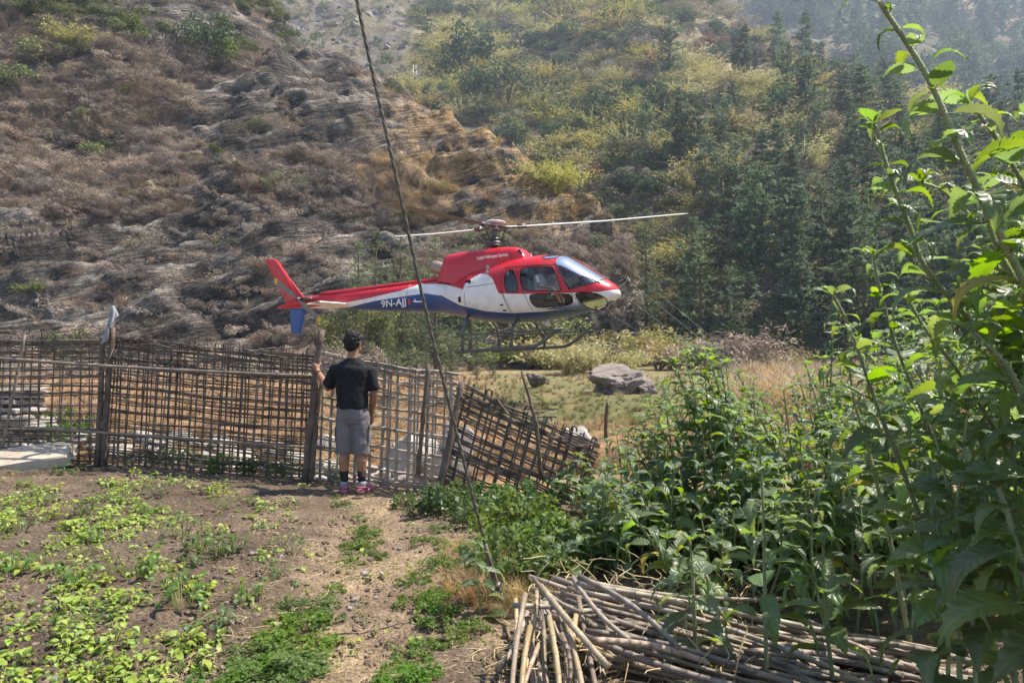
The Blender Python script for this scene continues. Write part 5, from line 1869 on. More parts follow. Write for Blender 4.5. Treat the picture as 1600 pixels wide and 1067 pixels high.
# pilot in the cabin
pil = thing('person', 'pilot in white shirt seated behind the helicopter door window', 'person')
pil.matrix_world = heli.matrix_world
pil.location = Vector((HXC, HD, HZ0)) + Matrix.Rotation(-HYAW, 3, 'Z') @ Vector((1.5, -0.42, zf + 0.36))
pil.rotation_euler = (0, 0, -HYAW)
b = MB()
ball(b, (0.02, 0, 0.72), (0.095, 0.075, 0.115)); b.tube([(0, 0, 0.5), (0.01, 0, 0.64)], [0.06, 0.055], 10)
rings(b, [(0.02, 0, 0.0, .13, .17), (0, 0, 0.2, .11, .16), (-0.02, 0, 0.42, .11, .2), (-0.01, 0, 0.53, .07, .1)])
for s in (-1, 1):
    b.tube([(-0.02, s * 0.19, 0.46), (0.1, s * 0.24, 0.2), (0.36, s * 0.16, 0.16)], [0.055, 0.045, 0.033], 10)
    ball(b, (0.40, s * 0.15, 0.16), (0.05, 0.04, 0.03))
    b.tube([(0.05, s * 0.1, 0.06), (0.45, s * 0.13, 0.10), (0.62, s * 0.12, -0.25)], [0.085, 0.065, 0.05], 10)
blended(b, 'body', M_skin, pil, 0.014, 2)
b = MB()
rings(b, [(0.02, 0, 0.05, .14, .18), (0, 0, 0.2, .125, .172), (-0.02, 0, 0.42, .122, .212), (-0.01, 0, 0.54, .075, .1)])
for s in (-1, 1):
    b.tube([(-0.02, s * 0.19, 0.47), (0.07, s * 0.235, 0.27)], [0.07, 0.062], 10)
blended(b, 'shirt', mat('white_shirt_cotton', (0.6, 0.6, 0.6), (0.72, 0.72, 0.72), 14, 0.9), pil, 0.014, 2)
b = MB(); ball(b, (0.0, 0, 0.76), (0.105, 0.09, 0.09)); ball(b, (0.0, 0.095, 0.72), (0.04, 0.025, 0.05)); ball(b, (0.0, -0.095, 0.72), (0.04, 0.025, 0.05))
blended(b, 'headset', M_black, pil, 0.012, 1)
# ------------------------------------------------------------------ the garden: seedlings, weeds, stones, straw
def leaf_mat(name, top1, top2, glow, rough=0.42, trans=0.45, vein=True, var=(0.015, 0.2, 0.15), spec=0.45, freq=46.0):
    m, nt, b_ = _nodes(name)
    b_.inputs['Roughness'].default_value = rough
    b_.inputs['Specular IOR Level'].default_value = spec
    col = ramp(nt, noise(nt, 7, 3), [(0.3, top1), (0.7, top2)])
    if vein:
        tc = nt.nodes.new('ShaderNodeTexCoord'); sp = nt.nodes.new('ShaderNodeSeparateXYZ')
        nt.links.new(tc.outputs['Object'], sp.inputs[0])
        def mt(op, a_, b2=None):
            n_ = nt.nodes.new('ShaderNodeMath'); n_.operation = op
            for i_, q in ((0, a_), (1, b2)):
                if q is None: continue
                if isinstance(q, (int, float)): n_.inputs[i_].default_value = q
                else: nt.links.new(q, n_.inputs[i_])
            return n_.outputs[0]
        ay = mt('ABSOLUTE', sp.outputs['Y'])
        ph = mt('MULTIPLY', mt('SUBTRACT', sp.outputs['X'], mt('MULTIPLY', ay, 0.9)), freq)
        w_ = mt('POWER', mt('ABSOLUTE', mt('SINE', ph)), 0.5)
        rib = mt('MULTIPLY', w_, mt('MINIMUM', mt('MULTIPLY', ay, 28.0), 1.0))
        mx = nt.nodes.new('ShaderNodeMix'); mx.data_type = 'RGBA'
        nt.links.new(rib, mx.inputs[0])
        mx.inputs[6].default_value = (top2[0] * 1.25, top2[1] * 1.2, top2[2] * 1.3, 1)
        nt.links.new(col, mx.inputs[7])
        col = mx.outputs[2]
        bump(nt, b_, rib, 0.35, 0.012)
    col = sat_mix(nt, col, *var)
    nt.links.new(col, b_.inputs['Base Color'])
    t_ = nt.nodes.new('ShaderNodeBsdfTranslucent')
    rgb = nt.nodes.new('ShaderNodeRGB'); rgb.outputs[0].default_value = (*glow, 1)
    nt.links.new(sat_mix(nt, rgb.outputs[0], *var), t_.inputs['Color'])
    ms = nt.nodes.new('ShaderNodeMixShader'); ms.inputs[0].default_value = trans
    nt.links.new(b_.outputs[0], ms.inputs[1]); nt.links.new(t_.outputs[0], ms.inputs[2])
    nt.links.new(ms.outputs[0], nt.nodes['Material Output'].inputs['Surface'])
    return m


def leaf_geo(L, wid, ns, teeth=0, droop=0.3, keel=0.12, petiole=0.2, heart=0.0, wave=0.02, seed=0, quilt=0.0):
    """Leaf blade along +X from its stalk, with toothed edge, keel and droop."""
    g_ = random.Random(seed)
    V_, F_ = [], []
    for i in range(ns + 1):
        s = i / ns
        w_ = wid * (math.sin(math.pi * min(s ** 0.72, 1)) ** 0.85) * (1 - 0.22 * s)
        if i == 0: w_ = wid * 0.12
        if i == ns: w_ = 0.0
        tooth = 1.0 if (not teeth or i % 2 == 0) else (1.0 - 0.22)
        ang = droop * s
        for k, c in enumerate((-1, -0.5, 0, 0.5, 1)):
            e = abs(c)
            x = s * L - (0.035 * L if (teeth and i % 2 and e == 1) else 0) - (heart * L * e * (1 - s) ** 6)
            y = c * w_ * (tooth if e == 1 else 1)
            z = keel * abs(y) + wave * L * math.sin(7 * s + 3 * c + seed) * e + quilt * L * (1 if i % 2 else -1) * (e if e < 1 else 0.3)
            ca, sa = math.cos(ang * s), math.sin(ang * s)
            V_.append((x * ca + z * sa, y, z * ca - x * sa * 1.0))
    for i in range(ns):
        for k in range(4):
            a_ = i * 5 + k
            F_.append((a_, a_ + 5, a_ + 6, a_ + 1))
    mb_ = MB(); mb_.add([Vector(v_) for v_ in V_], F_, 0)
    if petiole:
        mb_.tube([(-petiole * L, 0, 0.02 * L), (-petiole * 0.4 * L, 0, 0.015 * L), (0.02 * L, 0, 0)], [0.016 * L, 0.014 * L, 0.010 * L], 4, m=1)
        mb_.v = [v_ + Vector((petiole * L, 0, -0.02 * L)) for v_ in mb_.v]
    return mb_


M_bean = leaf_mat('seedling_leaf', (0.22, 0.30, 0.055), (0.31, 0.39, 0.08), (0.42, 0.54, 0.085), 0.5, 0.35, False, (0.02, 0.18, 0.12), 0.35)
M_beand = leaf_mat('dark_weed_leaf', (0.06, 0.115, 0.025), (0.11, 0.18, 0.045), (0.22, 0.34, 0.06), 0.45, 0.4, False, (0.02, 0.2, 0.15), 0.4)
M_bstem = mat('seedling_stem', (0.19, 0.22, 0.07), (0.28, 0.28, 0.11), 10, 0.6, trans=0.2)
BEAN = [leaf_geo(1.0, w_, 6, 0, dr, 0.15, 0.0, 0.06, 0.02, k).mesh('seedling_leaf', M_bean, True) for k, (w_, dr) in enumerate(((0.36, 0.5), (0.40, 0.3), (0.33, 0.8)))]


def bean_cluster(seed, n, m=M_bean, size=0.05, spread=0.09, hgt=0.07, up=0.0, w=0.36):
    g_ = random.Random(seed)
    L_, S_ = MB(), MB()
    spots = []
    for k in range(n):
        a_ = g_.uniform(0, 6.283)
        r_ = spread * math.sqrt(g_.random())
        h_ = hgt * g_.uniform(0.35, 1.0)
        p = Vector((r_ * math.cos(a_), r_ * math.sin(a_), h_))
        rot = Euler((g_.gauss(0, 0.25), g_.gauss(0.1, 0.3) - up, a_ + g_.gauss(0, 0.8))).to_matrix()
        sz = size * g_.uniform(0.6, 1.25)
        spots.append((p, rot, sz))
        lf_ = leaf_geo(1.0, w, 5, 0, g_.uniform(0.2, 0.8), 0.15, 0, 0.05, 0.02, k)
        L_.add([p + rot @ (v_ * sz) for v_ in lf_.v], lf_.f)
        S_.tube([(r_ * 0.3 * math.cos(a_), r_ * 0.3 * math.sin(a_), -0.02), (p.x * 0.7, p.y * 0.7, h_ * 0.6), p], [0.0022, 0.0018, 0.0012], 3, caps=False)
    return S_.mesh('stems', M_bstem), L_.mesh('leaves', m, True), spots


BC = [bean_cluster(300 + k, 9 + 2 * k) for k in range(5)]
WC = [bean_cluster(320 + k, 16 + 3 * k, M_beand, 0.055, 0.10, 0.13, 0.25, 0.26) for k in range(4)]
g = np.random.default_rng(500)


def field_density(u, v):
    d_ = 0.9 * sstep(420, 180, u) * sstep(735, 775, v) * (1 - 0.75 * sstep(845, 870, v) * (1 - sstep(905, 935, v)))
    d_ = d_ + 0.38 * sstep(360, 300, u) * sstep(890, 930, v) + 0.10 * sstep(520, 430, u)
    return np.clip(d_ * (0.55 + 0.9 * fbm(u / 60, v / 30, octv=2, seed=141)), 0, 1)


cnt, tries, placed = 0, 0, []
while cnt < 290 and tries < 30000:
    tries += 1
    y = 3.2 * (9.3 / 3.2) ** g.random()
    x = g.uniform(-0.72 * y - 0.3, -0.9)
    u_, v_ = 800 + FPX * x / y, HOR + FPX * 1.58 / y
    if y > float(fence_y(x)) - 0.5 or g.random() > float(field_density(u_, v_)) or (y < 4.5 and sum(1 for q in placed if q[1] < 4.5) >= 80):
        continue
    cnt += 1
    placed.append((x, y))
    k = int(g.integers(0, 5))
    near_ = y < 4.5
    t = thing('seedling', 'yellow green bean seedling in the thick patch close to the camera' if near_ else 'yellow green bean seedling in the garden bed nearer the fence', 'seedling', (x, y, GZ(x, y) + 0.005), g.random() * 6.28,
              'bean seedlings close by' if near_ else 'bean seedlings further back')
    s = g.uniform(0.62, 1.1)
    t.scale = (s, s, s)
    obj('stems', BC[k][0], t)
    if near_:
        for (p, rot, sz) in BC[k][2]:
            q = obj('leaf', BEAN[int(g.integers(0, 3))], t, p, rot.to_euler(), sz)
    else:
        obj('leaves', BC[k][1], t)
# leafier weeds in the bed
weeds = [(285, 845, 1.5), (340, 880, 1.6), (310, 870, 1.2), (95, 745, 1.0), (250, 780, 1.3), (270, 930, 1.2), (215, 915, 1.5), (285, 960, 1.5), (350, 800, 1.0), (365, 868, 1.2), (385, 945, 1.1), (135, 815, 1.2), (60, 800, 1.4), (20, 905, 1.4), (120, 920, 1.2),
         (345, 985, 1.0), (460, 865, 0.8), (150, 855, 1.0), (30, 840, 1.2), (230, 815, 1.2), (190, 790, 1.0), (40, 765, 1.0), (300, 895, .9), (430, 905, .8), (500, 740, .6)]
for i, (u_, v_, s) in enumerate(weeds):
    y = 1.58 * FPX / (v_ - HOR); x = (u_ - 800) / FPX * y
    k = i % 4
    t = thing('leafy_weed', 'dark green leafy weed standing above the bean seedlings', 'weed', (x, y, GZ(x, y)), g.random() * 6.28, 'leafy weeds in the bean bed')
    t.scale = (s, s, s)
    obj('stems', WC[k][0], t); obj('leaves', WC[k][1], t)

# small-leaved clumps along the path and under the fence
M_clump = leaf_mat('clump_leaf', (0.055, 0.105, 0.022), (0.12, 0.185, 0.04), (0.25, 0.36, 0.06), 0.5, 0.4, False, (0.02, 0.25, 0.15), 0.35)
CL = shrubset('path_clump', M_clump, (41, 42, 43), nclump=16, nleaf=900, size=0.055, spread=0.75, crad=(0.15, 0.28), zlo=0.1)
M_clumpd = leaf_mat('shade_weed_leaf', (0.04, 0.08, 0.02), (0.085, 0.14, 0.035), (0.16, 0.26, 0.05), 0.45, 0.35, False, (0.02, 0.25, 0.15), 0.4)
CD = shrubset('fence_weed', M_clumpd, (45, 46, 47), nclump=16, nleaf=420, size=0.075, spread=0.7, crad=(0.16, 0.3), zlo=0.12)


def clump_at(u_, v_, s, sets, k, label, group, name='weed_clump', zs=1.0):
    y = 1.58 * FPX / (v_ - HOR); x = (u_ - 800) / FPX * y
    t = thing(name, label, 'weeds', (x, y, GZ(x, y) - 0.01), g.random() * 6.28, group)
    t.scale = (s, s, s * zs)
    obj('stem', sets[k % 3][0], t); obj('crown', sets[k % 3][1], t)
    return t


for i, (u_, v_, s) in enumerate([(470, 985, .30), (440, 1015, .32), (490, 960, .22), (420, 1050, .32), (370, 1060, .28), (505, 935, .15), (400, 1020, .22), (455, 1050, .28), (515, 915, .14), (460, 950, .16)]):
    clump_at(u_, v_, s, CL, i, 'dense low green clump left of the path near the camera', 'clumps left of the path', zs=0.45)
for i, (u_, v_, s) in enumerate([(565, 825, .22), (555, 850, .20), (575, 840, .2), (530, 785, .14), (545, 870, .14), (525, 775, .1), (585, 860, .14), (560, 800, .12)]):
    clump_at(u_, v_, s, CL, i, 'green clump growing in the middle of the path behind the person', 'clumps in the path', zs=0.45)
for i, (u_, v_, s) in enumerate([(690, 945, .2), (660, 935, .2), (645, 1010, .18), (635, 1050, .2), (700, 965, .2), (650, 905, .16), (690, 890, .2), (720, 920, .2), (680, 1000, .15), (735, 985, .18), (665, 845, .16), (700, 855, .14), (620, 1062, .2), (690, 825, .14)]):
    clump_at(u_, v_, s, CL, i, 'green clump on the right edge of the path left of the cane pile', 'clumps right of the path', zs=0.6)
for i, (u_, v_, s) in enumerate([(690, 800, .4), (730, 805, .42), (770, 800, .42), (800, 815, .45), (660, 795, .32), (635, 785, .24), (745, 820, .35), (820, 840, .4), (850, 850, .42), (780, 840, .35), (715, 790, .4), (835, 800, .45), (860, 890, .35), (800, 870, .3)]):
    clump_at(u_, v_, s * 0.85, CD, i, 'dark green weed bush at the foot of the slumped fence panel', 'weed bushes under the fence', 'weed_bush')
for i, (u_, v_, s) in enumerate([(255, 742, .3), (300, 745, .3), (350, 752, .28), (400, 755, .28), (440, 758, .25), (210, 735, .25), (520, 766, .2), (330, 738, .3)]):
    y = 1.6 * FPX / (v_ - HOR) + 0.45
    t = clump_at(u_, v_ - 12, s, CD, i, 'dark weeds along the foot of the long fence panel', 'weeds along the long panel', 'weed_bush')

# stones
def stone(u_, v_, Y, w_, h_, mesh_, label, group, name='stone', rz=None, dz=0.0, dy=None):
    p = at(u_, v_, Y)
    o = obj(name, mesh_, None, (p.x, p.y, p.z + dz), (g.normal() * 0.12, g.normal() * 0.12, g.random() * 6.28 if rz is None else rz))
    o.scale = (w_ / 2, (dy or w_ * 0.75) / 2, h_)
    return tag(o, label, 'stone', group)


for (u_, v_, sz, pale, lab) in ((1212 / 3.074, 720 + 640 / 3.074, .06, 0, 'dark stone lying on the soil in the middle of the bed'), (400, 1010, .05, 1, 'small white stone near the path clump'), (260, 1033, .045, 0, 'small brown stone at the near edge of the bed'),
                      (258, 880, .05, 0, 'grey stone half buried among the seedlings'), (570, 896, .05, 0, 'dark stone on the path'), (597, 895, .04, 1, 'pale stone beside the dark one on the path'), (32, 755, .06, 1, 'pale stone at the back corner of the bed'), (75, 755, .05, 1, 'small pale stone left of the weed by the fence'), (380, 1003, .05, 1, 'pale stone next to the small white one')):
    y = 1.6 * FPX / (v_ - HOR)
    stone(u_, v_, y, sz * 1.3, sz * 0.55, (PROCKS if pale else ROCKS)[int(g.integers(0, 4))], lab, 'stones lying in the garden')
M_slab = mat('pale_slab_stone', (0.30, 0.245, 0.185), (0.46, 0.395, 0.31), 4, 0.85, bmp=0.5, bdist=0.02)


def slab_mesh(name, seed, w_, d_, h_, m):
    g_ = random.Random(seed)
    n_ = 11
    pts = []
    for k in range(n_):
        a_ = 6.283 * k / n_
        r_ = g_.uniform(0.78, 1.08)
        pts.append((w_ / 2 * r_ * math.copysign(abs(math.cos(a_)) ** 0.7, math.cos(a_)), d_ / 2 * r_ * math.copysign(abs(math.sin(a_)) ** 0.7, math.sin(a_))))
    bm = bmesh.new()
    lo = [bm.verts.new((x, y, g_.uniform(-.1, .1) * h_)) for x, y in pts]
    hi = [bm.verts.new((x * g_.uniform(.88, 1.0), y * g_.uniform(.88, 1.0), h_ * g_.uniform(0.85, 1.1))) for x, y in pts]
    bm.faces.new(hi); bm.faces.new(lo[::-1])
    for k in range(n_):
        bm.faces.new((lo[k], lo[(k + 1) % n_], hi[(k + 1) % n_], hi[k]))
    bmesh.ops.bevel(bm, geom=bm.edges, offset=h_ * 0.12, segments=1, affect='EDGES')
    me_ = bpy.data.meshes.new(name); bm.to_mesh(me_); bm.free(); me_.materials.append(m)
    return me_


p = at(40, 722, 9.35)
o = obj('flat_stone', slab_mesh('slab', 3, 1.35, 0.8, 0.13, M_slab), None, (p.x, p.y, GZ(p.x, p.y) + 0.03), (R(14), R(-7), R(8)))
tag(o, 'large flat pale slab lying at the foot of the fence', 'slab')
for k, (u_, v_, sc__) in enumerate(((95, 722, .09), (112, 716, .07), (78, 727, .06))):
    stone(u_, v_, 9.3, sc__ * 2, sc__ * 0.6, PROCKS[k], ('grey stone under the end of the flat slab', 'small stone at the tip of the flat slab', 'pebble in front of the flat slab')[k], 'stones by the slab')
# stacked slates behind the fence
for k in range(11):
    w_ = g.uniform(0.9, 1.3)
    p = at(20 + g.uniform(-15, 12), 600, 11.4)
    o = obj('slate', slab_mesh('slate', 20 + k, w_, 0.8, 0.075, M_stone if k < 10 else M_slab), None, (p.x, p.y, GZ(p.x, p.y) + 0.05 + 0.105 * k), (g.normal() * 0.03, g.normal() * 0.03, g.normal() * 0.2))
    tag(o, 'topmost pale slate of the stack behind the fence' if k == 10 else 'dark slate in the stack behind the fence end', 'slate', 'slates stacked behind the fence')
# tumbled stones behind the long panel
for k in range(72):
    x = -6.6 + 5.4 * (k + g.random()) / 72
    y = float(fence_y(x)) + 0.55 + 0.9 * g.random()
    sz = g.uniform(0.10, 0.26)
    o = obj('rubble_stone', PROCKS[int(g.integers(0, 5))], None, (x, y, GZ(x, y) + 0.08 + 0.42 * g.random() ** 1.3 * (0.4 + 0.6 * (x < -2.5))), (g.normal() * 0.3, g.normal() * 0.3, g.random() * 6.28))
    o.scale = (sz, sz * g.uniform(.6, .9), sz * g.uniform(.5, .9))
    tag(o, 'pale tumbled stone of the low heap seen through the fence', 'stone', 'tumbled stones behind the fence')
big = rock_mesh('boulder', 231, mat('lichen_boulder', (0.085, 0.07, 0.06), (0.27, 0.23, 0.20), 2.4, 0.9, bmp=0.8, bdist=0.06, mid=(0.19, 0.16, 0.14)), flat=0.6, sub=5, rough=0.45, cuts=5)
ROCKB = rock_mesh('pale_boulder', 236, M_pale, flat=0.6, sub=4, rough=0.35, cuts=6)
def boulder(u_, vb, vt, Y, w_, lab, rz, m=None):
    b0, t0 = at(u_, vb, Y), at(u_, vt, Y)
    o = obj('boulder', m or big, None, (b0.x, b0.y, b0.z + (t0.z - b0.z) * 0.28), (0, 0, rz))
    o.scale = (w_ / 1.5, w_ / 1.7, (t0.z - b0.z) * 0.72 / 0.5)
    return tag(o, lab, 'boulder', 'boulders in the valley field')
boulder(970, 615, 579, 24.0, 1.7, 'large grey boulder on the grass right of the helicopter', 0.5)
boulder(838, 598, 585, 27.0, 0.65, 'small pale boulder at the far edge of the field', 2.2)
boulder(645, 745, 684, 9.6, 0.8, 'pale boulder behind the pale fence panel', 1.0, ROCKB)
boulder(712, 735, 668, 9.2, 0.5, 'white rock behind the joint of the two right panels', 2.0, ROCKB)
boulder(895, 690, 668, 10.2, 0.45, 'white rock seen through the slumped panel', 0.3, ROCKB)
boulder(1012, 622, 600, 23.5, 0.5, 'small rock at the right foot of the large boulder', 0.3)

# green plants beyond the fence
for i, (u_, v_, Y, s) in enumerate(((70, 655, 11.6, .85), (105, 655, 11.8, .75), (45, 660, 12.0, .6), (130, 650, 12.2, .6), (90, 640, 12.6, .8))):
    x = (u_ - 800) / FPX * Y
    t = thing('green_bush', 'green leafy bush growing behind the dark fence panel beside the slates', 'bush', (x, Y, GZ(x, Y)), g.random() * 6, 'bushes behind the fence')
    t.scale = (s, s, s)
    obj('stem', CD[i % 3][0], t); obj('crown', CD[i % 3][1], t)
p = at(110, 515, 36.5)
plant_tree('small_tree', S_mid[1], (p.x, 36.5, max(float(h1(p.x, 36.5)), 0) - 0.1), 2.9, 'small bright yellow green tree at the hill foot above the fence', 'tree', None, ('trunk', 'crown'), sx=0.75)

# grass and stubble
n = 5200
y = 10.2 * (38 / 10.2) ** g.random(n); x = g.uniform(-1, 1, n) * y * 0.78
ok = y > fence_y(x) + 0.5
x, y = x[ok], y[ok]; n = len(x)
isg = sstep(-0.12, 0.02, x / y) * sstep(12.5, 16, y + fbm(x * .3, y * .3, octv=2, seed=3)) * (1 - 0.5 * sstep(29, 36, y)) * (1 - sstep(0.28, 0.36, x / y))
GT = [blades_mesh('grass_%d' % i, 60 + i, mat('field_grass_%d' % i, (0.13, 0.145, 0.05), (0.24, 0.235, 0.095), 5, 0.7, var=(0.02, 0.25, 0.15), trans=0.3), n=60, spread=0.5, width=0.014, droop=0.6, leafy=False) for i in range(2)]
STUB = [blades_mesh('stubble_%d' % i, 80 + i, mat('stubble_%d' % i, (0.27, 0.175, 0.09), (0.40, 0.27, 0.15), 5, 0.8, var=(0.02, 0.25, 0.15), trans=0.25), n=50, spread=0.4, width=0.010, droop=0.4, leafy=False) for i in range(3)]
idx = np.where(g.random(n) < isg * 0.95, 3 + g.integers(0, 2, n), g.integers(0, 3, n))
scl = np.where(idx >= 3, 0.13 + 0.12 * g.random(n), 0.16 + 0.2 * g.random(n)) * np.where(x / y > 0.3, 1.7, 1.0)
scatter('field_grass', np.stack([x, y, gz(x, y) - 0.01], 1), rots(n, g, 0.15), np.stack([scl * 1.3, scl * 1.3, scl], 1), idx, STUB + GT, 'dry stubble and short grass of the valley field', 'grass')
n = 520
yy = g.uniform(14, 40, n); xx = yy * g.uniform(0.30, 0.66, n)
scatter('tall_dry_grass', np.stack([xx, yy, gz(xx, yy)], 1), rots(n, g, 0.12), 0.7 + 0.6 * g.random(n), g.integers(0, 5, n), TUFT + TUFT_B, 'tall tan dry grass beyond the nettles', 'grass')
STALK = [blades_mesh('stalk_%d' % i, 70 + i, M_rail, n=7, spread=0.3, width=0.006, droop=0.25, leafy=False) for i in range(2)]
n = 110
xx = g.uniform(-24, -3, n); yy = g.uniform(30, 37, n)
keep = xx / yy < -0.18
scatter('dry_stalks', np.stack([xx, yy, gz(xx, yy)], 1)[keep], rots(n, g, 0.1)[keep], (1.0 + 1.3 * g.random(n))[keep], np.where(g.random(n) < 0.7, g.integers(0, 2, n), g.integers(2, 4, n))[keep], STALK + flat_pairs(S_dry), 'tall dry stalks and bare brush at the hill foot', 'stalks')

# litter on the soil
def straw_mesh(name, seed, L):
    g_ = random.Random(seed); mb_ = MB()
    mb_.tube([(-L / 2, 0, 0.004), (-L / 6, g_.gauss(0, .01), 0.012), (L / 5, g_.gauss(0, .015), 0.008), (L / 2, g_.gauss(0, .02), 0.004)], [0.0022, 0.0026, 0.0024, 0.0014], 4)
    return mb_.mesh(name, M_straw2)


M_straw2 = mat('straw', (0.44, 0.33, 0.18), (0.62, 0.50, 0.30), 5, 0.7, var=(0.01, 0.25, 0.15))
M_clod = mat('soil_clod', (0.10, 0.07, 0.05), (0.21, 0.155, 0.115), 8, 0.95, var=(0.01, 0.3, 0.1))
ST = [straw_mesh('straw_%d' % i, i, 0.10 + 0.05 * i) for i in range(4)]
CLOD = [rock_mesh('clod_%d' % i, 250 + i, M_clod, flat=0.7, sub=1, rough=0.4, cuts=3) for i in range(3)]
n = 3600
yy = 3.0 * (8.4 / 3.0) ** g.random(n); xx = path_x(yy) + g.normal(size=n) * np.where(g.random(n) < 0.6, 0.45, 1.6) + 0.15
ok = (yy < fence_y(xx) - 0.1) & (xx < 1.5)
xx, yy = xx[ok], yy[ok]; n = len(xx)
hot = fbm(xx * 1.3, yy * 1.3, octv=2, seed=151)
ok = g.random(n) < np.clip(0.55 + hot, 0.1, 1)
xx, yy = xx[ok], yy[ok]; n = len(xx)
scatter('straw_litter', np.stack([xx, yy, gz(xx, yy) + 0.012], 1), rots(n, g, 0.18), 0.25 + 0.5 * g.random(n), g.integers(0, 4, n), ST, 'broken straw strewn over the path', 'straw')
n = 7500
yy = 3.0 * (9.8 / 3.0) ** g.random(n); xx = g.uniform(-0.75, 0.12, n) * yy
ok = yy < fence_y(xx) - 0.02
xx, yy = xx[ok], yy[ok]; n = len(xx)
scl = 0.006 + 0.022 * g.random(n) ** 4
idx = np.where(g.random(n) < 0.95, g.integers(0, 3, n), 3 + g.integers(0, 3, n))
scatter('soil_clods', np.stack([xx, yy, gz(xx, yy) + 0.008], 1), rots(n, g, 0.5), scl, idx, CLOD + PROCKS[:3], 'loose clods and pebbles on the garden soil', 'soil')
n = 2600
yy = 3.2 * (9.5 / 3.2) ** g.random(n); xx = g.uniform(-0.76, -0.1, n) * yy
dn = field_density(800 + FPX * xx / yy, HOR + FPX * 1.58 / yy) * 0.8 + 0.12
ok = (yy < fence_y(xx) - 0.15) & (g.random(n) < dn)
xx, yy = xx[ok], yy[ok]; n = len(xx)
SPR = [bean_cluster(340 + k, 4, M_bean if k < 2 else M_beand, 0.032, 0.03, 0.03)[1] for k in range(4)]
scatter('sprouts', np.stack([xx, yy, gz(xx, yy) + 0.01], 1), rots(n, g, 0.1), 0.6 + 0.8 * g.random(n), g.integers(0, 4, n), SPR, 'tiny sprouts and weeds covering the soil between seedlings', 'sprouts')
# ------------------------------------------------------------------ nettles
M_nettle = leaf_mat('nettle_leaf', (0.066, 0.108, 0.046), (0.122, 0.172, 0.08), (0.28, 0.41, 0.06), 0.42, 0.42, True, (0.022, 0.34, 0.2), 0.6, 24.0)
M_nettle_y = leaf_mat('yellowing_nettle_leaf', (0.22, 0.20, 0.035), (0.36, 0.31, 0.05), (0.5, 0.42, 0.05), 0.5, 0.35, True, (0.02, 0.15, 0.1), 0.35, 24.0)
M_nstem = mat('hairy_nettle_stem', (0.15, 0.19, 0.075), (0.27, 0.29, 0.15), 18, 0.55, bmp=0.6, bdist=0.004, bscale=160, spec=0.4, var=(0.02, 0.2, 0.1))
NL = [leaf_geo(1.0, w_, 20, 1, dr, kl, 0.22, 0.05, 0.035, k * 1.7, 0.005).mesh('nettle_leaf', [M_nettle, M_nstem], True) for k, (w_, dr, kl) in enumerate(((0.29, 0.55, 0.25), (0.25, 0.80, 0.34), (0.33, 0.35, 0.18), (0.24, 1.05, 0.42)))]
NLY = leaf_geo(1.0, 0.31, 20, 1, 1.1, 0.25, 0.22, 0.05, 0.05, 5, 0.005).mesh('yellow_nettle_leaf', [M_nettle_y, M_nstem], True)
NS = [leaf_geo(1.0, w_, 8, 1, dr, 0.3, 0.1, 0.0, 0.03, k, 0.008).mesh('small_nettle_leaf', [M_nettle, M_nstem], True) for k, (w_, dr) in enumerate(((0.2, 0.5), (0.17, 0.9)))]
M_hairs = mat('nettle_hairs', (0.55, 0.6, 0.42), (0.7, 0.74, 0.55), 9, 0.4, trans=0.4)
N_LEAVES = 0


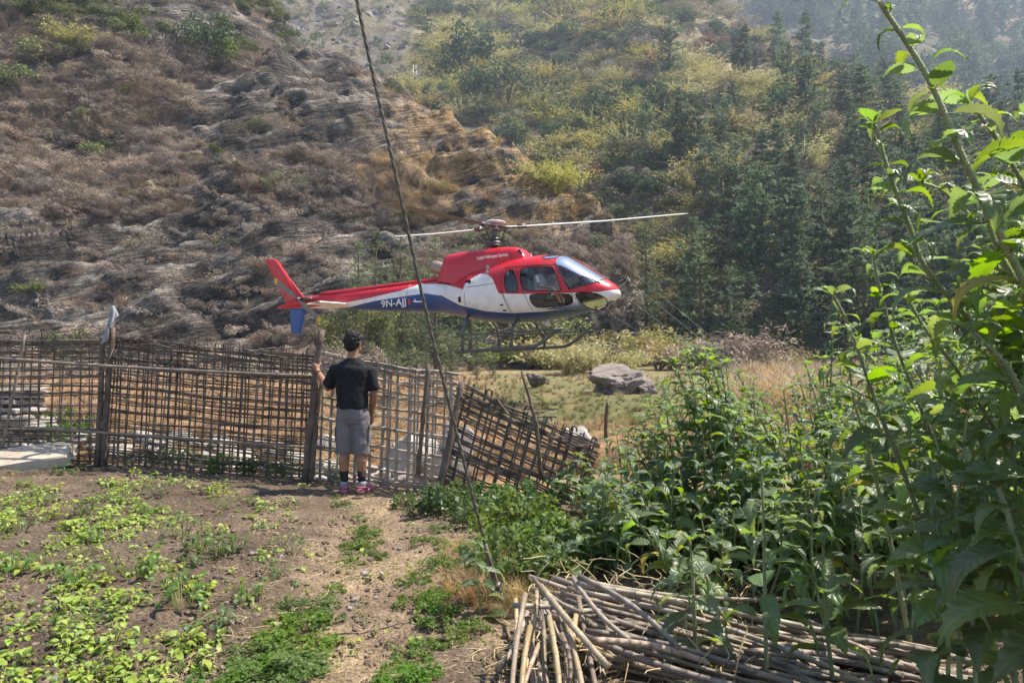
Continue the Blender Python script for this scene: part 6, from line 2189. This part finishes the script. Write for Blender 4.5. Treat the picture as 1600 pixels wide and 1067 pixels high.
def nettle(path, label, group, leaf=0.12, node=0.085, bare=0.25, r0=0.008, seed=0, tip=7, name='nettle_plant', dens=1.0, up=0.25, hairy=False):
    """Stem through the given points with pairs of toothed leaves, each pair turned a quarter against the last."""
    global N_LEAVES
    g_ = random.Random(seed)
    path = [Vector(p) for p in path]
    base = path[0].copy()
    t = thing(name, label, 'nettle', base, 0, group)
    r0 = r0 * 1.25
    pts = []
    for i in range(len(path) - 1):
        p0, p1, p2, p3 = path[max(i - 1, 0)], path[i], path[i + 1], path[min(i + 2, len(path) - 1)]
        for q in np.linspace(0, 1, 7, endpoint=False):
            pts.append(0.5 * ((2 * p1) + (p2 - p0) * q + (2 * p0 - 5 * p1 + 4 * p2 - p3) * q * q + (-p0 + 3 * p1 - 3 * p2 + p3) * q ** 3) - base)
    pts.append(path[-1] - base)
    cum = [0.0]
    for i in range(1, len(pts)):
        cum.append(cum[-1] + (pts[i] - pts[i - 1]).length)
    T = cum[-1]
    mb_ = MB()
    mb_.tube(pts, [r0 * (1 - 0.6 * c / T) for c in cum], 6)
    # swollen joints
    d_ = T * bare
    a0 = g_.uniform(0, 3.14)
    k = 0
    nodes = []
    while d_ < T - 0.01:
        f = d_ / T
        i = max(j for j in range(len(cum)) if cum[j] <= d_)
        i = min(i, len(pts) - 2)
        q = (d_ - cum[i]) / max(cum[i + 1] - cum[i], 1e-6)
        nodes.append((pts[i].lerp(pts[i + 1], q), (pts[i + 1] - pts[i]).normalized(), f))
        d_ += node * (1.25 - 0.75 * f) * g_.uniform(0.85, 1.15)
    for (p, dr, f) in nodes:
        mb_.tube([p - dr * 0.006, p, p + dr * 0.006], [r0 * (1 - .7 * f) * 1.0, r0 * (1 - .7 * f) * 1.5, r0 * (1 - .7 * f)], 6)
    if hairy:
        for k in range(int(T * 700)):
            i = g_.randrange(len(pts) - 1)
            p = pts[i].lerp(pts[i + 1], g_.random())
            ax_ = (pts[i + 1] - pts[i]).normalized()
            sd = ax_.cross(Vector((g_.gauss(0, 1), g_.gauss(0, 1), g_.gauss(0, 1)))).normalized()
            rr = r0 * (1 - 0.6 * cum[i] / T)
            mb_.add([p + sd * rr * 0.8 + ax_ * 0.0008, p + sd * rr * 0.8 - ax_ * 0.0008, p + sd * (rr + g_.uniform(0.003, 0.006)) + ax_ * g_.gauss(0, .001)], [(0, 1, 2)], 1)
    mb_.build('stem', [M_nstem, M_hairs], t, True)

    def put(p, az, pitch, sz, ms, roll=0.0):
        global N_LEAVES
        o = obj('leaf', ms, t, p)
        o.rotation_euler = (roll, -pitch, az)
        o.scale = (sz, sz * g_.uniform(0.9, 1.15), sz)
        N_LEAVES += 1
    for (p, dr, f) in nodes:
        sz = leaf * (0.55 + 0.6 * math.sin(math.pi * min(1, 0.15 + 0.8 * f))) * (1 - 0.55 * max(0, f - 0.75) / 0.25) * g_.uniform(0.8, 1.15)
        lean = Vector((dr.x, dr.y, 0))
        for s in (0, 1):
            if g_.random() > dens * (0.97 if f > 0.4 else 0.75):
                continue
            az = a0 + s * math.pi + g_.gauss(0, 0.25)
            pit = up + 0.5 * max(0, f - 0.7) + g_.gauss(0, 0.22)
            put(p, az, pit, sz, NLY if g_.random() < 0.05 and f < 0.6 else NL[g_.randrange(4)], g_.gauss(0, 0.25))
        if f > 0.35 and g_.random() < 0.55 * dens:
            for s in range(2):
                put(p, a0 + s * math.pi + g_.gauss(0, 0.8), 0.6 + g_.gauss(0, .3), sz * 0.42, NS[g_.randrange(2)], g_.gauss(0, 0.4))
        a0 += math.pi / 2
    for k in range(tip):
        put(pts[-1], a0 + k * 2.4, 0.55 + 0.1 * k, leaf * (0.55 - 0.05 * k), NS[g_.randrange(2)] if k > 2 else NL[g_.randrange(4)], g_.gauss(0, 0.3))
    return t


def tops(tab, u):
    return float(np.interp(u, [p[0] for p in tab], [p[1] for p in tab]))


TA = [(860, 745), (900, 715), (950, 690), (1000, 650), (1030, 590), (1065, 548), (1110, 548), (1150, 580), (1200, 605), (1260, 590), (1330, 560), (1400, 520), (1600, 450), (1700, 430)]
TB = [(880, 790), (960, 720), (1050, 640), (1120, 640), (1200, 640), (1260, 570), (1310, 500), (1350, 520), (1450, 470), (1600, 330), (1700, 300)]
TC = [(1100, 760), (1200, 720), (1300, 640), (1400, 560), (1500, 470), (1600, 380), (1700, 330)]


def row(n, Y0, Y1, u0, u1, tab, leaf, label, group, seed, hj=0.14, node=0.095, dens=1.0):
    g_ = random.Random(seed)
    for k in range(n):
        u_ = u0 + (u1 - u0) * (k + g_.random()) / n
        Y = g_.uniform(Y0, Y1)
        vt = tops(tab, u_) + abs(g_.gauss(0, 1)) * hj * 160 * (0 if g_.random() < 0.35 else 1)
        top = at(u_, vt, Y)
        h = top.z
        if h < 0.25:
            h = top.z = 0.3
        lean = g_.uniform(-0.05, 0.30) * h
        root = Vector((top.x + lean, Y + g_.gauss(0, .14), GZ(top.x + lean, Y) - 0.02))
        mid = root.lerp(top, 0.55) + Vector((lean * 0.28 + g_.gauss(0, .045), g_.gauss(0, .05), 0))
        nettle([root, mid, top], label, group, leaf * g_.uniform(0.85, 1.15), node, 0.22, 0.0075 * (0.7 + 0.3 * h), seed * 100 + k, dens=dens)


row(38, 6.1, 7.3, 885, 1640, TA, 0.165, 'nettle in the back row of the nettle bed, tops against the valley', 'nettles in the back row', 1)
row(16, 5.4, 6.6, 960, 1200, TA, 0.16, 'x', 'nettles in the back row', 8, 0.1)
row(34, 4.9, 6.0, 900, 1620, TB, 0.175, 'nettle in the middle of the nettle bed behind the cane pile', 'nettles in the middle row', 2)
row(20, 4.2, 4.9, 1130, 1620, TC, 0.175, 'nettle in the front row rising from the far end of the cane pile', 'nettles in the front row', 3)
row(18, 4.75, 5.5, 850, 1200, [(850, 850), (920, 800), (1000, 740), (1180, 720)], 0.17, 'low nettle leaning over the back edge of the cane pile', 'low nettles behind the pile', 4)
row(9, 3.75, 4.4, 1010, 1480, [(1000, 840), (1200, 780), (1480, 700)], 0.16, 'x', 'nettles at the pile edge', 5)
row(6, 2.3, 3.3, 1500, 1690, [(1400, 480), (1480, 400), (1540, 280), (1600, 190), (1700, 120)], 0.155, 'x', 'nettles at the right edge', 6, 0.3)
row(5, 2.2, 3.2, 1440, 1690, [(1400, 700), (1500, 620), (1700, 500)], 0.17, 'x', 'nettles at the right edge', 7, 0.2)
G_N = 'tall nettles near the camera'
near_list = [
    ('tallest nettle, leaning in at the right with its tip at the top edge', [(1800, 1000, 2.15), (1690, 620, 2.1), (1600, 440, 2.05), (1545, 330, 2.02), (1500, 235, 2.0), (1450, 120, 2.0), (1376, 4, 2.0)], 0.142, 0.115, 0.1, 0.0125),
    ('second tallest nettle, leaning left below the tallest one', [(1780, 1050, 2.5), (1640, 700, 2.5), (1530, 520, 2.45), (1450, 425, 2.4), (1420, 350, 2.4), (1388, 265, 2.4), (1368, 195, 2.4)], 0.142, 0.10, 0.12, 0.0115),
    ('nettle with its tip just right of the pine cluster', [(1560, 1060, 3.1), (1455, 850, 3.05), (1405, 720, 3.0), (1372, 640, 3.0), (1345, 560, 3.0), (1322, 500, 3.0), (1302, 462, 3.0)], 0.155, 0.10, 0.1, 0.011),
    ('nettle tip standing alone above the dry grass', [(1420, 1000, 3.6), (1385, 820, 3.55), (1355, 700, 3.5), (1335, 630, 3.5), (1325, 560, 3.5)], 0.162, 0.10, 0.15, 0.010),
    ('nettle reaching up at the right edge under the tallest one', [(1760, 1000, 2.3), (1690, 700, 2.3), (1620, 500, 2.3), (1560, 390, 2.3), (1530, 300, 2.3)], 0.142, 0.09, 0.15, 0.011),
    ('nettle at the right edge with leaves entering high in the picture', [(1800, 900, 1.75), (1760, 500, 1.75), (1720, 250, 1.75), (1690, 80, 1.75), (1680, 0, 1.75)], 0.142, 0.10, 0.1, 0.011),
    ('nettle arching across the right edge at mid height', [(1700, 1060, 2.0), (1650, 800, 2.0), (1590, 600, 2.0), (1520, 520, 2.0)], 0.169, 0.095, 0.15, 0.011),
    ('leaning nettle stem between the two tall ones', [(1700, 1030, 2.8), (1600, 760, 2.8), (1510, 600, 2.75), (1450, 520, 2.7), (1420, 470, 2.7)], 0.149, 0.09, 0.15, 0.010),
    ('arching nettle stem whose tip hangs right of the ridge', [(1760, 950, 2.6), (1660, 600, 2.55), (1560, 400, 2.5), (1490, 310, 2.5), (1440, 285, 2.5)], 0.145, 0.095, 0.15, 0.010),
    ('nettle stem leaning in above the second tallest one', [(1790, 900, 2.2), (1700, 520, 2.2), (1620, 330, 2.15), (1560, 220, 2.1), (1515, 160, 2.1)], 0.14, 0.10, 0.15, 0.010),
    ('nettle tip at mid height just inside the right edge', [(1720, 1000, 2.9), (1650, 700, 2.9), (1580, 500, 2.85), (1540, 420, 2.8)], 0.15, 0.09, 0.15, 0.010),
    ('nettle tip beside the pine stand left of the tall stems', [(1560, 1000, 3.3), (1470, 720, 3.3), (1400, 540, 3.25), (1372, 440, 3.2), (1365, 400, 3.2)], 0.15, 0.095, 0.15, 0.010),
    ('nettle with big shaded leaves in the lower right corner', [(1640, 1120, 2.0), (1600, 900, 2.0), (1560, 760, 2.0)], 0.223, 0.085, 0.05, 0.011),
    ('broad leaved nettle beside the lower right corner plant', [(1720, 1120, 2.1), (1660, 900, 2.1), (1640, 700, 2.1)], 0.223, 0.085, 0.05, 0.011),
    ('nettle with drooping leaves at the far end of the canes', [(1500, 1110, 2.7), (1490, 900, 2.7), (1460, 740, 2.7)], 0.189, 0.085, 0.1, 0.010),
    ('nettle in the lower right between the canes and the corner', [(1590, 1090, 2.5), (1560, 920, 2.5), (1530, 690, 2.5)], 0.189, 0.085, 0.1, 0.010),
    ('single nettle growing up through the middle of the cane pile', [(1092, 1090, 3.45), (1086, 1000, 3.5), (1082, 900, 3.5), (1078, 845, 3.5)], 0.182, 0.075, 0.2, 0.010),
    ('straight thin nettle stem growing through the canes right of the single one', [(1197, 1080, 3.4), (1195, 950, 3.4), (1192, 800, 3.4), (1186, 690, 3.4)], 0.149, 0.12, 0.3, 0.009),
    ('nettle with pale leaves at the right part of the cane pile', [(1300, 1060, 3.3), (1290, 960, 3.3), (1285, 850, 3.3)], 0.176, 0.08, 0.25, 0.009),
    ('small nettle standing left of the rope foot', [(752, 985, 4.35), (748, 910, 4.35), (742, 850, 4.35)], 0.135, 0.09, 0.15, 0.006),
    ('nettle stem leaning left over the middle of the pile', [(1180, 960, 4.3), (1050, 880, 4.3), (1000, 820, 4.25), (950, 760, 4.2)], 0.149, 0.09, 0.2, 0.009),
]
for i, (lab, pth, lf, nd, br, r0) in enumerate(near_list):
    nettle([at(*p) for p in pth], lab, G_N, lf * (1.22 if lf < 0.16 else 1.0), nd, br, r0, 900 + i, dens=1.0, up=0.2, hairy=True)

# leafy herbs and dry grass between the pile and the fence
for i, (u_, v_, s) in enumerate([(800, 905, .45), (835, 880, .5), (865, 895, .4), (815, 850, .5), (850, 915, .35)]):
    clump_at(u_, v_, s, CL, i, 'loose light green herbs between the rope foot and the nettle bed', 'herbs by the rope foot', 'herb_clump', 0.9)
n = 90
uu = g.uniform(700, 880, n); yy = g.uniform(4.3, 5.6, n); xx = (uu - 800) / FPX * yy
scatter('dry_grass', np.stack([xx, yy, gz(xx, yy)], 1), rots(n, g, 0.25), 0.10 + 0.15 * g.random(n), g.integers(0, 3, n), TUFT, 'dry yellow grass around the rope foot', 'grass')
n = 260
yy = g.uniform(5.3, 7.3, n); xx = yy * g.uniform(0.10, 0.75, n)
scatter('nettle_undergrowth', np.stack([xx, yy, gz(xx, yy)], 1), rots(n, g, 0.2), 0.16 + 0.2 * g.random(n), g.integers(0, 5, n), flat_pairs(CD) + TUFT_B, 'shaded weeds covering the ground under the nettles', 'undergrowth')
# ------------------------------------------------------------------ pile of cut canes
M_cane = mat('dry_cane', (0.15, 0.118, 0.088), (0.37, 0.295, 0.215), 6, 0.6, bmp=0.3, bdist=0.003, bscale=40, mid=(0.225, 0.18, 0.138), var=(0.02, 0.38, 0.3), spec=0.4)
M_cane_y = mat('yellow_cane', (0.28, 0.205, 0.105), (0.43, 0.335, 0.19), 5, 0.5, bmp=0.2, bdist=0.003, bscale=40, var=(0.015, 0.2, 0.15), spec=0.4)
M_ring = mat('cane_joint', (0.11, 0.085, 0.065), (0.2, 0.16, 0.12), 12, 0.8)
CANES = [cane_mesh(L_, r_, r_ * 0.82, 400 + i, M_cane if i != 4 else M_cane_y, 0.022, 0.17 + 0.02 * (i % 3), ring=M_ring) for i, (L_, r_) in enumerate(((1.5, .016), (1.9, .018), (1.2, .015), (2.3, .019), (0.9, .0155), (1.7, .013), (1.35, .020), (2.0, .0145), (0.7, .017), (1.1, .0125)))]
gc = random.Random(31)


def cane(a_, b_, k, label, group):
    """A cane laid from a_ towards b_ (its mesh keeps its own length)."""
    a_, b_ = Vector(a_), Vector(b_)
    d_ = b_ - a_
    o = obj('bamboo_cane', CANES[k], None, a_)
    q = d_.to_track_quat('X', 'Z')
    o.rotation_mode = 'XYZ'
    o.rotation_euler = (q @ Euler((gc.uniform(0, 6.28), 0, 0)).to_quaternion()).to_euler()
    L_ = (1.5, 1.9, 1.2, 2.3, .9, 1.7, 1.35, 2.0, .7, 1.1)[k]
    s = d_.length / L_
    o.scale = (s, min(max(s, 0.85), 1.2), min(max(s, 0.85), 1.2))
    return tag(o, label, 'cane', group)


def ground_pt(u_, v_, z):
    Y = (CAM_H - z) * FPX / (v_ - HOR)
    return at(u_, v_, Y)


# fan towards the camera
for k in range(30):
    f = (k + gc.random()) / 30
    lay = gc.random()
    z0 = 0.10 + 0.26 * lay
    a_ = ground_pt(815 + 80 * f + gc.gauss(0, 8), 925 + gc.uniform(0, 95) - 20 * lay, z0)
    b_ = ground_pt(790 + 165 * f + gc.gauss(0, 12), 1040 + gc.uniform(-25, 120), max(0.03, z0 - 0.16))
    cane(a_, b_, (8, 4, 9, 2)[gc.randrange(4)], 'short cane of the fan pointing at the camera, left part of the pile', 'canes pointing at the camera')
# long canes sweeping to the right
for k in range(70):
    f = (k + gc.random()) / 70
    z0 = 0.06 + 0.30 * gc.random() * (1 - 0.4 * f)
    a_ = ground_pt(822 + 110 * gc.random(), 905 + 95 * (1 - f) + gc.gauss(0, 6), z0)
    ue = 1010 + 420 * gc.random()
    b_ = ground_pt(ue, min(935 + (ue - 900) * (0.20 + 0.26 * (1 - f)) + gc.gauss(0, 10), 1120), max(0.03, z0 - 0.12))
    cane(a_, b_, (0, 1, 3, 5, 6, 7)[gc.randrange(6)], 'long cane sweeping right from the middle of the pile', 'long canes sweeping right')
# canes lying to the far right
for k in range(24):
    a_ = ground_pt(1080 + 190 * gc.random(), 960 + 60 * gc.random(), 0.05 + 0.12 * gc.random())
    b_ = ground_pt(1330 + 220 * gc.random(), 1015 + 60 * gc.random(), 0.04 + 0.05 * gc.random())
    cane(a_, b_, (1, 3, 5, 7)[gc.randrange(4)], 'cane at the right end of the pile under the nettles', 'canes at the right end')
for lab, pa, pb, k in (('thick bent cane lying on top across the pile', (845, 915, .40), (950, 1040, .30), 6), ('pale top cane beside the thick bent one', (895, 902, .40), (985, 1000, .30), 0), ('grey top cane ending in the middle of the pile', (905, 900, .42), (1060, 1010, .28), 1),
                       ('long grey cane along the back of the pile', (900, 905, .36), (1230, 935, .22), 7), ('second cane along the back of the pile', (905, 912, .34), (1290, 985, .18), 3), ('cane end pointing out at the lower right', (1330, 1012, .12), (1545, 1050, .06), 1),
                       ('yellow cane standing out at the bottom of the fan', (900, 960, .28), (880, 1075, .10), 4), ('short crosswise cane near the rope foot', (800, 945, .30), (868, 948, .30), 8), ('cane crossing the fan near its root', (835, 905, .36), (905, 955, .34), 2)):
    cane(ground_pt(*pa), ground_pt(*pb), k, lab, 'top canes of the pile')
n = 420
uu = g.uniform(770, 1180, n); yy = g.uniform(3.1, 4.7, n); xx = (uu - 800) / FPX * yy
scatter('chaff', np.stack([xx, yy, gz(xx, yy) + 0.01 + 0.25 * g.random(n) * (xx > 0.05)], 1), rots(n, g, 0.5), 0.6 + 0.8 * g.random(n), g.integers(0, 4, n), ST, 'dry leaf chaff and straw in the cane pile', 'chaff')

# ------------------------------------------------------------------ the rope and its stake
M_rope = mat('weathered_steel_rope', (0.07, 0.065, 0.05), (0.17, 0.155, 0.12), 30, 0.65, bmp=0.6, bdist=0.004, bscale=120, metal=0.2)
rt = [at(778, 925, 4.55), at(766, 880, 4.5), at(745, 800, 4.42), at(722, 710, 4.35), at(694, 600, 4.25), at(664, 480, 4.15), at(634, 345, 4.05), at(605, 215, 3.95), at(580, 105, 3.9), at(556, -5, 3.85), at(538, -90, 3.8), at(505, -260, 3.7), at(440, -620, 3.5)]
P = []
for i in range(len(rt) - 1):
    p0, p1, p2, p3 = rt[max(i - 1, 0)], rt[i], rt[i + 1], rt[min(i + 2, len(rt) - 1)]
    for q in np.linspace(0, 1, 14, endpoint=False):
        P.append(0.5 * ((2 * p1) + (p2 - p0) * q + (2 * p0 - 5 * p1 + 4 * p2 - p3) * q * q + (-p0 + 3 * p1 - 3 * p2 + p3) * q ** 3))
P.append(rt[-1])
rope = thing('guy_rope', 'dark twisted guy rope slanting down across the picture to a stake by the canes', 'rope', rt[0])
rel = [p - rt[0] for p in P]
for k in range(3):
    mb = MB()
    pts = []
    for i, p in enumerate(rel):
        d_ = (rel[min(i + 1, len(rel) - 1)] - rel[max(i - 1, 0)]).normalized()
        s_ = d_.cross(Vector((0, 1, 0))).normalized(); t_ = s_.cross(d_)
        a_ = i * 0.9 + k * 2.094
        pts.append(p + s_ * math.cos(a_) * 0.0052 + t_ * math.sin(a_) * 0.0052)
    mb.tube(pts, 0.0058, 6); mb.build('strand', M_rope, rope, True)
mb = MB(); mb.tube([rel[0], rel[6], rel[14], rel[20]], [0.026, 0.022, 0.018, 0.013], 8); mb.build('doubled_end', M_rope, rope, True)
for q in (2, 5):
    mb = MB(); d_ = (rel[q + 1] - rel[q]).normalized(); mb.tube([rel[q] - d_ * 0.018, rel[q], rel[q] + d_ * 0.018], [0.030, 0.038, 0.030], 10); mb.build('rope_clamp', M_dkmetal, rope, True)
mb = MB(); e = Vector((0, 0, 0)); mb.tube([e + Vector((0.0, 0, 0.02)), e + Vector((0.05, 0.0, -0.10)), e + Vector((0.09, -0.02, -0.24))], [0.026, 0.028, 0.03], 8)
s_ = mb.build('anchor_stake', M_dkmetal, None, True, loc=rt[0]); tag(s_, 'iron stake holding the foot of the guy rope', 'stake')

# ------------------------------------------------------------------ power poles and wires on the hill
M_pole = mat('galvanised_pole', (0.52, 0.52, 0.52), (0.66, 0.66, 0.66), 5, 0.5, metal=0.3)
def power_pole(u_, vb, hh, lab):
    p = hill_at(u_, vb)
    t = thing('power_pole', lab, 'power pole', p - Vector((0, 0, 0.3)), 0, 'power poles on the hillside')
    for s in (-1, 1):
        mb_ = MB(); mb_.tube([(s * 0.32, 0, 0), (s * 0.30, 0, hh)], [0.07, 0.045], 8); mb_.build('pole', M_pole, t, True)
    for q in (0.75, 0.88, 0.97):
        mb_ = MB(); mb_.box((0, 0, hh * q), (1.1, 0.07, 0.06)); mb_.build('cross_arm', M_pole, t)
    for q in (0.3, 0.55):
        mb_ = MB(); mb_.tube([(-0.31, 0, hh * q), (0.31, 0, hh * (q + 0.1))], 0.022, 5); mb_.build('brace', M_pole, t)
    return p + Vector((0, 0, hh * 0.95))
pp = power_pole(648, 140, 5.6, 'twin leg metal power pole on the crest of the rocky spur')
pq = power_pole(498, 82, 4.0, 'smaller twin leg power pole further up the crest')
M_wire = mat('bright_wire', (0.45, 0.43, 0.40), None, rough=0.4, metal=0.5)
for k, lab in enumerate(('uppermost wire slanting down the valley right of the helicopter', 'second wire slanting down the valley right of the helicopter', 'third wire slanting down the valley right of the helicopter', 'lowest wire slanting down the valley right of the helicopter')):
    a_ = pp + Vector((0.25 * (k % 2), 0, -0.35 * k))
    b_ = at(1215 - 14 * k, 612 + 4 * k, 34)
    m_ = at(985 - (26 if k > 1 else 6) * (k > 0), 422 + 14 * k + (30 if k == 3 else 0), 48)
    pts = [a_, a_.lerp(m_, 0.5) + Vector((0, 0, -0.8)), m_, m_.lerp(b_, 0.5), b_]
    mb = MB(); mb.tube([p - a_ for p in pts], 0.009, 4)
    tag(mb.build('power_wire', M_wire, None, loc=a_), lab, 'wire', 'power wires')
# ------------------------------------------------------------------ the air
mb = MB()
mb.box((60, 150, 119), (1500, 1000, 242))
hz = mb.build('haze', None)
hm = bpy.data.materials.new('haze_air'); hm.use_nodes = True
nt = hm.node_tree
nt.nodes.remove(nt.nodes['Principled BSDF'])
pv = nt.nodes.new('ShaderNodeVolumePrincipled')
pv.inputs['Color'].default_value = (0.66, 0.80, 1.0, 1)
pv.inputs['Density'].default_value = 0.00055
pv.inputs['Anisotropy'].default_value = 0.35
nt.links.new(pv.outputs[0], nt.nodes['Material Output'].inputs['Volume'])
hz.data.materials.append(hm)
tag(hz, 'thin blue haze filling the whole valley', 'haze', None, 'stuff')

# ------------------------------------------------------------------ labels that single out the members of a row
ONES = ['', 'first', 'second', 'third', 'fourth', 'fifth', 'sixth', 'seventh', 'eighth', 'ninth', 'tenth', 'eleventh', 'twelfth', 'thirteenth', 'fourteenth', 'fifteenth', 'sixteenth', 'seventeenth', 'eighteenth', 'nineteenth']
TENS = {20: ('twentieth', 'twenty'), 30: ('thirtieth', 'thirty'), 40: ('fortieth', 'forty'), 50: ('fiftieth', 'fifty'), 60: ('sixtieth', 'sixty'), 70: ('seventieth', 'seventy'), 80: ('eightieth', 'eighty'), 90: ('ninetieth', 'ninety')}


def nth(k):
    if k < 20:
        return ONES[k]
    t_ = k // 10 * 10
    return TENS[t_][0] if k == t_ else TENS[t_][1] + '-' + ONES[k % 10]


def across(o):
    """Place from left to right as seen from the garden."""
    p = o.location
    return p.x / max(p.y, 0.1)


for grp, text in (('pines in the lower stand', 'pine from the left in the stand on the lower right slope'), ('pines scattered up the slope', 'pine from the left among the bushes of the upper right slope'),
                  ('thicket at the foot of the valley side', 'thicket bush from the left along the far edge of the field'), ('nettles at the pile edge', 'nettle from the left growing out of the cane pile'), ('nettles at the right edge', 'tall nettle from the left crowding the right edge'),
                  ('nettles in the back row', 'nettle from the left in the back row of the nettle bed'), ('nettles in the middle row', 'nettle from the left in the middle row of the nettle bed'),
                  ('nettles in the front row', 'nettle from the left in the front row at the canes\' far end'), ('low nettles behind the pile', 'low nettle from the left along the back of the cane pile'),
                  ('clumps left of the path', 'low green clump from the left beside the path near the camera'), ('clumps in the path', 'green clump from the left in the path behind the person'),
                  ('clumps right of the path', 'green clump from the left between path and cane pile'), ('weed bushes under the fence', 'dark weed bush from the left below the slumped fence panel'),
                  ('weeds along the long panel', 'dark weed from the left along the foot of the long panel'), ('leafy weeds in the bean bed', 'leafy weed from the left standing above the bean seedlings'),
                  ('canes pointing at the camera', 'short cane from the left in the fan pointing at the camera'), ('canes at the right end', 'cane from the left at the right end of the pile'), ('tumbled stones behind the fence', 'pale stone from the left in the heap seen through the fence'),
                  ('herbs by the rope foot', 'light green herb clump from the left beside the rope foot'), ('bushes behind the fence', 'green bush from the left behind the dark panel and slates')):
    mem = sorted([o for o in SC.objects if o.get('group') == grp], key=across)
    for k, o in enumerate(mem):
        o['label'] = '%s %s' % (nth(k + 1), text)
mem = sorted([o for o in SC.objects if o.get('group') == 'slates stacked behind the fence'], key=lambda o: o.location.z)
for k, o in enumerate(mem[:-1]):
    o['label'] = '%s slate from the bottom of the stack behind the fence end' % nth(k + 1)
